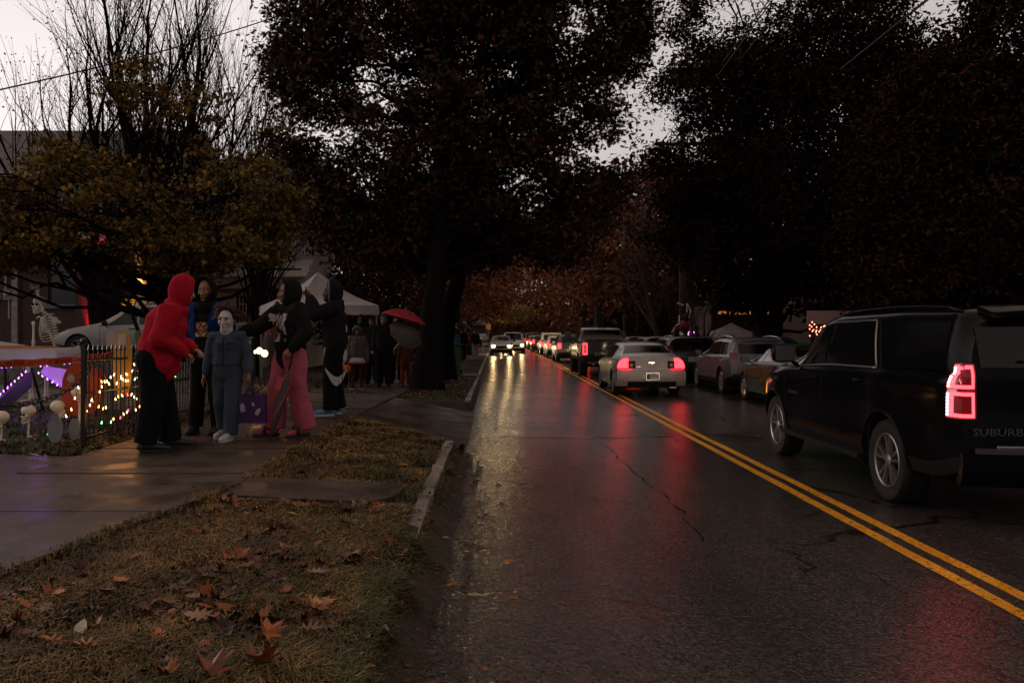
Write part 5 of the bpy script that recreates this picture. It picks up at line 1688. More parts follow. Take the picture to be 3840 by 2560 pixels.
# rooftop-level dark hedge rows so that no open horizon shows between the trees
def hedge(x0, x1, y0, y1, h, label, n=240, m=None):
    b_ = Vector(((x0 + x1) / 2, (y0 + y1) / 2, tz((x0 + x1) / 2, (y0 + y1) / 2)))
    cs_ = [Vector((random.uniform(x0, x1), random.uniform(y0, y1), random.uniform(.2, h) * random.uniform(.8, 1.1))) - b_ for _ in range(n)]
    root = empty('hedge', b_, 0, label, 'hedge')
    st = MB()
    for c_ in cs_[:40]: limb(st, Vector((c_.x, c_.y, -.1)), c_, .04, .01, 4, k=3)
    st.build('stem', M_BARK, root)
    foliage('foliage', cs_, 30, .42, (.2, .34), 'small', m or M_DARKLEAF, root, .8)
hedge(14, 62, 126, 130, 8, 'dark woodland edge far behind the right hand houses', 1500)
hedge(-20, -12.5, 62, 66, 6, 'dark hedge beyond the houses on the left', 300)
hedge(9.5, 24, 60, 63, 6, 'dark hedge behind the white canopy on the right', 380)
hedge(-9, -4.5, 90, 93, 6, 'dark hedge far up the left side', 260)
hedge(-14, 16, 134, 137, 5, 'dark hedge closing the view at the far end of the road', 420, M_ORANGE)
hedge(8.6, 9.6, 30, 42, .5, 'low dark hedge behind the parked cars', 150)
# ================================================================== HOUSES
def brick(name, c1, c2, mortar, sc=1.0):
    m = bpy.data.materials.new(name); m.use_nodes = True
    n, l = m.node_tree.nodes, m.node_tree.links
    b = n['Principled BSDF']; tc = n.new('ShaderNodeTexCoord')
    sp = n.new('ShaderNodeSeparateXYZ'); l.new(tc.outputs['Object'], sp.inputs[0])
    cb = n.new('ShaderNodeCombineXYZ')
    ad = n.new('ShaderNodeMath'); ad.operation = 'ADD'; l.new(sp.outputs[0], ad.inputs[0]); l.new(sp.outputs[1], ad.inputs[1])
    l.new(ad.outputs[0], cb.inputs[0]); l.new(sp.outputs[2], cb.inputs[1])
    t = n.new('ShaderNodeTexBrick'); l.new(cb.outputs[0], t.inputs['Vector'])
    t.inputs['Color1'].default_value = (*c1, 1); t.inputs['Color2'].default_value = (*c2, 1); t.inputs['Mortar'].default_value = (*mortar, 1)
    t.inputs['Scale'].default_value = 1 / sc; t.inputs['Brick Width'].default_value = .22; t.inputs['Row Height'].default_value = .075; t.inputs['Mortar Size'].default_value = .008
    l.new(t.outputs[0], b.inputs['Base Color']); b.inputs['Roughness'].default_value = .8
    bp = n.new('ShaderNodeBump'); bp.inputs['Strength'].default_value = .5; bp.inputs['Distance'].default_value = .01; bp.invert = True
    l.new(t.outputs['Fac'], bp.inputs['Height']); l.new(bp.outputs[0], b.inputs['Normal'])
    return m
M_BRICK = brick('dark_red_brick', (.085, .032, .024), (.055, .024, .02), (.10, .085, .075))
M_SHING = brick('roof_shingle', (.10, .085, .09), (.14, .12, .125), (.06, .05, .055), 1.6)
M_SIDE = mat('white_siding', (.42, .40, .38), .6, var=.1)
M_SIDEG = mat('grey_siding', (.10, .085, .105), .65, var=.15)
M_WHITE = mat('white_trim', (.55, .53, .51), .5, var=.1)
M_SILL = mat('blue_grey_sill', (.17, .17, .24), .6, var=.1)
M_DKGLASS = mat('dark_window', (.008, .008, .010), .1, var=0, spec=.7)
M_STUCCO = mat('pale_stucco', (.34, .32, .31), .8, var=.25, vscale=20, bump=.5, bscale=30)

def win(parent, x0, x1, z0, z1, y, fm, nx=1, nz=2, fw=.05):
    """window in a wall facing -y"""
    f = MB()
    f.box(x0, x1, y - .03, y + .02, z1 - fw, z1); f.box(x0, x1, y - .03, y + .02, z0, z0 + fw)
    f.box(x0, x0 + fw, y - .028, y + .02, z0 + fw, z1 - fw); f.box(x1 - fw, x1, y - .028, y + .02, z0 + fw, z1 - fw)
    for i in range(1, nx): xx = x0 + (x1 - x0) * i / nx; f.box(xx - .015, xx + .015, y - .02, y + .01, z0 + fw, z1 - fw)
    for i in range(1, nz): zz = z0 + (z1 - z0) * i / nz; f.box(x0 + fw, x1 - fw, y - .024, y + .008, zz - .02, zz + .02)
    o = f.build('window', fm, parent)
    MB().box(x0 + fw, x1 - fw, y - .008, y + .004, z0 + fw, z1 - fw).build('pane', M_DKGLASS, o)
    return o

# ---- brick house at the left edge; front wall at Y = 31
hy = 31.0
h0 = Vector((-17.0, hy, .75))
H = empty('brick_house', h0, 0, 'two storey brick house with grey roof behind the low maple', 'house')
def hp(px, py, y=hy): return P(px, py, y) - h0
xL, xR = -9.0, hp(560, 0).x
b = MB()
zt = hp(0, 900).z
# lower brick wall with openings left for two windows
wx = [(hp(180, 0).x, hp(395, 0).x)]
wz0, wz1 = hp(0, 1140).z, hp(0, 960).z
b.box(xL, wx[0][0], 0, .3, -.3, zt); b.box(wx[0][1], xR, 0, .3, -.3, zt)
b.box(wx[0][0], wx[0][1], 0, .3, -.3, wz0); b.box(wx[0][0], wx[0][1], 0, .3, wz1, zt)
b.box(xL, xL + .3, .3, 9, -.3, zt); b.box(xR - .3, xR, .3, 9, -.3, zt); b.box(xL, xR, 8.8, 9.1, -.3, zt)
b.build('wall', M_BRICK, H)
MB().box(xL, xR, .05, 8.7, zt + .001, zt + 2.3).build('upper_wall', M_SIDEG, H)
w_ = win(H, wx[0][0] + .01, wx[0][0] + 1.0, wz0, wz1, .12, mat('brown_frame', (.06, .03, .02), .6), 1, 1)
win(H, wx[0][0] + 1.0, wx[0][1] - .01, wz0, wz1, .12, mat('brown_frame', (.06, .03, .02), .6), 1, 1)
MB().box(wx[0][0] - .12, wx[0][1] + .12, -.10, .12, wz0 - .16, wz0 - .002).build('window_sill', M_SILL, H)
# roofs
b = MB()
zr0, zr1 = zt + 2.3, hp(0, 490, hy + 4.5).z
b.slab(lambda a, q: Vector((xL - .5 + (xR - xL + 1) * a, -.5 + 5.0 * q, zr0 + (zr1 - zr0) * q)), 4, 4, .0, .12)
b.slab(lambda a, q: Vector((xL - .5 + (xR - xL + 1) * a, 9.6 - 5.0 * q, zr0 + (zr1 - zr0) * q)), 4, 4, .12, .12)
b.build('roof', M_SHING, H, fixn=True)
b = MB()
for xx in (xL, xR - .3): b.prism([(.05, zr0), (8.8, zr0), (4.5, zr1 - .15)], 0, xx, xx + .25)
b.build('gable', M_SIDE, H, fixn=True)
MB().box(xL - .5, xR + .5, -.62, -.50, zr0 - .10, zr0 + .04).build('gutter', M_WHITE, H)
b = MB(); b.box(xL - .4, xR + .1, -.55, -.42, zt - .12, zt + .02); b.slab(lambda a, q: Vector((xL - .4 + (xR - xL + .5) * a, -.45 + .45 * q, zt + .02 + .25 * q)), 2, 2, 0, .04)
b.build('porch_gutter', M_WHITE, H, fixn=True)
for i, (px, z0) in enumerate(((330, 700), (700, 660))): 
    p = hp(px, z0); win(H, p.x - .5, p.x + .5, zt + .7, zt + 1.9, .02, M_WHITE, 1, 2)
p = hp(68, 1270)
MB().box(p.x - .16, p.x + .06, -.16, -.02, -.1, hp(0, 950).z).build('downspout', mat('dull_white_pipe', (.30, .28, .28), .6, var=.3), H)
# meter and conduits
p = hp(32, 1100)
MB().box(p.x - .10, p.x + .20, -.20, -.02, p.z - .25, p.z + .15).build('meter_box', mat('meter_grey', (.22, .21, .20), .5, var=.2), H)
MB().lathe([(.001, -.30), (.09, -.29), (.10, -.20)], 1, 16, (p.x + .05, 0, p.z)).build('meter_dial', M_WHITE, H)
MB().box(p.x - .5, p.x - .18, -.18, -.02, p.z - .22, p.z + .02).build('meter_box', mat('meter_grey2', (.28, .27, .26), .5, var=.2), H)
b = MB(); b.tube([(p.x - .05, -.1, p.z + .15), (p.x - .05, -.1, zt - .1)], .03, 6); b.build('conduit', M_WHITE, H)
b = MB(); b.tube([(p.x + .07, -.1, p.z - .25), (p.x + .07, -.1, p.z - .9)], .03, 6); b.build('conduit', M_WHITE, H)
# porch: brick pier, columns, beam, lit warm lamps
px0 = hp(405, 0).x
b = MB(); b.box(px0 - .45, px0 + .03, -1.5, -.9, -.2, zt - .15); b.build('porch_pier', M_BRICK, H)
p = hp(530, 1100, hy - 1.2)
MB().box(p.x - .14, p.x + .14, -1.4, -1.1, -.2, zt - .15).build('porch_column', M_WHITE, H)
b = MB(); b.box(px0 - .5, xR + .4, -1.5, 0, zt - .14, zt - .02); b.build('porch_ceiling', M_WHITE, H)
b = MB(); b.box(px0 - .5, xR + .4, -1.6, 0, -.2, .10); b.build('porch_floor', M_WALK, H)
b = MB()
for i in range(22): b.box(hp(560, 0).x - .55, hp(595, 0).x - .35, -1.02, -1.0, .25 + i * .085, .30 + i * .085)
b.build('lit_blind', mat('lit_blind', (.2, .1, .03), .6, var=0, emit=(1, .38, .05), estr=.55), H)
pr = Vector((px0 - .02, -1.62, .2))
red_ = spot('porch_light', H, (px0 + .10, -1.75, .5), (R(168), R(4), 0), 520, (1, .01, .04), 42, .7, .03)
red2 = point('porch_light', H, (px0 + .9, -1.8, zt - .5), 50, (1, .02, .05), .05)
rl = MB(); rl.lathe([(.04, 0), (.05, .10), (.001, .12)], 2, 10, (px0 + .10, -1.75, .38)); rl.build('porch_lamp', mat('red_lamp', (.3, .0, .0), .4, var=0, emit=(1, .02, .05), estr=8), H)
M_ORL = mat('orange_lamp', (.8, .3, .05), .4, var=0, emit=(1, .33, .05), estr=9)
for (px, py, r_) in ((462, 1005, .07), (534, 1028, .12), (608, 1048, .11), (420, 982, .09)):
    q = hp(px, py, hy - 1.4)
    MB().ball(q, r_, nu=12, nv=8).build('porch_lamp', M_ORL, H, smooth=True)
    if r_ > .1: point('lamp_glow', H, q + Vector((0, -.2, -.1)), 12, (1, .4, .1), .08)
# neighbour: pale house with shutters
gy = 33.0
g0 = Vector((-9.2, gy, .55))
N = empty('pale_house', g0, 0, 'pale sided house with dark shutters left of the canopy tent', 'house')
def np_(px, py, y=gy): return P(px, py, y) - g0
xa, xb = np_(800, 0).x, np_(1010, 0).x + 1.2
zt2 = np_(0, 1085).z
b = MB(); b.box(xa, xb, 0, 7, -.3, np_(0, 700).z)
b.build('wall', M_SIDE, N)
lb = MB()
zz = .7
while zz < zt2 - .1:
    lb.add([(xa - .01, -.03, zz), (xb + .01, -.03, zz), (xb + .01, -.008, zz + .12), (xa - .01, -.008, zz + .12), (xa - .01, -.004, zz), (xb + .01, -.004, zz)], [(0, 1, 2, 3), (0, 4, 5, 1)])
    zz += .125
lb.build('clapboards', M_SIDE, N)
b = MB(); b.box(xa - .4, xb + .3, -1.1, 0, zt2 - .02, zt2 + .42); b.slab(lambda a, q: Vector((xa - .5 + (xb - xa + 1) * a, -1.3 + 1.3 * q, zt2 + .42 + .7 * q)), 2, 2, 0, .06)
b.build('porch_roof', M_SIDE, N, fixn=True)
b = MB()
zr = np_(0, 700).z
b.slab(lambda a, q: Vector((xa - .4 + (xb - xa + .8) * a, -.5 + 4.1 * q, zr - .1 + 1.9 * q)), 2, 2, 0, .1)
b.slab(lambda a, q: Vector((xa - .4 + (xb - xa + .8) * a, 7.6 - 4.0 * q, zr - .1 + 1.9 * q)), 2, 2, .1, .1)
b.build('roof', M_SHING, N, fixn=True)
p0, p1 = np_(900, 1200), np_(921, 1105)
win(N, p0.x, p1.x + .05, p0.z - .1, p1.z, -.05, M_WHITE, 2, 3, .03)
for xx in (p0.x - .12, p1.x + .06): MB().box(xx, xx + .10, -.07, -.035, p0.z - .12, p1.z + .02).build('shutter', M_TRIM, N)
p0, p1 = np_(940, 1215), np_(962, 1110)
b = MB(); b.box(p0.x, p1.x + .3, -.06, -.035, .3, p1.z); b.build('door', M_TRIM, N)
MB().box(p0.x - .06, p0.x - .005, -.07, -.035, .2, p1.z + .05).build('door_frame', M_WHITE, N)
p = np_(985, 1200, gy - 1.1)
MB().box(p.x - .16, p.x + .22, -1.3, -.95, -.3, zt2 - .02).build('porch_column', M_STUCCO, N)
b = MB(); b.box(xa - .3, p.x + .2, -1.35, -.9, -.3, np_(0, 1228).z); b.build('porch_wall', M_STUCCO, N)
b = MB(); b.box(np_(925, 0).x, np_(990, 0).x, -1.42, -1.3505, np_(0, 1222).z, np_(0, 1214).z + .02); b.box(np_(905, 0).x, np_(955, 0).x, -1.41, -1.3505, np_(0, 1246).z, np_(0, 1238).z + .02)
b.build('ledge', M_WHITE, N)

# right hand house glimpsed between the trees
r0_ = Vector((24.0, 40, .5))
Rr = empty('dark_house', r0_, 0, 'dark house with a pale roof edge at the far right behind the trees', 'house')
b = MB(); b.box(-8, 8, 0, 8, -.3, 4.2); b.build('wall', M_BRICK, Rr)
b = MB(); b.slab(lambda a, q: Vector((-8.6 + 17.2 * a, -.7 + 5 * q, 4.0 + 3.4 * q)), 2, 2, 0, .1); b.slab(lambda a, q: Vector((-8.6 + 17.2 * a, 8.8 - 4.5 * q, 4.0 + 3.4 * q)), 2, 2, .1, .1); b.build('roof', M_SHING, Rr, fixn=True)
MB().box(-8.6, 8.6, -.82, -.70, 3.9, 4.05).build('gutter', M_WHITE, Rr)
win(Rr, -3, -1.8, 1, 2.6, -.02, M_WHITE, 1, 2)
q = P(3808, 1033, 37) - r0_
MB().ball(q, .10).build('porch_lamp', mat('red_bulb', (.4, 0, 0), .4, var=0, emit=(1, .02, .04), estr=9), Rr, smooth=True)
r1_ = Vector((17.5, 50, .3))
Rs = empty('far_house', r1_, 0, 'low house with a lit window strip behind the right hand canopy', 'house')
b = MB(); b.box(-5, 6, 0, 7, -.3, 3.0); b.build('wall', M_BRICK, Rs)
b = MB(); b.slab(lambda a, q: Vector((-5.5 + 12 * a, -.6 + 4.1 * q, 2.9 + 2.2 * q)), 2, 2, 0, .1); b.slab(lambda a, q: Vector((-5.5 + 12 * a, 7.6 - 4.1 * q, 2.9 + 2.2 * q)), 2, 2, .1, .1); b.build('roof', M_SHING, Rs, fixn=True)
MB().box(-4.6, -1.2, -.04, -.003, 2.45, 2.62).build('lit_window', mat('dim_warm', (.2, .1, .03), .6, var=0, emit=(1, .35, .08), estr=.35), Rs)
MB().box(-5.5, 6.5, -.70, -.60, 2.8, 2.92).build('gutter', M_WHITE, Rs)
e0_ = Vector((-6.5, 112, .2))
E = empty('distant_house', e0_, 0, 'low dark house at the far end of the street on the left', 'house')
MB().box(-6, 5.2, 0, 8, -.3, 2.6).build('wall', M_BRICK, E)
b = MB(); b.slab(lambda a, q: Vector((-6.5 + 12.2 * a, -.6 + 4.6 * q, 2.5 + 2.2 * q)), 2, 2, 0, .1); b.slab(lambda a, q: Vector((-6.5 + 12.2 * a, 8.6 - 4.6 * q, 2.5 + 2.2 * q)), 2, 2, .1, .1); b.build('roof', M_SHING, E, fixn=True)

# ================================================================== CANOPY TENTS
M_TENT = mat('canopy_cloth', (.74, .68, .67), .7, var=.08, vscale=2, bump=.5, bscale=6)
M_POLE = mat('tent_pole', (.30, .28, .27), .4, .4, var=.1)
def tent(name, c, rz, w_, zleg, zpeak, label, sag=.10, d_=None):
    t = empty(name, c, rz, label, 'canopy tent')
    h = w_ / 2
    d2 = (d_ or w_) / 2
    pk = MB()
    for (ax, ay, bx, by) in ((-h, -d2, h, -d2), (h, -d2, h, d2), (h, d2, -h, d2), (-h, d2, -h, -d2)):
        A, B_, K = Vector((ax, ay, zleg)), Vector((bx, by, zleg)), Vector((0, 0, zpeak))
        def f(a, q, A=A, B_=B_, K=K):
            base = A.lerp(B_, a); p = base.lerp(K, q)
            p.z -= sag * math.sin(math.pi * q) * (.5 + .5 * math.sin(math.pi * a)) * 1.6
            return p
        pk.slab(f, 10, 8, 0, .012)
    pk.build('roof', M_TENT, t, smooth=35, fixn=True)
    va = MB()
    for (ax, ay, bx, by) in ((-h, -d2, h, -d2), (h, -d2, h, d2), (h, d2, -h, d2), (-h, d2, -h, -d2)):
        A, B_ = Vector((ax, ay, zleg)), Vector((bx, by, zleg))
        nn = Vector((A.y - B_.y, B_.x - A.x, 0)).normalized()
        va.slab(lambda a, q, A=A, B_=B_, nn=nn: A.lerp(B_, a) - nn * (.012 + .02 * math.sin(a * 17)) * (1 - q) - nn * .004 + Vector((0, 0, -.26 * (1 - q) + .012 * math.sin(a * 23) * (1 - q))), 20, 3, 0, .01)
    va.build('valance', M_TENT, t, smooth=35, fixn=True)
    for sx in (-1, 1):
        for sy in (-1, 1):
            b = MB(); b.box(sx * (h - .05) - .022, sx * (h - .05) + .022, sy * (d2 - .05) - .022, sy * (d2 - .05) + .022, 0, zleg - .02)
            b.box(sx * (h - .05) - .06, sx * (h - .05) + .06, sy * (d2 - .05) - .06, sy * (d2 - .05) + .06, 0, .012)
            b.build('leg', M_POLE, t)
    fr = MB()
    for (ax, ay, bx, by) in ((-h, -d2, h, -d2), (h, -d2, h, d2), (h, d2, -h, d2), (-h, d2, -h, -d2)):
        A, B_ = Vector((ax, ay, 0)) * .97, Vector((bx, by, 0)) * .97
        k = 4
        for i in range(k):
            a, q = A.lerp(B_, i / k), A.lerp(B_, (i + 1) / k)
            z0, z1 = (zleg - .32, zleg - .04) if i % 2 == 0 else (zleg - .04, zleg - .32)
            fr.tube([a + Vector((0, 0, z0)), q + Vector((0, 0, z1))], .012, 4)
    fr.build('frame', M_POLE, t)
    return t
ty = 24.0
tc_ = P(1192, 1249, ty); tzb = tz(tc_.x, ty)
tent('canopy_tent', (tc_.x, ty, tzb), R(32), 2.55, P(0, 1140, ty - 1.5).z - tzb, P(0, 1020, ty).z - tzb, 'large grey white canopy tent behind the standing group on the left', sag=.14)
ty = 41
tc_ = P(2742, 1249, ty); tzb = tz(tc_.x, ty)
tent('canopy_tent', (tc_.x, ty, tzb), R(-20), 2.0, P(0, 1246, ty).z - tzb, P(0, 1209, ty).z - tzb, 'white canopy tent beyond the roof of the steel blue suv', sag=.05, d_=1.2)
# hanging decorations inside the left tent
for k, (px, py, col, lab) in enumerate(((1008, 1200, (.35, .12, .22), 'pinkish hanging rag doll decoration at the left post of the canopy'), (1040, 1160, (.12, .03, .03), 'dark red shaggy decoration hanging under the canopy edge'))):
    q = P(px, py, 22.6)
    b = MB()
    b.tube([(0, 0, .32), (0, 0, .2)], .008, 5)
    b.ball((0, 0, .14), .07, .06, .08, 10, 8); b.tube([(0, 0, .08), (.02, 0, -.10), (-.01, 0, -.30)], [.05, .10, .07], 8)
    for a in (-1, 1): b.tube([(0, 0, .02), (a * .12, 0, -.08), (a * .10, 0, -.22)], [.03, .025, .02], 6); b.tube([(a * .03, 0, -.28), (a * .05, 0, -.44)], [.03, .02], 6)
    o = b.build('hanging_decoration', mat('deco%d' % k, col, .8, var=.5, vscale=30), loc=q, smooth=True)
    tag(o, lab, 'decoration')
# table under the right tent
q = P(2700, 1249, 40.2); q.z = tz(q.x, 40)
t = empty('folding_table', q, 0, 'white table with goods under the right hand canopy', 'table')
MB().box(-.9, .9, -.35, .35, 1.16, 1.20).build('tabletop', M_WHITE, t)
for sx in (-.8, .8): MB().box(sx - .02, sx + .02, -.3, .3, 0, 1.16).build('leg', M_POLE, t)
for k, (dx, hh, cc_) in enumerate(((-.7, .28, (.3, .3, .3)), (-.3, .14, (.4, .4, .38)), (0, .2, (.25, .2, .15)), (.35, .15, (.3, .3, .3)), (.6, .24, (.2, .2, .2)))):
    o = MB().lathe([(.0, 0), (.09, 0), (.10, hh * .6), (.05, hh * .8), (.06, hh), (0, hh)], 2, 10).build('jar', mat('jar%d' % k, cc_, .4), loc=q + Vector((dx, 0, 1.2)))
    tag(o, ('tall grey jar at the left end of the canopy table', 'short pale jar on the canopy table, second from left', 'brown jar in the middle of the canopy table', 'short grey jar right of the brown one on the table', 'dark jar at the right end of the canopy table')[k], 'jar')

# ================================================================== STREET FURNITURE
M_WOODP = mat('utility_pole_wood', (.07, .045, .035), .85, var=.3, vscale=8, bump=.5, bscale=30)
pole_p = P(2560, 1249, 33); pole_p = Vector((pole_p.x + 1.3, 35.2, .1))
pole_p = Vector((P(2560, 0, 36).x, 36, .1))
Pp = empty('utility_pole', pole_p, 0, 'wooden utility pole behind the parked cars with a skeleton hung on it', 'utility pole')
MB().tube([(0, 0, -.2), (0, 0, 5), (0, 0, 10.4)], [.17, .145, .11], 14).build('pole', M_WOODP, Pp, smooth=True)
MB().box(-1.2, 1.2, -.06, .06, 9.4, 9.52).build('crossarm', M_WOODP, Pp)
for x in (-1.1, -.5, .5, 1.1): MB().lathe([(.02, 9.52), (.045, 9.56), (.03, 9.62), (.045, 9.66), (0, 9.68)], 2, 8, (x, 0, 0)).build('insulator', M_TRIM, Pp)
p2 = Vector((P(2345, 0, 62).x + .0, 62, .1))
P2 = empty('utility_pole', p2, 0, 'farther utility pole with a crossarm against the sky gap', 'utility pole')
MB().tube([(0, 0, -.2), (0, 0, 14)], [.17, .11], 10).build('pole', M_WOODP, P2, smooth=True)
MB().box(-1.2, 1.2, -.06, .06, P(0, 705, 62).z - .1, P(0, 705, 62).z + .03).build('crossarm', M_WOODP, P2)
for k, (a, b_, lab) in enumerate(((Vector((-14, 6.8, P(-200, 330, 6.8).z)), P(1260, -40, 24), 'black overhead cable crossing the sky at upper left'),
                           (P(2330, 700, 61), P(3400, -700, 12), 'upper thin wire running over the right lane'),
                           (P(2340, 720, 61), P(3300, -560, 12), 'second thin wire running over the right lane'),
                           (P(2360, 705, 61), P(3500, -700, 12), 'third thin wire running over the right lane'))):
    if k == 0: a = P(-500, 445, 12); b_ = P(1500, -120, 26)
    pp_ = [a.lerp(b_, t) + Vector((0, 0, -.35 * math.sin(math.pi * t))) for t in np.linspace(0, 1, 20)]
    tag(MB().tube(pp_, .014 if k == 0 else .016, 5).build('overhead_wire', M_TRIM), lab, 'wire')
a = P(3390, 70, 11); b_ = P(3640, -130, 8)
tag(MB().tube([a + (a - b_) * 2, b_ + (b_ - a) * 3], .016, 5).build('overhead_wire', M_TRIM), 'thick dark cable at the upper right sky gap', 'wire')

# green recycling bin
q = G(1700, 1408)
Bn = empty('recycling_bin', Vector((P(1695, 0, q.y).x, q.y, tz(-1.5, q.y))), R(6), 'green wheeled recycling bin standing beside the oak trunk', 'bin')
M_GRN = mat('bin_green', (.018, .10, .035), .4, var=.1)
b = MB()
prof = [(.0, .24), (.06, .25), (.98, .31), (1.02, .33)]
vs = []
for z, r_ in prof:
    for sx, sy in ((-1, -1), (1, -1), (1, 1), (-1, 1)): vs.append((sx * r_, sy * r_ * 1.1, z))
b.add(vs, [(i * 4 + j, i * 4 + (j + 1) % 4, i * 4 + 4 + (j + 1) % 4, i * 4 + 4 + j) for i in range(3) for j in range(4)] + [(3, 2, 1, 0), (12, 13, 14, 15)])
b.build('body', M_GRN, Bn)
b = MB(); b.slab(lambda a, q_: Vector((-.35 + .70 * a, -.40 + .80 * q_, 1.03 + .05 * math.sin(math.pi * a))), 6, 3, .05, .05); b.build('lid', M_GRN, Bn, fixn=True)
for sx in (-1, 1): MB().lathe([(.001, sx * .30), (.11, sx * .30), (.11, sx * .36), (.001, sx * .36)], 0, 16, (0, .28, .11)).build('wheel', M_TYRE, Bn)
M_PALEG = mat('bin_print', (.10, .20, .12), .6, var=.1)
text_mesh('lettering', 'RECYCLE', .10, M_PALEG, Bn, frame((0.02, -.315, .42), (1, 0, 0), (0, -1, .06)), .002)
b = MB()
for k in range(3):
    a0 = R(90 + 120 * k)
    pts_ = [Vector((.085 * math.cos(a0 + R(t)), -.296, .20 + .085 * math.sin(a0 + R(t)))) for t in np.linspace(-48, 30, 7)]
    b.tube(pts_, .011, 4)
    e = pts_[-1]; d = (pts_[-1] - pts_[-2]).normalized(); nrm = Vector((d.z, 0, -d.x))
    b.add([e + nrm * .03, e - nrm * .03, e + d * .045], [(0, 1, 2)])
b.build('recycling_mark', M_PALEG, Bn)

# yellow hydrant
q = G(1785, 1333)
Hy = empty('fire_hydrant', q, 0, 'yellow fire hydrant on the verge by the far orange tree', 'fire hydrant')
M_HY = mat('hydrant_yellow', (.55, .23, .02), .4, var=.15)
MB().lathe([(.17, 0), (.17, .04), (.11, .06), (.11, .50), (.15, .52), (.15, .56), (.12, .58), (.11, .66), (.07, .74), (.03, .77), (.03, .82), (0, .82)], 2, 16).build('barrel', M_HY, Hy, smooth=40)
for s in (-1, 1): MB().lathe([(.001, s * .19), (.055, s * .19), (.055, s * .10)], 0, 12, (0, 0, .44)).build('nozzle', M_HY, Hy)
MB().lathe([(.001, -.20), (.075, -.20), (.075, -.10)], 1, 12, (0, 0, .40)).build('nozzle', M_HY, Hy)

# square sign and barricade
q = G(1822, 1325)
Sg = empty('road_sign', Vector((P(1831, 0, 68).x, 68, .15)), 0, 'square sign on a post catching the headlights', 'sign')
MB().box(-.03, .03, 0, .04, 0, P(0, 1210, 68).z).build('post', M_POLE, Sg)
MB().box(-.19, .19, -.03, -.002, P(0, 1236, 68).z - .15, P(0, 1214, 68).z - .15).build('panel', mat('sign_orange', (.75, .36, .18), .3, .3, var=.4, vscale=9), Sg)
Bq = empty('barricade', Vector((P(1821, 0, 72).x, 72, .15)), 0, 'small orange and white striped barricade under the square sign', 'barricade')
b = MB()
for k in range(5):
    x = -.25 + k * .10
    b.mi = k % 2
    b.add([(x, -.02, 1.05), (x + .10, -.02, 1.05), (x + .16, -.02, 1.27), (x + .06, -.02, 1.27)], [(0, 1, 2, 3)])
b.build('striped_board', [mat('barricade_orange', (.75, .16, .03), .4, .0, var=.1), M_WHITE], Bq)
for s in (-1, 1): MB().box(s * .24 - .02, s * .24 + .02, 0, .04, 0, 1.3).build('leg', M_WHITE, Bq)
MB().box(-.24, .24, -.01, .03, .5, .68).build('lower_board', M_WHITE, Bq)

# ================================================================== GARDEN DECORATIONS
# iron fence
F0 = Vector((-4.22, 8.8, tz(-4.22, 8.8)))
F1 = Vector((-4.42, 15.6, tz(-4.4, 15)))
Fe = empty('iron_fence', F0, 0, 'black iron picket fence behind the standing people', 'fence')
dv = F1 - F0; Lf = dv.length; du = dv.normalized()
FH = 1.02
b = MB()
for h in (.12, .56, FH - .12): b.tube([du * -.02 + Vector((0, 0, h)), dv + Vector((0, 0, h))], .014, 4)
b.build('rail', M_BLACK, Fe)
n_ = int(Lf / .115)
for i in range(1, n_):
    if i > 58: break
    p = du * (i * .115)
    b = MB(); b.tube([p + Vector((0, 0, .03)), p + Vector((0, 0, FH - .03))], .0085, 4); b.lathe([(.009, 0), (.018, .02), (.001, .085)], 2, 4, (p.x, p.y, FH - .03 + p.z))
    b.build('picket', M_BLACK, Fe)
for d_ in (0, 2.35, 4.7, Lf):
    p = du * d_
    b = MB(); b.box(p.x - .021, p.x + .021, p.y - .021, p.y + .021, 0 + p.z, FH + .05 + p.z); b.ball((p.x, p.y, FH + .085 + p.z), .034)
    b.build('post', M_BLACK, Fe)

# string lights along the fence
cols = [((1, .03, .05), 'red'), ((1, .55, .18), 'warm'), ((.12, 1, .25), 'green'), ((1, .35, .05), 'orange'), ((1, .10, .30), 'pink')]
BM = [mat('bulb_' + n__, (.4, .4, .4), .3, var=0, emit=c_, estr=15) for c_, n__ in cols]
M_PUR = mat('bulb_purple', (.3, .1, .5), .3, var=0, emit=(.42, .10, 1), estr=14)
M_WIRE = mat('green_wire', (.01, .02, .012), .6, var=0)
def bulbs(root, pts_, mats_, r=.011, seq=None):
    for i, p in enumerate(pts_):
        b = MB(); b.tube([p, p + Vector((random.uniform(-.01, .01), random.uniform(-.01, .01), .022))], [r, r * .45], 6, rounded=True)
        b.build('bulb', mats_[(seq[i] if seq else i) % len(mats_)], root)
Ls = empty('string_lights', F0, 0, 'coloured string lights wound along the iron fence and garden edge', 'string lights')
def fp(d_, h, off=-.02): return du * d_ + Vector((.03 + off, 0, h))
paths = [
 [fp(2.6, .98), fp(2.0, .90), fp(1.55, .72), fp(1.2, .60), fp(.7, .72), fp(.35, .55), fp(.1, .42), fp(.02, .30)],
 [fp(3.2, .90), fp(2.9, .80), fp(2.3, .84), fp(1.8, .52), fp(1.4, .42), fp(1.0, .50), fp(.5, .36), fp(.15, .48)],
 [fp(2.7, .62), fp(2.2, .50), fp(1.7, .66), fp(1.3, .80), fp(1.0, .68), fp(.6, .60), fp(.3, .70)],
 [fp(1.9, .36), fp(1.5, .30), fp(.9, .24), fp(.4, .22)],
 [G(560, 1500) - F0 + Vector((-.3, .3, .3)) if False else P(300, 1450, 8.9) - F0, P(265, 1530, 8.85) - F0, P(222, 1585, 8.8) - F0, P(190, 1612, 8.8) - F0, P(160, 1640, 8.75) - F0, P(90, 1652, 8.7) - F0, P(0, 1682, 8.6) - F0],
 [P(232, 1425, 9.2) - F0, P(262, 1400, 9.2) - F0, P(288, 1398, 9.2) - F0, P(304, 1390, 9.3) - F0, P(266, 1428, 9.2) - F0],
]
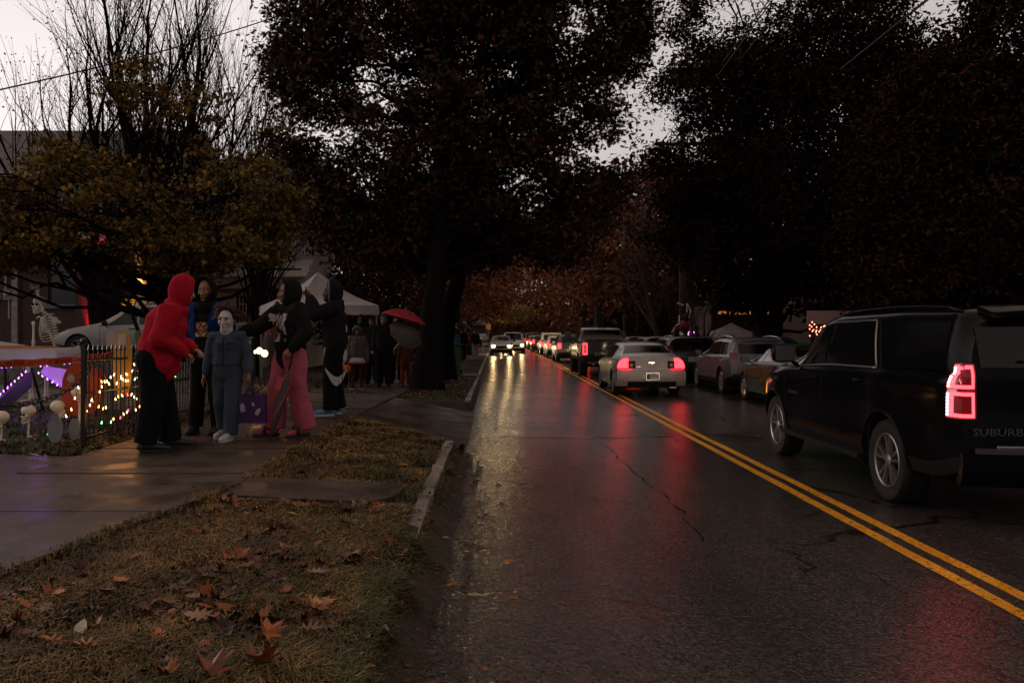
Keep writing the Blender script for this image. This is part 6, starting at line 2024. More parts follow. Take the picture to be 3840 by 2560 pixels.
wr = MB(); bp_ = []
for pa in paths:
    fine = []
    for i in range(len(pa) - 1):
        k = max(2, int((pa[i + 1] - pa[i]).length / .085))
        for j in range(k): fine.append(pa[i].lerp(pa[i + 1], j / k) + Vector((random.uniform(-.012, .012), random.uniform(-.02, .02), random.uniform(-.025, .025))))
    fine.append(pa[-1])
    wr.tube(fine, .0035, 3)
    bp_ += fine[::1]
bp_ = [p for i, p in enumerate(bp_) if random.random() < .80][:98]
wr.build('cable', M_WIRE, Ls)
bulbs(Ls, bp_, BM, .0062, [random.choice([0, 1, 1, 2, 3, 3, 1, 1]) for _ in bp_])
point('string_glow', Ls, (-.1, 1.0, .6), 2.2, (1, .42, .15), .25)
point('string_glow', Ls, (.25, .2, .35), 1.4, (1, .35, .12), .2)

# plain painted boards behind the fence (generic rounded shapes)
def board(px0, px1, py0, py1, Y, m, label, lean=0, rnd=.5, th=.02):
    p0, p1 = P(px0, py1, Y), P(px1, py0, Y)
    w2, h_ = (p1.x - p0.x) / 2, p1.z - p0.z
    poly = []
    for t in np.linspace(0, 2 * math.pi, 40, endpoint=False):
        c_, s_ = math.cos(t), math.sin(t)
        poly.append((w2 * math.copysign(abs(c_) ** rnd, c_), h_ / 2 + h_ / 2 * math.copysign(abs(s_) ** rnd, s_)))
    base = Vector(((p0.x + p1.x) / 2, Y, p0.z))
    r = empty('painted_board', base, lean, label, 'board')
    MB().prism(poly, 1, 0, th).build('panel', m, r)
    MB().box(-.02, .02, th + .001, th + .03, min(0, tz(base.x, Y) - p0.z), h_ * .8).build('stake', M_WOODP, r)
    return r
r1 = board(236, 372, 1362, 1562, 9.35, mat('orange_red_board', (.50, .060, .015), .45, var=.15), 'plain orange red rounded board leaning behind the fence post', .15, .8)
for (x, z) in ((-.10, .42), (.06, .47)): MB().ball((x, -.012, z), .04, .012, .05).build('white_spot', mat('board_white', (.5, .45, .4), .5, var=.2), r1)
r2 = board(425, 492, 1240, 1485, 9.9, mat('yellow_board', (.52, .30, .035), .45, var=.15), 'plain tall yellow rounded board standing behind the iron pickets', .1, .75)
MB().prism([(-.05, .52), (0, .60), (.05, .52), (.045, .72), (-.045, .72)], 1, -.012, -.002).build('white_spot', mat('board_white', (.5, .45, .4), .5, var=.2), r2)
board(338, 395, 1380, 1500, 9.6, mat('red_board', (.38, .025, .02), .5, var=.15), 'small dark red board between the orange and the yellow one', -.1, .8)
board(398, 434, 1243, 1300, 10.4, mat('pale_board', (.42, .33, .30), .6, var=.15), 'small pale hand shaped board sticking up behind the pickets', 0, .9)
board(180, 232, 1560, 1660, 8.75, mat('grey_board', (.26, .26, .30), .6, var=.2), 'grey cut out board low at the foot of the fence post', .3, .9)
board(255, 300, 1570, 1650, 9.1, mat('grey_board2', (.20, .20, .22), .6, var=.2), 'second grey cut out board just behind the fence post', -.2, .9)
board(505, 530, 1238, 1290, 10.6, mat('green_board', (.08, .13, .03), .6, var=.2), 'small green stump shaped board at the top of the fence', 0, .9)

# orange warning tape
A_ = P(428, 1331, 9.56); B_ = P(-160, 1362, 8.3)
Tp = empty('warning_tape', B_, 0, 'orange tape reading biohazard zone keep out', 'tape')
d = A_ - B_
tl = d.length
def tp(t, v): return d * t + Vector((0, 0, -.035 * math.sin(math.pi * t) + v + .004 * math.sin(t * 40))) + Vector((.004 * math.sin(t * 31), -.012 * math.sin(t * 23) * (v / .04), 0))
b = MB(); b.slab(lambda a, q: tp(a, -.039 + .078 * q), 60, 3, 0, .002)
b.build('band', mat('tape_orange', (.62, .085, .02), .35, var=.12, vscale=5, coat=.4), Tp, fixn=True)
M_TINK = mat('tape_ink', (.012, .010, .010), .5, var=0)
def on_tape(px):
    # pixel along the tape -> t
    best = min(((abs((B_ + d * t).x / (B_ + d * t).y * FPX + VX - px)), t) for t in np.linspace(0, 1, 400))
    return best[1]
def tape_text(s, px0, px1, h=.064):
    t0, t1 = on_tape(px0), on_tape(px1)
    w_ = (t1 - t0) * tl
    o = text_mesh('lettering', s, h, M_TINK, Tp, Matrix.Identity(4), .0006, .25, 1)
    xs_ = [v.co.x for v in o.data.vertices]; w0 = max(xs_) - min(xs_); mx_ = (max(xs_) + min(xs_)) / 2
    ys_ = [v.co.y for v in o.data.vertices]; my = (max(ys_) + min(ys_)) / 2
    du_ = d.normalized()
    for v in o.data.vertices:
        t = (t0 + t1) / 2 + (v.co.x - mx_) / w0 * w_ / tl
        q = tp(t, (v.co.y - my) * 1.05)
        v.co = q + Vector((.3, -1, 0)).normalized() * (.006 + v.co.z)
tape_text('BIOHAZARD ZONE - KEEP OUT', -40, 171)
tape_text('BIOHAZARD ZONE - KEEP OUT', 207, 373)
tape_text('BIO', 398, 424)
for px in (192, 386, -60):
    t_ = on_tape(px); c_ = tp(t_, 0)
    b = MB()
    for k in range(3):
        a = R(90 + 120 * k)
        cc_ = c_ + Vector((.012 * math.cos(a), -.012, .012 * math.sin(a)))
        b.tube([cc_ + Vector((.013 * math.cos(x), -.004, .013 * math.sin(x))) for x in np.linspace(a - 2.4, a + 2.4, 12)], .0028, 4)
    b.build('biohazard_mark', M_TINK, Tp)

# chain
def chain(pts_, label, link=.075):
    r = empty('black_chain', pts_[0], 0, label, 'chain')
    o0 = Vector(pts_[0])
    L_ = sum((Vector(b__) - Vector(a__)).length for a__, b__ in zip(pts_, pts_[1:]))
    n_ = int(L_ / (link * .68))
    b = MB()
    for i in range(n_):
        s = (i + .5) / n_ * (len(pts_) - 1); k = min(len(pts_) - 2, int(s)); f = s - k
        p = Vector(pts_[k]).lerp(Vector(pts_[k + 1]), f) - o0
        dd = (Vector(pts_[k + 1]) - Vector(pts_[k])).normalized()
        a = Vector((0, 0, 1)) if i % 2 else dd.cross(Vector((0, 0, 1)))
        a = (a - dd * a.dot(dd)).normalized()
        ring = [p + dd * math.cos(t) * link * .5 + a * math.sin(t) * link * .30 for t in np.linspace(0, 2 * math.pi, 13)]
        b.tube(ring, link * .10, 6, cap=False)
    b.build('links', mat('chain_plastic', (.025, .022, .026), .25, var=.2), r, smooth=True)
cp = [P(340, 1375, 9.1), P(322, 1400, 9.05), P(290, 1438, 9.0), P(250, 1465, 8.9), P(200, 1488, 8.8), P(150, 1503, 8.7), P(100, 1514, 8.6), P(50, 1518, 8.5), P(0, 1519, 8.4), P(-80, 1512, 8.25), P(-200, 1490, 8.0)]
chain(cp, 'thick black plastic chain drooping left from the fence post')

# skulls and skeletons
M_BONE = mat('bone_plastic', (.84, .76, .64), .5, var=.15, vscale=12)
M_SOCK = mat('eye_socket_dark', (.006, .005, .005), .9, var=0)
def skull(parent, c, s=1.0, yaw=0.0, tilt=0.0, name='skull', own=None):
    """facing -y when yaw = 0"""
    rot = Matrix.Rotation(yaw, 3, 'Z') @ Matrix.Rotation(tilt, 3, 'X')
    c = Vector(c)
    b = MB()
    def T(v): return c + rot @ (Vector(v) * s)
    def f(p):
        q = p.copy()
        if q.y < 0 and q.z < .1: q.y *= .86
        if q.z < -.35: q.x *= .72; q.y *= .95
        return q
    b.ball(T((0, .012, .03)), .072 * s, .088 * s, .078 * s, 16, 12, rot=rot, fn=f)
    b.ball(T((0, -.045, -.035)), .046 * s, .038 * s, .045 * s, 12, 8, rot=rot)
    for sx in (-1, 1): b.ball(T((sx * .045, -.045, -.012)), .022 * s, .028 * s, .014 * s, 8, 6, rot=rot); b.tube([T((sx * .045, -.02, -.02)), T((sx * .046, -.01, -.065)), T((sx * .026, -.055, -.098))], [.010 * s, .010 * s, .012 * s], 6)
    b.ball(T((0, -.060, -.096)), .030 * s, .022 * s, .016 * s, 10, 6, rot=rot)
    for i in range(6): b.obox(T((-.019 + .0076 * i, -.079 + .0012 * (i - 2.5) ** 2, -.072)), .006 * s, .006 * s, .014 * s, rot); b.obox(T((-.019 + .0076 * i, -.077 + .0012 * (i - 2.5) ** 2, -.088)), .006 * s, .006 * s, .012 * s, rot)
    o = b.build(name, M_BONE, parent, smooth=50)
    e = MB()
    for sx in (-1, 1): e.ball(T((sx * .029, -.070, .004)), .0165 * s, .014 * s, .017 * s, 10, 8, rot=rot)
    e.add([T((0, -.0875, -.018)), T((.012, -.083, -.045)), T((-.012, -.083, -.045)), T((0, -.07, -.03))], [(0, 1, 2), (0, 3, 1), (0, 2, 3), (1, 3, 2)])
    e.obox(T((0, -.074, -.0802)), .040 * s, .006 * s, .003 * s, rot)
    e.build('eye_socket', M_SOCK, o, smooth=False)
    return o
def bone(b, p0, p1, r, knob=1.7):
    p0, p1 = Vector(p0), Vector(p1)
    b.tube([p0, p0.lerp(p1, .08), p0.lerp(p1, .18), p0.lerp(p1, .82), p0.lerp(p1, .92), p1], [r * knob, r * knob * .9, r, r, r * knob * .9, r * knob], 7, rounded=True)
def bonehand(b, w_, d_, side, s=1.0, spread=.16):
    d_ = Vector(d_).normalized(); sd_ = Vector(side).normalized()
    for k in range(5):
        a = (k - 2) * spread
        dd = (d_ + sd_ * a).normalized()
        p0 = Vector(w_) + sd_ * (k - 2) * .009 * s; p1 = p0 + dd * .06 * s
        L_ = (.05, .075, .085, .08, .06)[k] * s
        b.tube([p0, p1], [.005 * s, .0035 * s], 5, rounded=True)
        b.tube([p1, p1 + dd * L_ * .5], [.0045 * s, .003 * s], 5, rounded=True); b.tube([p1 + dd * L_ * .5, p1 + (dd - d_.cross(sd_) * .2) * L_], [.004 * s, .0025 * s], 5, rounded=True)
def ribcage(parent, top, bot, wid, dep, fwd, rt, name='rib_cage'):
    """top = neck base, bot = lowest rib centre"""
    top, bot = Vector(top), Vector(bot); ax = bot - top; L_ = ax.length; ax.normalize()
    fwd = Vector(fwd); fwd = (fwd - ax * fwd.dot(ax)).normalized(); rt = ax.cross(fwd)
    b = MB()
    for i in range(9):
        t = .05 + .95 * i / 8
        c = top + ax * L_ * t
        w_ = wid * (.55 + .45 * math.sin(min(1, t * 1.5) * math.pi / 2)) * (1 if t < .7 else 1 - (t - .7) * .5)
        dp = dep * (.6 + .4 * math.sin(min(1, t * 1.4) * math.pi / 2))
        end = 1.0 if i < 6 else (.86 - .10 * (i - 6))
        for s_ in (-1, 1):
            pts_ = []
            for k in range(13):
                a = -math.pi / 2 + math.pi * end * k / 12
                pts_.append(c + rt * s_ * math.cos(a) * w_ + fwd * (math.sin(a) * dp) + ax * (.10 * L_ * math.sin((k / 12) * math.pi * .75)) - ax * (.05 * L_ * (k / 12) ** 3))
            b.tube(pts_, .0085, 5)
    b.tube([top + fwd * dep * .62 + ax * L_ * .08, top + fwd * dep * 1.0 + ax * L_ * .6], [.016, .012], 6)
    for s_ in (-1, 1): b.tube([top + fwd * dep * .62 + ax * L_ * .06, top + rt * s_ * wid * .7 + fwd * .02 - ax * .02, top + rt * s_ * wid * 1.15], .010, 6)
    for s_ in (-1, 1): b.ball(top + rt * s_ * wid * .75 - fwd * dep * .55 + ax * L_ * .28, .05, .05, .07, 8, 6)
    return b.build(name, M_BONE, parent, smooth=True), rt
def spine(parent, p0, p1, n=14, name='spine'):
    b = MB(); p0, p1 = Vector(p0), Vector(p1)
    for i in range(n):
        p = p0.lerp(p1, i / (n - 1)); b.ball(p, .019, .019, .014, 8, 5); b.box(p.x - .028, p.x + .028, p.y - .006, p.y + .006, p.z - .005, p.z + .005)
    return b.build(name, M_BONE, parent, smooth=True)
# the waving skeleton
sy = 13.5
sb = Vector((P(135, 0, sy).x, sy, tz(-7.2, sy)))
Sk = empty('skeleton_figure', sb, 0, 'life size plastic skeleton waving with one raised hand', 'skeleton')
def sp2(px, py, dy=0): return P(px, py, sy + dy) - sb
skull(Sk, sp2(147, 1143), 1.28, -.30, .0)
neck = sp2(170, 1186)
ribcage(Sk, neck, sp2(187, 1268), .150, .11, (-.3, -1, 0), None)
spine(Sk, sp2(163, 1178, .03), sp2(210, 1312, .05), 16)
b = MB(); pv = sp2(214, 1325)
for s_ in (-1, 1):
    b.tube([pv + Vector((0, .05, .02)), pv + Vector((s_ * .10, .03, .06)), pv + Vector((s_ * .14, -.03, .02)), pv + Vector((s_ * .08, -.05, -.06)), pv + Vector((s_ * .02, -.06, -.05))], [.02, .03, .022, .02, .016], 7)
b.build('pelvis', M_BONE, Sk, smooth=True)
b = MB()   # raised arm: shoulder (right in the picture) across the face up to the hand
bone(b, sp2(222, 1208), sp2(160, 1165, -.10), .018); bone(b, sp2(160, 1165, -.10), sp2(140, 1098, -.12), .014); bone(b, sp2(163, 1160, -.12), sp2(143, 1098, -.10), .010)
bonehand(b, sp2(140, 1096, -.12), (-.42, 0, 1), (1, .1, .2), 1.25, .20)
b.build('arm', M_BONE, Sk, smooth=True)
b = MB()
bone(b, sp2(126, 1210), sp2(126, 1285), .017); bone(b, sp2(126, 1287), sp2(100, 1345, -.05), .012); bone(b, sp2(128, 1290, .02), sp2(108, 1348), .010)
bonehand(b, sp2(102, 1350), (-.4, -.2, -1), (1, 0, 0), 1.1)
b.build('arm', M_BONE, Sk, smooth=True)
for (hx, kx, fx) in ((195, 108, 115), (230, 172, 170)):
    b = MB()
    bone(b, sp2(hx, 1332), sp2(kx, 1378), .021); bone(b, sp2(kx, 1378, -.03), Vector((sp2(fx, 0).x, 0, .08)), .017); bone(b, sp2(kx + 8, 1380, 0), Vector((sp2(fx + 7, 0).x, .02, .08)), .009)
    bonehand(b, Vector((sp2(fx, 0).x, -.02, .06)), (-.7, -.6, -.1), (.6, -.7, 0), 1.3, .2)
    b.build('leg', M_BONE, Sk, smooth=True)
# skulls on stakes in the grass
for (px, py, Y, s, yaw, lab) in ((295, 1480, 9.15, .80, 2.6, 'skull turned away at the top of the row by the fence post'), (219, 1533, 9.1, .84, 2.4, 'skull turned away below the black chain near the orange board'),
                                 (104, 1552, 9.3, .90, -.5, 'skull facing the street in the middle of the dark grass'), (2, 1575, 9.0, .90, -.7, 'skull at the left edge of the photo low in the grass')):
    q = P(px, py, Y); g0_ = Vector((q.x, q.y, tz(q.x, q.y)))
    r = empty('skull_on_stake', g0_, 0, lab, 'skull', 'plastic skulls on stakes in the garden')
    skull(r, q - g0_, s, yaw, .1)
    b = MB(); b.tube([(0, 0, -.05), (0, .02, (q - g0_).z - .1 * s)], .012, 6); b.tube([(0, 0, .02), (.05, -.04, .05), (.12, -.07, .02)], .008, 5)
    b.build('stake', M_BONE, r)

# white slab shaped inflatable with an orange stripe, on trestle legs lit purple
wy = 11.6
q = P(90, 1350, wy)
Sl = empty('white_float', Vector((q.x, wy, P(0, 1352, wy).z)), 0, 'white rounded float with an orange stripe lying behind the tape', 'float')
xl, xr = P(-220, 0, wy).x - q.x, P(236, 0, wy).x - q.x
poly = []
h_ = .085
for t in np.linspace(-math.pi / 2, math.pi / 2, 12): poly.append((xr - .10 + .10 * math.cos(t), h_ + h_ * math.sin(t)))
poly += [(xl, 2 * h_), (xl, 0)]
M_FL = mat('white_vinyl', (.58, .56, .55), .45, var=.05)
MB().prism(poly, 1, -.16, .55).build('body', M_FL, Sl, smooth=40)
MB().box(xl, P(178, 0, wy).x - q.x, -.165, .3, 2 * h_ - .004, 2 * h_ + .022).build('stripe', mat('orange_vinyl', (.62, .24, .03), .45, var=.1), Sl)
MB().prism([(xl, 2 * h_ + .02), (P(62, 0, wy).x - q.x, 2 * h_ + .03), (xl, P(0, 1255, wy).z - P(0, 1352, wy).z)], 1, .1, .3).build('fin', M_FL, Sl)
Tr = empty('folding_stand', Vector((P(110, 0, 11.8).x, 11.8, tz(-6, 11.8))), 0, 'dark crossed stand under the white float, edged with purple lights', 'stand')
o_ = Vector(Tr.location)
def tr_(px, py, dy=0): return P(px, py, 11.8 + dy) - o_
b = MB(); A0, A1 = tr_(120, 1385), tr_(-60, 1540, -.5)
b.slab(lambda a, q: A0.lerp(A1, a) + Vector((0, 0, -.02 - .22 * q)), 3, 2, 0, .03); b.build('panel', mat('dark_panel', (.02, .02, .025), .5), Tr, fixn=True)
b = MB(); b.add([tr_(170, 1372), tr_(255, 1385), tr_(232, 1455), tr_(150, 1395), tr_(170, 1372, .03), tr_(255, 1385, .03), tr_(232, 1455, .03), tr_(150, 1395, .03)], [(0, 1, 2, 3), (7, 6, 5, 4), (0, 4, 5, 1), (1, 5, 6, 2), (2, 6, 7, 3), (3, 7, 4, 0)])
b.build('panel', mat('pale_panel', (.42, .38, .42), .6), Tr)
b = MB(); b.tube([tr_(118, 1380), tr_(118, 1380) * 1 + Vector((0, .3, -.6))], .02, 6); b.tube([tr_(20, 1372), tr_(20, 1500)], .02, 6); b.build('leg', M_TRIM, Tr)
Lp = empty('string_lights', Tr.location, 0, 'purple string lights edging the stand under the white float', 'string lights')
pa = [[tr_(96, 1395, -.05), tr_(0, 1480, -.3), tr_(-60, 1530, -.5)], [tr_(145, 1400, -.06), tr_(160, 1412, -.06), tr_(232, 1455, -.06)], [tr_(152, 1373, -.06), tr_(200, 1368, -.06), tr_(262, 1362, -.06), tr_(300, 1356, -.06)], [tr_(-30, 1380, -.1), tr_(60, 1375, -.1)]]
b = MB(); pb = []
for pl in pa:
    b.tube(pl, .003, 3)
    for i in range(len(pl) - 1):
        k = max(1, int((pl[i + 1] - pl[i]).length / .062))
        pb += [pl[i].lerp(pl[i + 1], j / k) for j in range(k)]
b.build('cable', M_WIRE, Lp)
bulbs(Lp, pb, [M_PUR], .008)
point('string_glow', Lp, tr_(120, 1400, -.35), 2.6, (.5, .12, 1), .15)
point('string_glow', Lp, tr_(190, 1420, -.35), 2.4, (.75, .3, 1), .12)

# lawn lamps between child and woman
for i, (px, py, r_) in enumerate(((973, 1315, .075), (992, 1325, .08), (1037, 1323, .05), (957, 1319, .04))):
    Y = 20 + i * .5
    p = P(px, py, Y); g0_ = Vector((p.x, p.y, tz(p.x, p.y)))
    r = empty('garden_lamp', g0_, 0, ('glowing round lawn lamp just right of the masked child, higher one', 'larger glowing round lawn lamp nearer the woman in pink', 'small dim orange lawn lamp behind the pink trousers', 'small orange lamp half hidden by the child arm')[i], 'lamp', 'glowing lawn lamps')
    MB().ball(p - g0_, r_).build('globe', mat('lawn_lamp', (.8, .5, .2), .4, var=0, emit=(1, .45, .12), estr=16), r, smooth=True)
    MB().tube([(0, 0, 0), (0, 0, (p - g0_).z - r_ * .9)], .012, 6).build('stem', M_TRIM, r)
    if i < 2: point('lamp_glow', r, (p - g0_) + Vector((0, -.12, 0)), 5, (1, .5, .2), .08)

# skeleton hung upside down on the pole
q = Vector(pole_p) + Vector((0, -.30, 0))
Sh = empty('hanging_skeleton', Vector((q.x, q.y, 0)), 0, 'skeleton in a red shirt hanging upside down on the utility pole', 'skeleton')
o_ = Vector(Sh.location)
def hs(px, py, dy=0): return P(px, py, q.y + dy) - o_
skull(Sh, hs(2556, 1251), 1.15, .3, 3.0)
b = MB(); b.tube([hs(2560, 1238), hs(2565, 1222), hs(2570, 1205)], [.12, .19, .16], 10); b.tube([hs(2585, 1228), hs(2540, 1232), hs(2530, 1222)], [.07, .08, .05], 8)
b.build('shirt', mat('red_cloth', (.20, .012, .012), .8, var=.3), Sh, smooth=True)
b = MB(); b.tube([hs(2570, 1205), hs(2572, 1185), hs(2578, 1172)], [.14, .12, .08], 8); b.build('shorts', mat('black_cloth', (.012, .012, .012), .9, var=.2), Sh, smooth=True)
for pl in (((2575, 1175), (2577, 1140)), ((2583, 1190), (2590, 1165), (2580, 1145))):
    b = MB()
    for a, c_ in zip(pl, pl[1:]): bone(b, hs(*a), hs(*c_), .022)
    b.build('leg', M_BONE, Sh, smooth=True)
b = MB(); bone(b, hs(2560, 1143), hs(2543, 1137), .022); b.build('leg', M_BONE, Sh, smooth=True)
for pl in (((2545, 1215), (2533, 1222), (2520, 1245)), ((2546, 1215), (2548, 1185)), ((2582, 1210), (2580, 1228))):
    b = MB()
    for a, c_ in zip(pl, pl[1:]): bone(b, hs(*a), hs(*c_), .018)
    b.build('arm', M_BONE, Sh, smooth=True)
# purple lit arch behind it
Y = 44; q = P(2595, 1290, Y); q.z = tz(q.x, Y)
Ar = empty('lit_arch', q, 0, 'small archway wound with purple lights beside the utility pole', 'arch')
o_ = Vector(Ar.location)
zc = P(0, 1257, Y).z
pts_ = [Vector((-.17, 0, 0)), Vector((-.17, 0, zc - q.z))] + [Vector((-.17 * math.cos(t), 0, zc - q.z + .20 * math.sin(t))) for t in np.linspace(.2, math.pi - .2, 8)] + [Vector((.17, 0, zc - q.z)), Vector((.17, 0, 0))]
MB().tube(pts_, .05, 6).build('frame', mat('vine_arch', (.12, .09, .05), .8, var=.4), Ar)
lt = [p for a_, b_ in zip(pts_[:-1], pts_[1:]) for p in (a_.lerp(b_, .0), a_.lerp(b_, .35), a_.lerp(b_, .7)) if p.z > .8]
bulbs(Ar, [p + Vector((random.uniform(-.06, .06), -.06, random.uniform(-.04, .04))) for p in lt], [M_PUR], .022)
# shrub with red fairy lights in front of a pale board, right
Y = 33; q = P(3060, 1290, Y); q.z = tz(q.x, Y)
Sh2 = empty('lit_shrub', q, 0, 'bare shrub strung with pink red lights above the black suv bonnet', 'shrub')
b = MB()
tips = []
for i in range(26):
    e = P(random.uniform(3030, 3110), random.uniform(1192, 1250), Y) - q
    tips += limb(b, (0, 0, 0), e, .025, .006, 4, wob=.15)[3:]
b.build('stem', M_BARK, Sh2)
bulbs(Sh2, [t for t in random.sample(tips, 46)], [mat('bulb_salmon', (.4, .2, .1), .3, var=0, emit=(1, .12, .08), estr=14)], .022)
o = MB().box(-.9, .9, 0, .05, 0, .55).build('pale_board', mat('pale_sheet', (.40, .36, .33), .7, var=.1), loc=P(3110, 1215, 35) )
tag(o, 'pale rectangular board behind the lit shrub', 'board')
# small roofed things under the trees on the right: dark umbrella, posts
def umbrella(c, r, m, label, tilt=(0, 0), pole=.9, ribs=8, m2=None, name='umbrella', parent_h=None):
    u = empty(name, c, random.uniform(0, 1), label, 'umbrella')
    u.rotation_euler = (tilt[0], tilt[1], u.rotation_euler[2])
    b = MB()
    n_ = ribs
    def f(a, q):
        ang = 2 * math.pi * a
        k = (a * n_) % 1
        rr_ = r * q * (1 - .09 * math.sin(math.pi * k) * q)
        return Vector((rr_ * math.cos(ang), rr_ * math.sin(ang), -.42 * r * q ** 2.1 + .02 * math.sin(math.pi * k) * q * 0))
    b.slab(f, n_ * 4, 6, 0, .006)
    if m2:
        for i in range(len(b.f)):
            pass
    o = b.build('canopy', [m] + ([m2] if m2 else []), u, smooth=30, fixn=True)
    if m2:
        for pl in o.data.polygons:
            a_ = math.atan2(pl.center.y, pl.center.x) % (2 * math.pi)
            if int(a_ / (2 * math.pi) * n_) % 2: pl.material_index = 1
    MB().tube([(0, 0, .06), (0, 0, -pole)], .008, 6).build('shaft', M_POLE, u)
    rb = MB()
    for i in range(n_):
        a_ = 2 * math.pi * i / n_
        rb.tube([Vector((r * t * math.cos(a_), r * t * math.sin(a_), -.42 * r * t ** 2.1 - .008)) for t in (0, .3, .6, .98)], .004, 3)
    rb.build('ribs', M_POLE, u)
    return u
M_RED = mat('umbrella_red', (.34, .025, .038), .5, var=.1); M_DKU = mat('umbrella_dark', (.03, .028, .028), .5, var=.2); M_WH2 = mat('umbrella_white', (.5, .5, .5), .5, var=.1)
M_DBLU = mat('umbrella_blue', (.015, .02, .06), .5, var=.2)
umbrella(P(2935, 1262, 27.5), .85, M_DBLU, 'dark blue umbrella behind the olive hatchback', (0, .2))
umbrella(P(2512, 1256, 38), .55, M_DKU, 'black and white panelled umbrella above the parked wagon', m2=M_WH2)
# ================================================================== PEOPLE
M_SKIN = mat('brown_skin', (.30, .14, .075), .45, var=.08, bump=.2, bscale=120)
M_SKIND = mat('dark_skin', (.15, .075, .045), .45, var=.08)
M_SKINL = mat('light_skin', (.35, .20, .14), .5, var=.08)
M_HAIR = mat('black_hair', (.008, .007, .007), .6, var=.2)
M_LIP = mat('lip', (.13, .035, .03), .4, var=0)
M_MOUTH = mat('mouth_dark', (.02, .004, .004), .6, var=0)
M_EYE = mat('eye_white', (.45, .43, .41), .2, var=0)
M_PUP = mat('pupil', (.008, .006, .005), .1, var=0)
def cloth(name, c, rough=.9, bump=.5, var=.12):
    return mat('cloth_' + name, c, rough, var=var, vscale=5, bump=bump, bscale=14, spec=.12)
C_RED = cloth('red', (.40, .010, .024)); C_BLK = cloth('black', (.007, .007, .008)); C_BLU = cloth('blue', (.008, .024, .11)); C_BLK2 = cloth('soft_black', (.011, .010, .011))
C_COV = cloth('coverall', (.055, .072, .10)); C_PNK = cloth('pink', (.44, .095, .13)); C_PANT = cloth('trouser_black', (.006, .006, .007))
C_GRY = cloth('puffer_grey', (.10, .085, .078), .5); C_WHT = cloth('white', (.48, .46, .47)); C_HBL = cloth('hoodie_blue', (.05, .10, .24)); C_LAV = cloth('lavender', (.24, .22, .27)); C_ORG = cloth('rust', (.12, .03, .015))
M_SHOE = mat('shoe_black', (.008, .008, .008), .5, var=.1); M_SHOEW = mat('shoe_white', (.50, .47, .44), .5, var=.3, vscale=30); M_SOLE = mat('sole', (.5, .48, .45), .6, var=.1); M_SHOEB = mat('shoe_blue', (.10, .20, .38), .5, var=.1)

def folds(o, amp=.010, sc=9, seed=0, vert=.5):
    """crumple: ridged creases pushed along the normals"""
    me = o.data
    me.update()
    nv = [v.normal.copy() for v in me.vertices]
    for v, n_ in zip(me.vertices, nv):
        p = v.co
        a = mnoise.noise(Vector((p.x * sc * .7 + seed, p.y * sc * .7, p.z * sc * vert + p.x * 3)))
        b_ = mnoise.noise(Vector((p.x * sc * 2 + seed, p.y * sc * 2, p.z * sc * 1.6)))
        v.co = p + n_ * (amp * (1 - 2 * abs(a)) * 1.2 + amp * .35 * b_ - amp * .4)

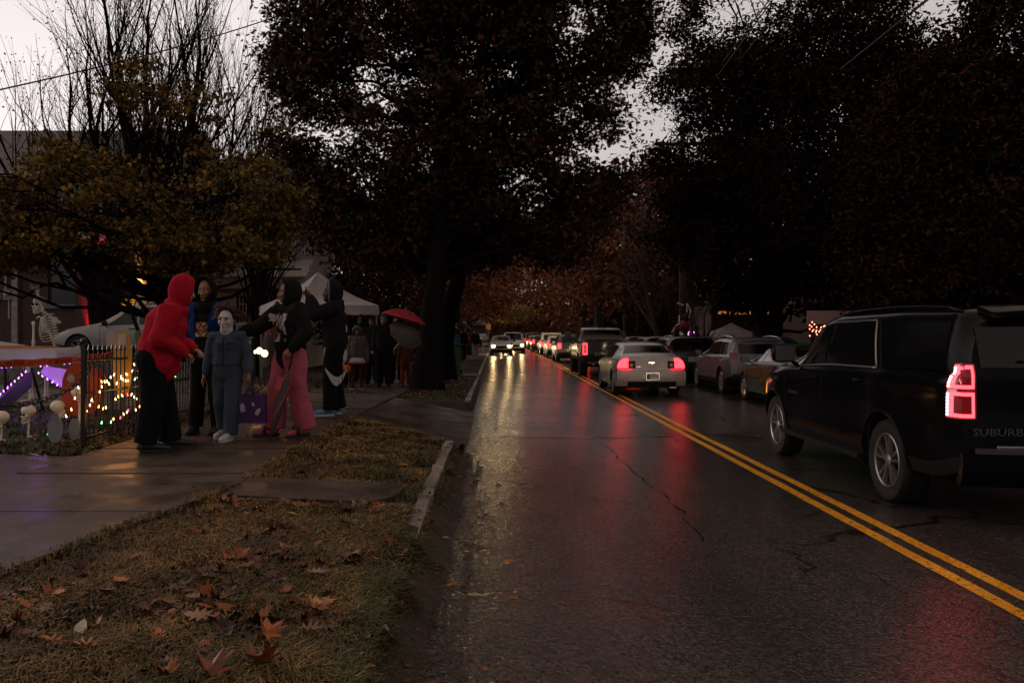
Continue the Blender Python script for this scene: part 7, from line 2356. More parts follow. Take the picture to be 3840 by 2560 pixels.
class Person:
    """joints in local metres: x to the person's right, y forward, z up"""
    def __init__(s, name, label, loc, face, h, pose=None, bulk=1.0, fine=.011, cat='person', group=None, child=False):
        k = h / 1.70
        s.k, s.bulk, s.fine = k, bulk, fine * max(1, 1)
        J = dict(pelvis=(0, 0, .93), waist=(0, 0, 1.08), chest=(0, .01, 1.27), neck=(0, 0, 1.44), head=(0, .02, 1.585),
                 sr=(.175, 0, 1.40), er=(.23, -.03, 1.13), wr=(.25, .05, .89), sl=(-.175, 0, 1.40), el=(-.23, -.03, 1.13), wl=(-.25, .05, .89),
                 hr=(.085, 0, .90), kr=(.10, .02, .50), ar=(.11, -.02, .085), hl=(-.085, 0, .90), kl=(-.10, .02, .50), al=(-.11, -.02, .085),
                 tr=(.13, .17, .035), tl=(-.13, .17, .035))
        if pose: J.update(pose)
        s.J = {a: Vector(b_) * k for a, b_ in J.items()}
        s.hs = 1.0 if not child else 1.14
        s.root = empty(name, loc, face, label, cat, group)
        s.look = 0.0; s.nod = 0.0
    def hand(s, mb, w_, e_, curl=.5, palm=None, sc=1.0, thumb=1):
        """palm and five fingers"""
        k = s.k * sc * 1.0
        d = (w_ - e_).normalized()
        pn = Vector(palm) if palm is not None else Vector((0, 0, -1))
        pn = (pn - d * pn.dot(d)).normalized()
        sd = d.cross(pn) * thumb
        w2 = w_ + d * .005
        mb.tube([w_ - d * .02, w_ + d * .02 * k, w_ + d * .055 * k, w_ + d * .088 * k], [.023 * k, .030 * k, .040 * k, .038 * k], 10, ry=[.020 * k, .017 * k, .017 * k, .013 * k], up=sd, rounded=True)
        for i in range(4):
            o = (i - 1.5) * .0185 * k
            b0 = w_ + d * (.088 - .004 * abs(i - 1.2)) * k - sd * o
            L_ = (.072, .080, .075, .060)[i] * k
            r_ = .0088 * k
            c1 = curl * (.8 + .12 * i)
            d1 = (d * math.cos(c1 * .8) + pn * math.sin(c1 * .8)); d2 = (d * math.cos(c1 * 2) + pn * math.sin(c1 * 2)); d3 = (d * math.cos(c1 * 3) + pn * math.sin(c1 * 3))
            p1 = b0 + d1 * L_ * .45; p2 = p1 + d2 * L_ * .32; p3 = p2 + d3 * L_ * .24
            mb.tube([b0 - d * .02 * k, b0, p1, p2, p3], [r_, r_ * 1.05, r_, r_ * .92, r_ * .8], 7, rounded=True)
        t0 = w_ + d * .028 * k + sd * .028 * k
        t1 = t0 + (d * .7 + sd * .55 + pn * .35).normalized() * .040 * k; t2 = t1 + (d * .85 + sd * .1 + pn * .5).normalized() * .032 * k
        mb.tube([t0 - sd * .01 * k, t0, t1, t2], [.012 * k, .012 * k, .0105 * k, .009 * k], 7, rounded=True)
    def body(s, skin, hands=(('r', .5, None), ('l', .5, None)), voxel=.009):
        J, k = s.J, s.k
        b = MB()
        T = lambda pts_, r_, ry=None, n_=10, up=(1, 0, 0): b.tube([Vector(p) for p in pts_], [x * k for x in r_], n_, ry=[x * k for x in ry] if ry else None, up=up, rounded=True)
        T([J['pelvis'], J['waist'], J['chest'], J['chest'].lerp(J['neck'], .6)], [.145, .13, .155, .12], [.10, .09, .11, .08], 14)
        T([J['neck'] - Vector((0, 0, .05 * k)), J['neck'] + Vector((0, 0, .03 * k)), J['head'] - Vector((0, 0, .06 * k))], [.062, .055, .055], None, 10)
        for q in 'rl':
            T([J['s' + q], J['e' + q]], [.050, .040]); T([J['e' + q], J['w' + q]], [.040, .026])
            T([J['chest'] + Vector((0, 0, .05 * k)), J['s' + q]], [.06, .055])
            T([J['h' + q], J['k' + q]], [.085, .055]); T([J['k' + q], J['k' + q].lerp(J['a' + q], .3), J['a' + q]], [.055, .055, .036])
            T([J['a' + q], J['t' + q]], [.035, .03])
        # the head itself, slightly egg shaped with jaw, nose and brow
        hc, hk = J['head'], s.hs * k
        rot = Matrix.Rotation(s.look, 3, 'Z') @ Matrix.Rotation(s.nod, 3, 'X')
        s.hrot, s.hc, s.hk = rot, hc, hk
        H_ = lambda v: hc + rot @ (Vector(v) * hk)
        s.H = H_
        def f(p):
            q = p.copy()
            if q.z < 0:
                q.x *= 1 - .30 * (-q.z) ** 1.3; q.y = q.y * (1 - .12 * (-q.z)) + (.10 * (-q.z) if q.y > 0 else .12 * (-q.z))
            return q
        b.ball(H_((0, -.005, .012)), .074 * hk, .093 * hk, .112 * hk, 20, 16, rot=rot, fn=f)
        b.tube([H_((0, .088, .012)), H_((0, .102, -.012)), H_((0, .110, -.030)), H_((0, .098, -.040))], [.010 * hk, .012 * hk, .017 * hk, .012 * hk], 8, rounded=True)
        for sx in (-1, 1):
            b.ball(H_((sx * .013, .096, -.034)), .010 * hk)
            b.tube([H_((sx * .012, .087, .034)), H_((sx * .035, .083, .037)), H_((sx * .058, .062, .028))], [.009 * hk, .010 * hk, .007 * hk], 6, rounded=True)
            b.ball(H_((sx * .038, .066, -.018)), .024 * hk, .018 * hk, .018 * hk)
            b.ball(H_((sx * .074, -.008, -.005)), .010 * hk, .020 * hk, .030 * hk)
        b.ball(H_((0, .070, -.092)), .026 * hk, .022 * hk, .020 * hk)
        b.tube([H_((-.024, .080, -.060)), H_((0, .092, -.056)), H_((.024, .080, -.060))], [.006 * hk, .009 * hk, .006 * hk], 6, rounded=True)
        b.tube([H_((-.020, .079, -.071)), H_((0, .089, -.071)), H_((.020, .079, -.071))], [.006 * hk, .010 * hk, .006 * hk], 6, rounded=True)
        for q, curl, palm in hands:
            s.hand(b, J['w' + q], J['e' + q], curl, palm, 1.0, 1 if q == 'l' else -1)
        o = b.build('body', skin, s.root)
        eval_mods(o, voxel=voxel, smooth=2)
        o.data.polygons.foreach_set('use_smooth', [True] * len(o.data.polygons))
        s.bodyo = o
        return o
    def face(s, mouth='closed', eye=True):
        H_, hk = s.H, s.hk
        if eye:
            for sx in (-1, 1):
                e = MB().ball(H_((sx * .031, .079, .014)), .0135 * hk, .010 * hk, .0085 * hk, 10, 8, rot=s.hrot).build('eye', M_EYE, s.root, smooth=True)
                MB().ball(H_((sx * .031, .0875, .014)), .0062 * hk, .004 * hk, .0065 * hk, 8, 6).build('pupil', M_PUP, e, smooth=True)
            b = MB()
            for sx in (-1, 1): b.tube([H_((sx * .014, .094, .038)), H_((sx * .034, .092, .045)), H_((sx * .056, .074, .038))], [.003 * hk, .005 * hk, .003 * hk], 5)
            b.build('eyebrows', M_HAIR, s.root)
        if mouth == 'open':
            MB().ball(H_((0, .085, -.068)), .019 * hk, .012 * hk, .020 * hk, 12, 8, rot=s.hrot).build('mouth', M_MOUTH, s.root, smooth=True)
        else:
            b = MB()
            b.tube([H_((-.024, .083, -.0655)), H_((0, .0985, -.062)), H_((.024, .083, -.0655))], [.003 * hk, .005 * hk, .003 * hk], 6)
            b.tube([H_((-.022, .083, -.0685)), H_((0, .0965, -.072)), H_((.022, .083, -.0685))], [.003 * hk, .006 * hk, .003 * hk], 6)
            b.build('lips', M_LIP, s.root, smooth=True)
    def top(s, m, hem=.0, fat=1.0, sleeve=1.0, voxel=.013, name='hoodie', amp=.010, collar=True, hemw=1.0, pouch=False, sleevefrac=1.0, hemfwd=0.0, deep=1.0):
        J, k, B = s.J, s.k, s.bulk * fat
        b = MB()
        up = (1, 0, 0)
        hemp = J['pelvis'] + Vector((0, hemfwd, -.04 - hem)) * k
        b.tube([hemp, J['pelvis'].lerp(J['waist'], .4), J['waist'], J['chest'], J['chest'].lerp(J['neck'], .55), J['neck'] - Vector((0, 0, .015 * k))],
               [x * k * B for x in (.175 * hemw, .185, .178, .185, .150, .085)], 18, ry=[x * k * B * deep for x in (.135 * hemw, .145, .14, .145, .105, .075)], up=up, rounded=True)
        for q in 'rl':
            S, E, W_ = J['s' + q], J['e' + q], J['w' + q]
            W2 = E.lerp(W_, sleevefrac)
            b.tube([J['chest'].lerp(S, .45) + Vector((0, 0, .03 * k)), S, S.lerp(E, .5), E], [x * k * B * sleeve for x in (.09, .082, .075, .068)], 10, rounded=True)
            b.tube([E, E.lerp(W2, .5), E.lerp(W2, .86), W2], [x * k * B * sleeve for x in (.068, .062, .052, .040)], 10, rounded=True)
        if pouch:
            b.ball(J['waist'] + Vector((0, .12 * B, -.06)) * k, .13 * k, .035 * k, .10 * k)
        o = b.build(name, m, s.root)
        eval_mods(o, voxel=voxel, smooth=2)
        if amp: folds(o, amp * .8, 7, random.uniform(0, 50), .55)
        o.data.polygons.foreach_set('use_smooth', [True] * len(o.data.polygons))
        return o
    def trousers(s, m, wide=1.0, voxel=.014, amp=.010, name='trousers', cuff=1.0, top_=0.04):
        J, k, B = s.J, s.k, s.bulk
        b = MB()
        b.tube([J['pelvis'] + Vector((0, 0, .09 + top_)) * k, J['pelvis'], J['pelvis'] - Vector((0, 0, .07 * k))], [x * k * B for x in (.150, .172, .155)], 16, ry=[x * k * B for x in (.12, .135, .12)], up=(1, 0, 0), rounded=True)
        for q in 'rl':
            H_, K_, A_ = J['h' + q], J['k' + q], J['a' + q]
            b.tube([H_, H_.lerp(K_, .5), K_], [x * k * B * wide for x in (.108, .096, .082)], 12, rounded=True)
            b.tube([K_, K_.lerp(A_, .5), A_ + Vector((0, 0, .0))], [x * k * wide for x in (.082 * B, .080 * cuff, .082 * cuff)], 12, rounded=False)
            b.tube([K_.lerp(A_, .3), K_], [.075 * k * wide, .08 * k * wide * B], 12, rounded=True)
        o = b.build(name, m, s.root)
        eval_mods(o, voxel=voxel, smooth=2)
        if amp: folds(o, amp * .75, 9, random.uniform(0, 50), .32)
        o.data.polygons.foreach_set('use_smooth', [True] * len(o.data.polygons))
        return o
    def shoes(s, m, sole=None, scale=1.0, open_=False):
        J, k = s.J, s.k * scale
        for q in 'rl':
            A_, T_ = J['a' + q], J['t' + q]
            d = (T_ - A_); d.z = 0; d.normalize()
            sd = Vector((d.y, -d.x, 0))
            ht = max(.0, min(T_.z, A_.z - .05 * k) - .03 * k)
            b = MB()
            c0 = Vector((A_.x, A_.y, ht)) - d * .045 * k
            L_ = .285 * k
            outl = [(0, .030), (.12, .040), (.35, .038), (.62, .050), (.82, .046), (.95, .030), (1.0, .008)]
            pts_ = [c0 + d * L_ * t for t, _ in outl]
            def ring(z, sh):
                return [p + sd * w_ * k * sh + Vector((0, 0, z)) for p, (_, w_) in zip(pts_, outl)] + [p - sd * w_ * k * sh + Vector((0, 0, z)) for p, (_, w_) in list(zip(pts_, outl))[::-1]]
            R0, R1 = ring(.002, 1), ring(.028 * k, 1.02)
            n_ = len(R0)
            b.add(R0 + R1, [tuple(range(n_))[::-1], tuple(range(n_, 2 * n_))] + [(i, (i + 1) % n_, n_ + (i + 1) % n_, n_ + i) for i in range(n_)])
            so_ = b.build('shoe', sole or m, s.root, smooth=35, fixn=True)
            u = MB()
            if open_:
                u.tube([pts_[3] + sd * .05 * k + Vector((0, 0, .03 * k)), pts_[3] + sd * .03 * k + Vector((0, 0, .075 * k)), pts_[3] - sd * .03 * k + Vector((0, 0, .075 * k)), pts_[3] - sd * .05 * k + Vector((0, 0, .03 * k))], .012 * k, 8, ry=.045 * k, up=d)
                u.build('strap', m, so_, smooth=True)
                f_ = MB(); f_.tube([pts_[1] + Vector((0, 0, .06 * k)), pts_[3] + Vector((0, 0, .05 * k)), pts_[5] + Vector((0, 0, .04 * k))], [.036 * k, .038 * k, .028 * k], 10, rounded=True)
                f_.build('sock', C_PNK, so_, smooth=True)
            else:
                u.tube([pts_[0] + Vector((0, 0, .05 * k)), pts_[1] + Vector((0, 0, .06 * k)), pts_[2] + Vector((0, 0, .058 * k)), pts_[4] + Vector((0, 0, .042 * k)), pts_[5] + Vector((0, 0, .035 * k))],
                       [.030 * k, .040 * k, .040 * k, .046 * k, .034 * k], 12, ry=[.035 * k, .045 * k, .045 * k, .030 * k, .022 * k], up=sd, rounded=True)
                u.tube([pts_[1] + Vector((0, 0, .05 * k)), A_ + Vector((0, 0, .02 * k))], [.042 * k, .042 * k], 10, rounded=True)
                u.build('upper', m, so_, smooth=True)
    def hood(s, m, size=1.0, open_=.62, lining=None, drop=.02, back=.0):
        """raised hood: shell round the head open at the front, running down to the neck"""
        H_, hk = s.H, s.hk
        b = MB()
        NJ = J_ = s.J['neck']
        def f(a, q):
            # a 0..1 round the head from left face edge over the back to the right; q 0 top .. 1 neck
            ang = math.pi * (.5 + open_ * .5) - 0
            th = -math.pi * (1 - open_ * .42) + 2 * math.pi * (1 - open_ * .42) * a      # angle from the back
            return th, q
        n1, n2 = 28, 14
        g_ = []
        for i in range(n1 + 1):
            row = []
            for j in range(n2 + 1):
                # polar from crown-forward axis: sphere with its pole pointing forward, opening cut round the pole
                ph = 2 * math.pi * i / n1                       # round the face opening
                th = (.30 + .70 * j / n2) * math.pi * .5 * 2 * .93      # from the opening to the back
                t0_ = .17 + .30 * open_
                th = math.pi * (t0_ + (1 - t0_) * j / n2)
                x = math.sin(th) * math.sin(ph); z = math.sin(th) * math.cos(ph); y = math.cos(th)
                v = Vector((x * .104 * size, y * .125 * size - .012 - back, z * .142 * size + .014))
                if z < -.3: v.z -= .055 * (-z - .3) ; v.x *= 1.0 + .25 * (-z - .3)
                if y < 0 and z > .2: v.z += .004
                v += Vector((mnoise.noise(v * 22) * .006, mnoise.noise(v * 22 + Vector((5, 5, 5))) * .006, 0))
                row.append(v)
            g_.append(row)
        def fn(a, q):
            i = min(n1, int(round(a * n1))); j = min(n2, int(round(q * n2)))
            return H_(g_[i][j])
        b.slab(fn, n1, n2, .012 * hk, .016 * hk)
        # collar part joining hood to shoulders
        k = s.k
        base = s.J['neck'] - Vector((0, 0, .035 * k))
        b.tube([base, base + Vector((0, -.01, .055)) * k, H_((0, -.02, -.10))], [.150 * k, .118 * k, .090 * hk], 16, ry=[.125 * k, .105 * k, .090 * hk], up=(1, 0, 0), rounded=True)
        o = b.build('hood', m, s.root, smooth=True)
        rim = MB()
        rim.tube([H_(g_[i][0]) for i in range(n1)] + [H_(g_[0][0]), H_(g_[1][0])], .009 * hk, 6)
        rim.build('hood_rim', lining or m, o, smooth=True)
        return o

def gpos(px, py): return G(px, py, .035)

# ---- 1 person in a red hooded coat, seen from behind-left, leaning to the right
q = gpos(588, 1688)
p1 = Person('person', 'person in a bright red hoodie with the hood up, leaning to the right', (q.x, q.y, q.z), R(-72), 1.70,
            dict(pelvis=(0, .0, .94), waist=(0, .05, 1.08), chest=(0, .10, 1.27), neck=(0, .18, 1.43), head=(0, .25, 1.575),
                 sr=(.18, .13, 1.36), er=(.24, .03, 1.10), wr=(.14, .25, .97), sl=(-.18, .15, 1.36), el=(-.24, .10, 1.10), wl=(-.08, .33, 1.0),
                 hr=(.09, -.04, .90), kr=(.12, -.02, .50), ar=(.15, -.10, .085), tr=(.17, .10, .035), hl=(-.09, -.04, .9), kl=(-.11, .06, .5), al=(-.12, .12, .085), tl=(-.14, .31, .035)), bulk=1.22)
p1.look = R(12); p1.nod = R(-14)
p1.body(M_SKINL, (('r', .7, (0, 0, -1)), ('l', .6, (0, 0, -1))))
p1.face()
p1.top(C_RED, .06, 1.04, 1.06, amp=.017, hemw=1.04, hemfwd=.02, deep=1.10)
p1.trousers(C_PANT, 1.16, cuff=1.15, amp=.012)
p1.shoes(M_SHOE)
p1.hood(C_RED, 1.08, .50)

# ---- 2 person in black hood with a blue jacket, mouth open
q = gpos(778, 1626)
p2 = Person('person', 'person in a black hood and open blue jacket, mouth wide open, facing the camera', (q.x, q.y, q.z), R(174), 1.74,
            dict(head=(0, .05, 1.60), neck=(0, .02, 1.45), wr=(.28, .06, .86), wl=(-.26, .10, .88), ar=(.14, 0, .085), al=(-.13, 0, .085)), bulk=.98)
p2.nod = R(-6)
p2.body(M_SKIN, (('r', .5, None), ('l', .5, None)))
p2.face('open')
p2.top(C_BLK, .02, 1.0, 1.0, amp=.008)
jk = p2.top(C_BLU, -.06, 1.13, 1.18, amp=.014, name='jacket')
# open the jacket down the front
bm = bmesh.new(); bm.from_mesh(jk.data)
bmesh.ops.delete(bm, geom=[f_ for f_ in bm.faces if f_.calc_center_median().y > .04 and abs(f_.calc_center_median().x) < .095 + .02 * math.sin(f_.calc_center_median().z * 9)], context='FACES')
bm.to_mesh(jk.data); bm.free()
sm = jk.modifiers.new('s', 'SOLIDIFY'); sm.thickness = .012; sm.offset = -1
eval_mods(jk)
p2.trousers(C_PANT, 1.02)
p2.shoes(M_SHOE)
p2.hood(C_BLK, 1.10, .66)
def chest_print(pers, o, x0, x1, z0, z1, fn_col, cell=.012, off=.006, name='shirt_print', mats_=None, side=1, ymax=.21):
    """coloured patches lying on the front of the garment mesh o"""
    bvh = BVHTree.FromPolygons([v.co[:] for v in o.data.vertices], [pl.vertices[:] for pl in o.data.polygons])
    nx_, nz_ = int((x1 - x0) / cell), int((z1 - z0) / cell)
    vs, ok = [], []
    for i in range(nx_ + 1):
        for j in range(nz_ + 1):
            x, z = x0 + (x1 - x0) * i / nx_, z0 + (z1 - z0) * j / nz_
            h = bvh.ray_cast(Vector((x, side * 1.0, z)), Vector((0, -side, 0)))
            y = h[0].y if h[0] and h[0].y < ymax * pers.k else None
            vs.append(Vector((x, (y if y is not None else 0) + side * off, z))); ok.append(y is not None)
    b = MB()
    W_ = nz_ + 1
    fs_, ms_ = [], []
    for i in range(nx_):
        for j in range(nz_):
            ids = (i * W_ + j, (i + 1) * W_ + j, (i + 1) * W_ + j + 1, i * W_ + j + 1)
            if not all(ok[q_] for q_ in ids): continue
            if max(vs[a].y for a in ids) - min(vs[a].y for a in ids) > .05: continue
            c_ = fn_col((i + .5) / nx_, (j + .5) / nz_)
            if c_ is None: continue
            fs_.append(ids); ms_.append(c_)
    b.add(vs, fs_); b.m = ms_
    ob = b.build(name, mats_, pers.root, smooth=True)
    bm = bmesh.new(); bm.from_mesh(ob.data)
    bmesh.ops.delete(bm, geom=[v for v in bm.verts if not v.link_faces], context='VERTS')
    bm.to_mesh(ob.data); bm.free()
    return ob
PC = [cloth('p_white', (.42, .39, .42), var=.2), cloth('p_tan', (.32, .20, .09), var=.3), cloth('p_brown', (.13, .05, .025), var=.3), cloth('p_dark', (.015, .012, .012)), cloth('p_orange', (.42, .15, .03), var=.3), cloth('p_lilac', (.22, .19, .27), var=.2), cloth('p_sky', (.30, .42, .62), var=.1), C_WHT]
def stripes2(u, v):
    a = mnoise.noise(Vector((u * 5, v * 4, 2))) + .5 * mnoise.noise(Vector((u * 12, v * 9, 7)))
    if abs((u * 2 + v * 1.4) % .5 - .25) < .035 or abs((u * 2 - v * 1.6) % .6 - .3) < .03: return 3
    return 0 if a > .22 else 4 if a > -.02 else 1 if a > -.2 else 2
hood2 = [o for o in p2.root.children if o.name.startswith('hoodie')][0]
chest_print(p2, hood2, -.115, .115, 1.09 * p2.k, 1.25 * p2.k, stripes2, mats_=PC)

# ---- 3 child in coverall and pale mask with wild wig
q = gpos(853, 1648)
p3 = Person('person', 'child in a blue grey coverall, white face mask and shaggy brown wig, walking', (q.x, q.y, q.z), R(176), 1.40,
            dict(sr=(.185, 0, 1.36), sl=(-.185, 0, 1.36), er=(.26, -.04, 1.08), wr=(.30, .03, .84), el=(-.27, -.02, 1.10), wl=(-.315, .08, .87), neck=(0, 0, 1.40), head=(0, .03, 1.565),
                 kr=(.10, .0, .50), ar=(.12, -.20, .14), tr=(.13, -.05, .045), hl=(-.09, 0, .90), kl=(-.09, .08, .50), al=(-.07, .10, .085), tl=(-.06, .29, .035)), child=True, bulk=1.04)
p3.hs = 1.20
p3.body(M_SKIN, (('r', .35, (-1, 0, 0)), ('l', .9, (1, 0, 0))), voxel=.0085)
cv = p3.top(C_COV, .03, 1.0, 1.0, amp=.012, name='coverall', sleevefrac=.86)
p3.trousers(C_COV, 1.05, amp=.013, cuff=1.10, name='coverall_legs')
p3.shoes(M_SHOEW, M_SOLE, 1.12)
def seams3(u, v):
    if abs(u - .5) < .022: return 3
    for c_ in (.22, .78):
        a_, b_ = abs(u - c_), abs(v - .66)
        if a_ < .15 and b_ < .13 and (a_ > .125 or b_ > .108 or abs(v - .735) < .012): return 3
    return 3 if abs(v - .02) < .014 else None
chest_print(p3, cv, -.15, .15, .98 * p3.k, 1.36 * p3.k, seams3, cell=.006, off=.003, name='coverall_seams', mats_=[C_COV, C_COV, C_COV, cloth('seam_dark', (.018, .024, .034))])
# mask: pale plain face shell
H_, hk = p3.H, p3.hk
M_MASK = mat('pale_mask', (.50, .48, .43), .55, var=.12, vscale=18, bump=.4, bscale=25)
b = MB()
def mf(p):
    qv = p.copy()
    if qv.z < 0:
        qv.x *= 1 - .26 * (-qv.z) ** 1.3
    return qv
b.ball(H_((0, .006, .0)), .081 * hk, .100 * hk, .126 * hk, 24, 18, rot=p3.hrot, fn=mf)
b.tube([H_((0, .098, .020)), H_((0, .116, -.015)), H_((0, .120, -.034)), H_((0, .105, -.045))], [.010 * hk, .013 * hk, .019 * hk, .013 * hk], 8, rounded=True)
for sx in (-1, 1):
    b.tube([H_((sx * .010, .100, .040)), H_((sx * .036, .098, .044)), H_((sx * .064, .074, .034))], [.011 * hk, .012 * hk, .008 * hk], 6, rounded=True)
    b.ball(H_((sx * .042, .078, -.022)), .026 * hk, .020 * hk, .022 * hk)
b.ball(H_((0, .082, -.102)), .030 * hk, .024 * hk, .024 * hk)
b.tube([H_((-.026, .094, -.066)), H_((0, .106, -.063)), H_((.026, .094, -.066))], .007 * hk, 6, rounded=True)
b.tube([H_((-.024, .094, -.078)), H_((0, .104, -.080)), H_((.024, .094, -.078))], .008 * hk, 6, rounded=True)
b.tube([H_((0, 0, -.09)), H_((0, -.005, -.135)), H_((0, -.01, -.155))], [.070 * hk, .066 * hk, .080 * hk], 16, ry=[.065 * hk, .062 * hk, .072 * hk], up=(1, 0, 0), rounded=True)
mk = b.build('mask', M_MASK, p3.root); eval_mods(mk, voxel=.006, smooth=3)
mk.data.polygons.foreach_set('use_smooth', [True] * len(mk.data.polygons))
b = MB()
for sx in (-1, 1): b.ball(H_((sx * .033, .096, .016)), .017 * hk, .012 * hk, .010 * hk, 12, 8, rot=p3.hrot)
b.build('eye_hole', M_SOCK, mk, smooth=True)
b = MB(); b.tube([H_((-.024, .103, -.0725)), H_((0, .114, -.0715)), H_((.024, .103, -.0725))], .0022 * hk, 5)
for sx in (-1, 1): b.tube([H_((sx * .036, .104, .006)), H_((sx * .040, .102, -.03)), H_((sx * .038, .100, -.055))], .0013 * hk, 4)
b.build('mask_lines', mat('mask_line', (.12, .05, .045), .6, var=0), mk)
# wig: many tapering locks
M_WIG = mat('brown_wig', (.045, .018, .010), .6, var=.4, vscale=30)
b = MB()
for i in range(230):
    a = random.uniform(0, 2 * math.pi); e = random.uniform(.05, 1.35)
    v = Vector((math.sin(e) * math.cos(a), math.sin(e) * math.sin(a) , math.cos(e)))
    if v.y > .30 and v.z < .86: continue
    p0 = H_((v.x * .080, v.y * .10 - .006, v.z * .118 + .004))
    out_ = (p3.hrot @ Vector((v.x * 1.4 + (-.45 if v.x < -.1 else .15), v.y * .7 - .1, max(-.2, v.z * .55)))).normalized()
    L_ = random.uniform(.04, .085) * (1.4 if v.x < -.2 and v.z < .75 else 1)
    p1_ = p0 + out_ * L_ * .6 * hk; p2_ = p1_ + (out_ + Vector((random.uniform(-.5, .5), random.uniform(-.3, .3), -.55))).normalized() * L_ * hk
    b.tube([p0, p1_, p2_], [.012 * hk, .010 * hk, .002 * hk], 5)
b.ball(H_((0, -.018, .028)), .086 * hk, .098 * hk, .108 * hk, 16, 10)
b.build('wig', M_WIG, p3.root, smooth=True)
b = MB()
for sx in (-1, 1): b.add([H_((sx * .012, .062, -.150)), H_((sx * .075, .03, -.145)), H_((sx * .085, .055, -.185)), H_((sx * .028, .085, -.200))], [(0, 1, 2, 3)])
b.build('collar', C_COV, p3.root)
# the bag
bw = P(940, 1560, q.y - .12)
wl = p3.root.matrix_basis @ p3.J['wl'] if False else Vector(q) + Matrix.Rotation(R(176), 3, 'Z') @ p3.J['wl']
bag = empty('tote_bag', Vector((P(945, 0, q.y - .05).x, q.y - .05, P(0, 1582, q.y).z)), R(-8), 'purple tote bag with white ghosts held by the masked child', 'bag')
b = MB()
W2, HH = .155, .295
def bagf(a, c_): return Vector((-W2 + 2 * W2 * a + .012 * (1 - c_) * (a - .5), .02 * math.sin(math.pi * a) * 1, HH * c_ + .008 * math.sin(a * 9)))
b.slab(lambda a, c_: bagf(a, c_) + Vector((0, -.035, 0)), 10, 8, .0, .006); b.slab(lambda a, c_: bagf(a, c_) + Vector((0, .03, 0)), 10, 8, .0, .006)
b.box(-W2, W2, -.035, .035, -.004, .004)
for sx in (-1, 1): b.box(sx * W2 - .002, sx * W2 + .002, -.03, .03, 0, HH)
b.build('sack', mat('purple_felt', (.075, .018, .11), .8, var=.15), bag, smooth=35, fixn=True)
bl = Vector(bag.location)
for dy in (-.035, .035):
    hand_l = wl + Vector((0, 0, -.09)) - bl
    hand_l = Matrix.Rotation(R(8), 3, 'Z') @ hand_l
    hand_l.y = dy * .4
    bh = MB(); bh.tube([Vector((-.07, dy, HH)), Vector((-.03, dy, HH)).lerp(hand_l, .6), hand_l, Vector((.05, dy, HH)).lerp(hand_l, .6), Vector((.07, dy, HH))], .004, 5, ry=.012, up=(1, 0, 0)); bh.build('strap', mat('purple_felt', (.075, .018, .11), .8), bag)
for (gx, gz, s_, r_) in ((-.09, .16, 1.0, .1), (.085, .12, .85, -.5), (.03, .20, .45, .3)):
    pl = [(0, .05), (.018, .045), (.026, .02), (.026, -.02), (.030, -.045), (.018, -.032), (.008, -.048), (-.004, -.034), (-.016, -.050), (-.022, -.03), (-.026, 0), (-.022, .035)]
    pl = [((x * math.cos(r_) - z * math.sin(r_)) * s_ + gx, (x * math.sin(r_) + z * math.cos(r_)) * s_ + gz) for x, z in pl]
    MB().prism(pl, 1, -.050, -.0335).build('ghost_print', mat('felt_white', (.40, .36, .42), .8, var=.1), bag)

# ---- 4 woman with pink trousers
q = gpos(1090, 1634)
p4 = Person('person', 'woman in a black hoodie with a large print and pink trousers', (q.x, q.y, q.z), R(130), 1.72,
            dict(sr=(.18, -.02, 1.40), er=(.25, -.04, 1.13), wr=(.17, .20, .99), sl=(-.17, .05, 1.40), el=(-.24, .26, 1.22), wl=(-.17, .50, 1.19),
                 head=(0, .03, 1.585), hr=(.095, 0, .90), hl=(-.095, 0, .9), kr=(.12, .11, .50), kl=(-.12, -.02, .50), ar=(.12, .13, .085), al=(-.13, -.12, .085), tr=(.15, .32, .035), tl=(-.15, .07, .035)), bulk=1.10)
p4.look = R(-20)
# right hand (umbrella) on the camera side is the person's left when facing the picture's left
J4 = p4.J
p4.J['sl'], p4.J['el'], p4.J['wl'] = Vector((-.19, 0, 1.40)) * p4.k, Vector((-.30, -.03, 1.15)) * p4.k, Vector((-.27, .12, .97)) * p4.k
p4.J['sr'], p4.J['er'], p4.J['wr'] = Vector((.17, .05, 1.39)) * p4.k, Vector((.20, .29, 1.20)) * p4.k, Vector((.14, .50, 1.16)) * p4.k
p4.body(M_SKIN, (('l', 1.0, (1, 0, -.2)), ('r', .3, (0, 0, -1))), voxel=.0085)
p4.face()
t4 = p4.top(C_BLK2, .03, 1.02, 1.08, amp=.011, pouch=True)
p4.trousers(C_PNK, 1.16, amp=.017, cuff=1.22)
p4.shoes(M_SHOE, M_SHOE, 1.0, open_=True)
p4.hood(C_BLK2, 1.12, .66)
def print4(u, v):
    e = .06 * mnoise.noise(Vector((u * 9, v * 12, 3)))
    if u < .05 + e or u > .95 + e or v < .03 or v > .97 + e: return None
    a = mnoise.noise(Vector((u * 3.2, v * 4, 9))) + .5 * mnoise.noise(Vector((u * 9, v * 9, 4)))
    d1 = math.hypot((u - .40) / .24, (v - .74) / .25)          # upper pale shape
    d2 = math.hypot((u - .62) / .26, (v - .32) / .24)          # lower brown shape
    if d1 < 1: return 3 if d1 > .86 else (1 if a > -.12 else 0 if a > -.3 else 3)
    if d2 < 1.35 and d2 > 1 and v > .3: return 3
    if d2 < 1: return 2 if a > -.05 else 4 if a > -.2 else 3
    return 0 if a > -.05 else 5 if a > -.32 else 3
chest_print(p4, t4, -.15, .15, 1.04 * p4.k, 1.37 * p4.k, print4, cell=.008, mats_=PC)
# hood strings
b = MB()
for sx in (-1, 1): b.tube([Vector((sx * .035, .12, 1.40)) * p4.k, Vector((sx * .04, .165, 1.30)) * p4.k, Vector((sx * .045, .175, 1.22)) * p4.k], .004, 5)
b.build('drawstring', C_BLK, p4.root)
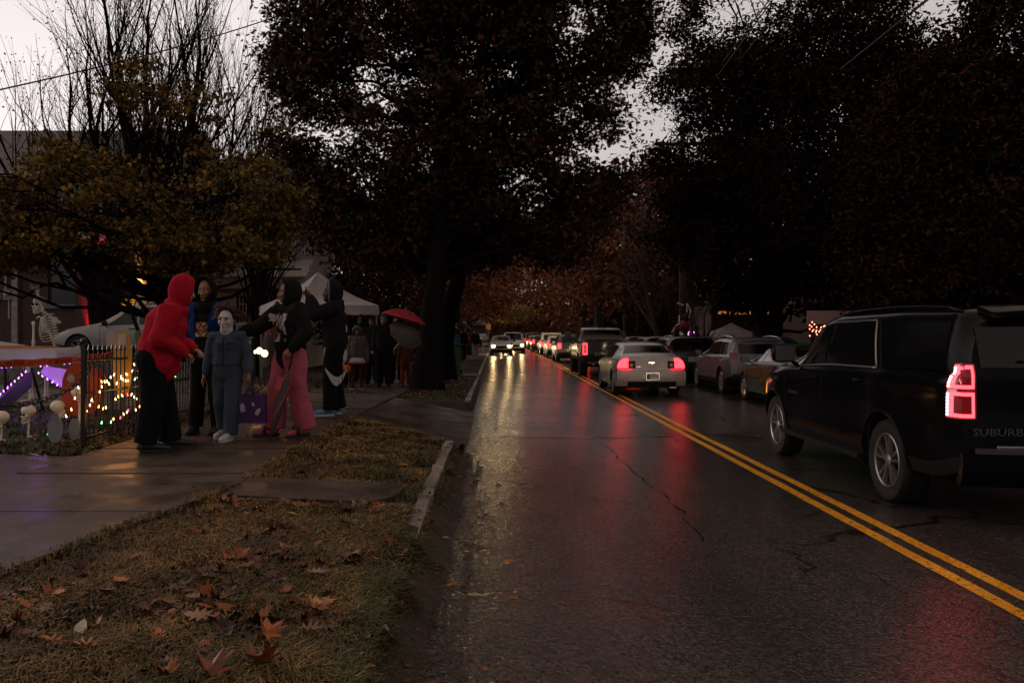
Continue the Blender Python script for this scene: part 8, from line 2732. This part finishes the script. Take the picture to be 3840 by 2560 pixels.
# closed umbrella, point on the ground
hl = Vector(q) + Matrix.Rotation(R(130), 3, 'Z') @ (p4.J['wl'] + Vector((0, 0, -.10)))
tip = G(1012, 1655, .035)
U = empty('closed_umbrella', tip, 0, 'furled black umbrella with red edge, its tip on the sidewalk', 'umbrella')
ax_ = hl - tip; 
b = MB()
prof = [(0, .006), (.10, .008), (.13, .022), (.3, .045), (.5, .055), (.68, .050), (.80, .028), (.86, .015)]
b.tube([ax_ * t for t, _ in prof], [r_ for _, r_ in prof], 12)
cn = b.build('canopy', M_DKU, U, smooth=True)
b = MB()
for ph in (0, 2.1, 4.2):
    side_ = ax_.orthogonal().normalized(); s2_ = ax_.normalized().cross(side_)
    b.tube([ax_ * t + (side_ * math.cos(ph + t * 5) + s2_ * math.sin(ph + t * 5)) * (r_ + .003) for t, r_ in prof[2:7]], .006, 5)
b.build('edging', mat('umbrella_red2', (.42, .03, .04), .5, var=.1), cn, smooth=True)
MB().tube([ax_ * .84, ax_ * 1.06], .010, 8).build('handle', M_TRIM, U, smooth=True)
b = MB(); b.slab(lambda a, c_: ax_ * (.62 + .16 * a) + Vector((-.02 - .07 * c_, -.055, .0)), 3, 3, .0, .004); b.build('loose_fold', mat('umbrella_red2', (.42, .03, .04), .5), cn, fixn=True)

# ---- 5 man taking a photo
q = gpos(1258, 1556)
p5 = Person('person', 'man in a black hoodie raising a phone, white shirt hem showing', (q.x, q.y, q.z), R(100), 1.84,
            dict(sl=(-.17, .03, 1.39), el=(-.20, .24, 1.30), wl=(-.08, .31, 1.52), sr=(.17, .05, 1.39), er=(.17, .28, 1.32), wr=(.03, .34, 1.51), head=(0, .05, 1.59),
                 ar=(.12, -.04, .085), al=(-.14, .06, .085), kl=(-.12, .06, .5), tl=(-.16, .25, .035)), bulk=1.08)
p5.look = R(8)
p5.body(M_SKIND, (('l', .8, (0, 1, 0)), ('r', .8, (0, 1, 0))), voxel=.010)
p5.face()
MB().ball(p5.H((0, .074, -.088)), .032 * p5.hk, .028 * p5.hk, .030 * p5.hk, 10, 8).build('beard', M_HAIR, p5.root, smooth=True)
sh5 = p5.top(C_WHT, .13, 1.00, .8, amp=.008, name='undershirt', sleevefrac=.5)
t5 = p5.top(C_BLK2, .02, 1.05, 1.10, amp=.010)
p5.trousers(C_PANT, 1.18, amp=.012, cuff=1.05)
p5.shoes(M_SHOEB, M_SOLE, 1.05)
hd = p5.hood(C_BLK2, 1.10, .66, lining=mat('blue_lining', (.10, .19, .38), .8))
hb = MB(); hb.slab(lambda a, c_: p5.H((.075 * math.sin((a - .5) * 2.4), .045 - .09 * c_, .155 + .012 * math.cos((a - .5) * 2.4) * 1 - .10 * (a - .5) ** 2 * 2 - .03 * c_ ** 2)), 8, 4, .004, .004)
hb.build('hood_band', mat('blue_lining', (.10, .19, .38), .8), p5.root, fixn=True)
def print5(u, v):
    d = math.hypot((u - .5) / .46, (v - .5) / .42) + .35 * mnoise.noise(Vector((u * 5, v * 5, 1)))
    return None if d > 1 else (7 if int((u * 1.4 + v) * 7) % 3 == 0 else 6)
chest_print(p5, t5, -.10, .08, 1.27 * p5.k, 1.36 * p5.k, print5, cell=.008, mats_=PC)
ph = Vector((-.03, .375, 1.60)) * p5.k
phn = empty('phone', Vector(q) + Matrix.Rotation(R(100), 3, 'Z') @ ph, R(100), 'dark phone held up by the man in the black hoodie', 'phone')
MB().box(-.038, .038, -.006, .006, -.075, .075).build('case', M_TRIM, phn)
MB().lathe([(.001, .010), (.012, .010), (.012, .006)], 1, 10, (.02, 0, .05)).build('lens', M_GLASS, phn)
# pale swoops on the trouser leg and shoe
for (z0, z1, a0) in ((.44, .62, 0),):
    tro = [o for o in p5.root.children if o.name.startswith('trousers')][0]
    bvh = BVHTree.FromPolygons([v.co[:] for v in tro.data.vertices], [pl.vertices[:] for pl in tro.data.polygons])
    vs, fs_ = [], []
    NN = 26
    for i in range(NN + 1):
        t = i / NN
        yy = (.13 - .28 * t) * p5.k; zc_ = (.62 - .17 * math.sin(math.pi * min(1, t * .9)) + .16 * max(0, t - .7)) * p5.k
        wd_ = .055 * math.sin(math.pi * t) ** .8 * p5.k + .004
        for e in (-1, 0, 1):
            h = bvh.ray_cast(Vector((-1, yy, zc_ + e * wd_)), Vector((1, 0, 0)))
            vs.append(Vector(((h[0].x if h[0] else -.2) - .006, yy, zc_ + e * wd_)))
    for i in range(NN):
        for e in range(2): fs_.append((i * 3 + e, i * 3 + e + 1, i * 3 + e + 4, i * 3 + e + 3))
    fs_ = [f_ for f_ in fs_ if max(vs[a].x for a in f_) - min(vs[a].x for a in f_) < .25]
    MB().add(vs, fs_).build('trouser_stripe', C_WHT, tro, smooth=True)
for o in list(p5.root.children):
    if o.name.startswith('shoe'):
        q0 = p5.J['al'] if o is [x for x in p5.root.children if x.name.startswith('shoe')][1] else p5.J['ar']
        for sx in (-1,):
            b = MB(); pts_ = [q0 + Vector((sx * .052, y_, z_)) for y_, z_ in ((.10, -.025), (.05, -.035), (.0, -.015), (-.04, .012))]
            b.tube(pts_, [.003, .010, .008, .003], 5); b.build('shoe_mark', M_SHOE, o)

# ---- 6 child in a grey quilted jacket
q = gpos(1340, 1458)
p6 = Person('person', 'child in a grey quilted hooded jacket and white skirt carrying a pumpkin pail', (q.x, q.y, q.z), R(182), 1.38,
            dict(wr=(.27, .08, .86), wl=(-.28, .03, .86), head=(0, .05, 1.56), ar=(.12, .03, .085), al=(-.11, -.04, .085)), child=True, bulk=1.02)
p6.nod = R(-28)
p6.body(M_SKIND, voxel=.013)
p6.face()
jk6 = p6.top(C_GRY, .02, 1.12, 1.15, amp=.004, name='jacket')
for v in jk6.data.vertices:      # quilted channels
    z = v.co.z / p6.k
    n_ = v.normal
    v.co += n_ * .012 * (abs(math.sin(z * math.pi / .078)) ** .6 - .6)
b = MB(); b.tube([Vector((0, .165, .93)) * p6.k, Vector((0, .185, 1.1)) * p6.k, Vector((0, .185, 1.28)) * p6.k, Vector((0, .13, 1.40)) * p6.k], .008, 5); b.build('zip', M_TRIM, p6.root)
b = MB()
def skirt(a, c_):
    an = 2 * math.pi * a; fl = 1 + .06 * math.sin(an * 11) * c_
    return Vector((math.cos(an) * (.17 + .06 * c_) * fl, math.sin(an) * (.13 + .06 * c_) * fl, .90 - .17 * c_)) * p6.k
b.slab(skirt, 66, 4, .0, .006)
b.build('skirt', cloth('pinstripe', (.42, .38, .42), var=.3), p6.root, smooth=True)
b = MB(); b.slab(lambda a, c_: skirt(a, 1 + .22 * c_), 66, 1, .001, .006); b.build('skirt_hem', C_RED, p6.root, smooth=True)
b = MB()
for qq in 'rl': b.tube([p6.J['k' + qq] + Vector((0, 0, .30)) * p6.k, p6.J['k' + qq], p6.J['a' + qq]], [.075 * p6.k, .060 * p6.k, .042 * p6.k], 12, rounded=True)
b.build('leggings', cloth('tights', (.05, .022, .018)), p6.root, smooth=True)
p6.shoes(M_SHOE, M_SOLE, 1.1)
p6.hood(C_GRY, 1.10, .60)
hw = Vector(q) + Matrix.Rotation(R(182), 3, 'Z') @ (p6.J['wr'] + Vector((0, 0, -.09)))
pk = empty('pumpkin_pail', hw + Vector((-.02, -.04, -.25)), 0, 'orange pumpkin pail with a black face hanging from the child hand', 'pail')
M_PUMP = mat('pumpkin_plastic', (.55, .12, .01), .4, var=.1)
b = MB()
def pf(p):
    a = math.atan2(p.y, p.x); return Vector((p.x * (1 - .05 * abs(math.cos(a * 5))), p.y * (1 - .05 * abs(math.cos(a * 5))), max(-.86, min(.82, p.z))))
b.ball((0, 0, .10), .125, .125, .115, 40, 12, fn=pf); b.build('pail', M_PUMP, pk, smooth=True)
b = MB()
for sx in (-1, 1): b.add([(sx * .05 - .02, -.118, .12), (sx * .05 + .02, -.118, .12), (sx * .05, -.116, .155), (sx * .05, -.10, .13)], [(0, 1, 2), (0, 3, 1), (1, 3, 2)])
b.add([(-.06, -.119, .075), (.06, -.119, .075), (.03, -.122, .05), (-.03, -.122, .05), (0, -.10, .06)], [(0, 1, 2, 3), (0, 4, 1), (3, 2, 4)])
b.build('pail_face', M_SOCK, pk)
MB().tube([(-.10, 0, .19), (-.07, 0, .26), (0, 0, .285), (.07, 0, .26), (.10, 0, .19)], .005, 5).build('handle', M_TRIM, pk)

# ---- people farther back
def simple(px, py, label, face, h, top_, pants, hooded=None, hair=None, skin=M_SKINL, pose=None, bulk=1.0, shoes=M_SHOE, fine=.018, group=None, child=False, skirt_=None, fat=1.0, at=None, wide=1.0):
    q = gpos(px, py) if at is None else Vector(at)
    p = Person('person', label, (q.x, q.y, q.z), R(face), h, pose, bulk=bulk, child=child, group=group)
    p.body(skin, voxel=fine * .7)
    if not hooded: p.face()
    p.top(top_, .03, 1.04 * fat, 1.05, voxel=fine, amp=.008)
    p.trousers(pants, wide, voxel=fine, amp=.008)
    p.shoes(shoes)
    if hooded: p.hood(hooded, 1.10, .62)
    if hair:
        b = MB()
        b.ball(p.H((0, -.02, .03)), .088 * p.hk, .102 * p.hk, .112 * p.hk, 14, 10, fn=lambda v: v if v.z > -.4 or v.y < 0 else Vector((v.x * .9, v.y * .3, v.z)))
        for _ in range(60):
            a = random.uniform(0, 6.28); e = random.uniform(0, 1.2)
            v = Vector((math.sin(e) * math.cos(a), math.sin(e) * math.sin(a), math.cos(e)))
            if v.y > .4 and v.z < .6: continue
            p0 = p.H((v.x * .08, v.y * .095 - .02, v.z * .11 + .03)); b.tube([p0, p0 + p.hrot @ Vector((v.x * .03 + random.uniform(-.01, .01), v.y * .03, v.z * .03 - .01))], [.010, .003], 4)
        b.build('hair', hair, p.root, smooth=True)
    return p, q
WALK = dict(kr=(.10, .10, .50), ar=(.11, .16, .10), tr=(.12, .34, .06), kl=(-.10, -.02, .50), al=(-.11, -.16, .10), tl=(-.12, 0, .035))
M_TEAL = mat('teal_hair', (.01, .075, .085), .7, var=.3)
pt, q = simple(1440, 1450, 'person dressed in black with teal blue hair', 178, 1.68, C_BLK2, C_PANT, hair=M_TEAL, skin=M_SKIND, pose=dict(head=(0, .06, 1.58)), bulk=1.08, wide=1.2)
pb, q = simple(1487, 1436, 'bearded man in dark clothes beside the teal haired person', 190, 1.76, C_BLK2, C_PANT, hair=M_HAIR, skin=M_SKINL, pose=dict(er=(.22, .08, 1.18), wr=(.14, .22, 1.24)), bulk=1.0)
MB().ball(pb.H((0, .06, -.085)), .05 * pb.hk, .045 * pb.hk, .055 * pb.hk, 10, 8).build('beard', M_HAIR, pb.root, smooth=True)
pk2, q = simple(1562, 1440, 'child in a lavender grey hoodie seen from behind wearing a black backpack', 4, 1.30, C_LAV, C_PANT, hooded=C_LAV, child=True, pose=WALK)
bp = MB(); bp.ball(Vector((0, -.20, 1.17)) * pk2.k, .14 * pk2.k, .09 * pk2.k, .19 * pk2.k, 16, 12, fn=lambda v: Vector([math.copysign(abs(t) ** .7, t) for t in v])); bp.build('backpack', C_BLK, pk2.root, smooth=True)
p_, q = simple(1520, 1446, 'child in a rust coloured costume partly hidden by the hooded child', 10, 1.15, C_ORG, C_ORG, hair=M_HAIR, child=True, pose=WALK)
p_, q = simple(1395, 1440, 'dark clothed person half hidden behind the child in grey', 175, 1.66, C_BLK2, C_PANT, hair=M_HAIR, skin=M_SKIND, bulk=1.1)
p_, q = simple(1352, 1430, 'person with a blue face covering standing under the canopy edge', 170, 1.78, C_BLK, C_PANT, hooded=C_BLK, skin=M_SKIND, bulk=1.1)
MB().ball(p_.H((0, .06, -.045)), .06 * p_.hk, .055 * p_.hk, .045 * p_.hk, 12, 8).build('face_covering', mat('mask_blue', (.12, .20, .30), .7), p_.root, smooth=True)
p_, q = simple(1308, 1452, 'dark clothed child in front of the canopy leg', 185, 1.20, C_BLK, C_PANT, hooded=C_BLK, skin=M_SKIND, child=True)
p_, q = simple(1703, 1362, 'person in a blue hoodie walking away beyond the green bin', 2, 1.70, C_HBL, cloth('khaki', (.12, .09, .06)), hooded=C_HBL, pose=WALK, fine=.022)
q1 = Vector((P(1735, 0, 46).x, 46, .2))
p_, q = simple(0, 0, 'person in dark clothes under a black umbrella up the sidewalk', 5, 1.72, C_BLK2, C_PANT, hair=M_HAIR, fine=.03, at=q1, pose=WALK)
umbrella(q1 + Vector((.05, 0, 1.98)), .55, M_DKU, 'black umbrella over the walker beyond the blue hoodie', (.2, .2), pole=.8)
q2 = Vector((P(1752, 0, 55).x, 55, .18))
p_, q = simple(0, 0, 'person in a red plaid jacket walking up the far sidewalk', 0, 1.65, cloth('plaid', (.25, .02, .03), var=.9), C_PANT, hair=M_HAIR, fine=.03, at=q2, pose=WALK)
q3 = Vector((P(1766, 0, 57).x, 57, .18))
p_, q = simple(0, 0, 'person in green costume farther up the sidewalk', 0, 1.55, cloth('green', (.05, .20, .06)), cloth('jeans', (.05, .06, .10)), hair=M_HAIR, fine=.03, at=q3, pose=WALK)
q4 = Vector((P(1782, 0, 52).x, 52, .18))
p_, q = simple(0, 0, 'person with dark jacket and pale jeans next to the hydrant', 0, 1.68, C_BLK2, cloth('pale_jeans', (.16, .17, .20)), hair=M_HAIR, fine=.03, at=q4, pose=WALK)
umbrella(Vector((P(1757, 0, 60).x, 60, P(0, 1232, 60).z)), .5, mat('umbrella_pattern', (.20, .16, .19), .6, var=.8, vscale=12), 'patterned umbrella over the far walkers', (0, .2), pole=.8)
umbrella(P(1693, 1218, 36), .50, M_RED, 'small red umbrella edge beyond the oak trunk', (0, .5), pole=.8)
umbrella(P(1520, 1162, 18.6), .50, M_RED, 'open red umbrella above the walkers left of the oak trunk', (.15, .22), pole=.7)
umbrella(P(1535, 1235, 18.2), .40, mat('umbrella_brown', (.035, .028, .022), .6, var=.3), 'open dark brown umbrella tilted below the red one', (.75, .55), pole=.7)
# right hand side
q5 = Vector((P(2910, 0, 28).x, 28, tz(9.1, 28)))
p_, q = simple(0, 0, 'child in a red and white striped knitted hat behind the olive hatchback', 170, 1.30, cloth('rw', (.30, .03, .04), var=.8), C_PANT, fine=.022, at=q5, child=True)
b = MB()
for i in range(5):
    r0, r1 = .098 * (1 - (i / 5) ** 2.2) ** .5, .098 * (1 - ((i + 1) / 5) ** 2.2) ** .5
    b.mi = i % 2
    b.lathe([(r0 * 1.02, .03 + i * .034), (r1 * 1.02, .03 + (i + 1) * .034)], 2, 18, tuple(p_.hc))
b.mi = 0; b.ball(p_.hc + Vector((0, 0, .215)), .035)
b.build('knitted_hat', [cloth('hat_red', (.40, .02, .03)), C_WHT], p_.root, smooth=True)
q6 = Vector((P(2572, 0, 39).x + .25, 39, .12))
p_, q = simple(0, 0, 'person in a yellow hood behind the parked cars near the utility pole', 180, 1.60, C_BLK2, C_PANT, hooded=cloth('yellow_hood', (.40, .22, .04)), fine=.03, at=q6)
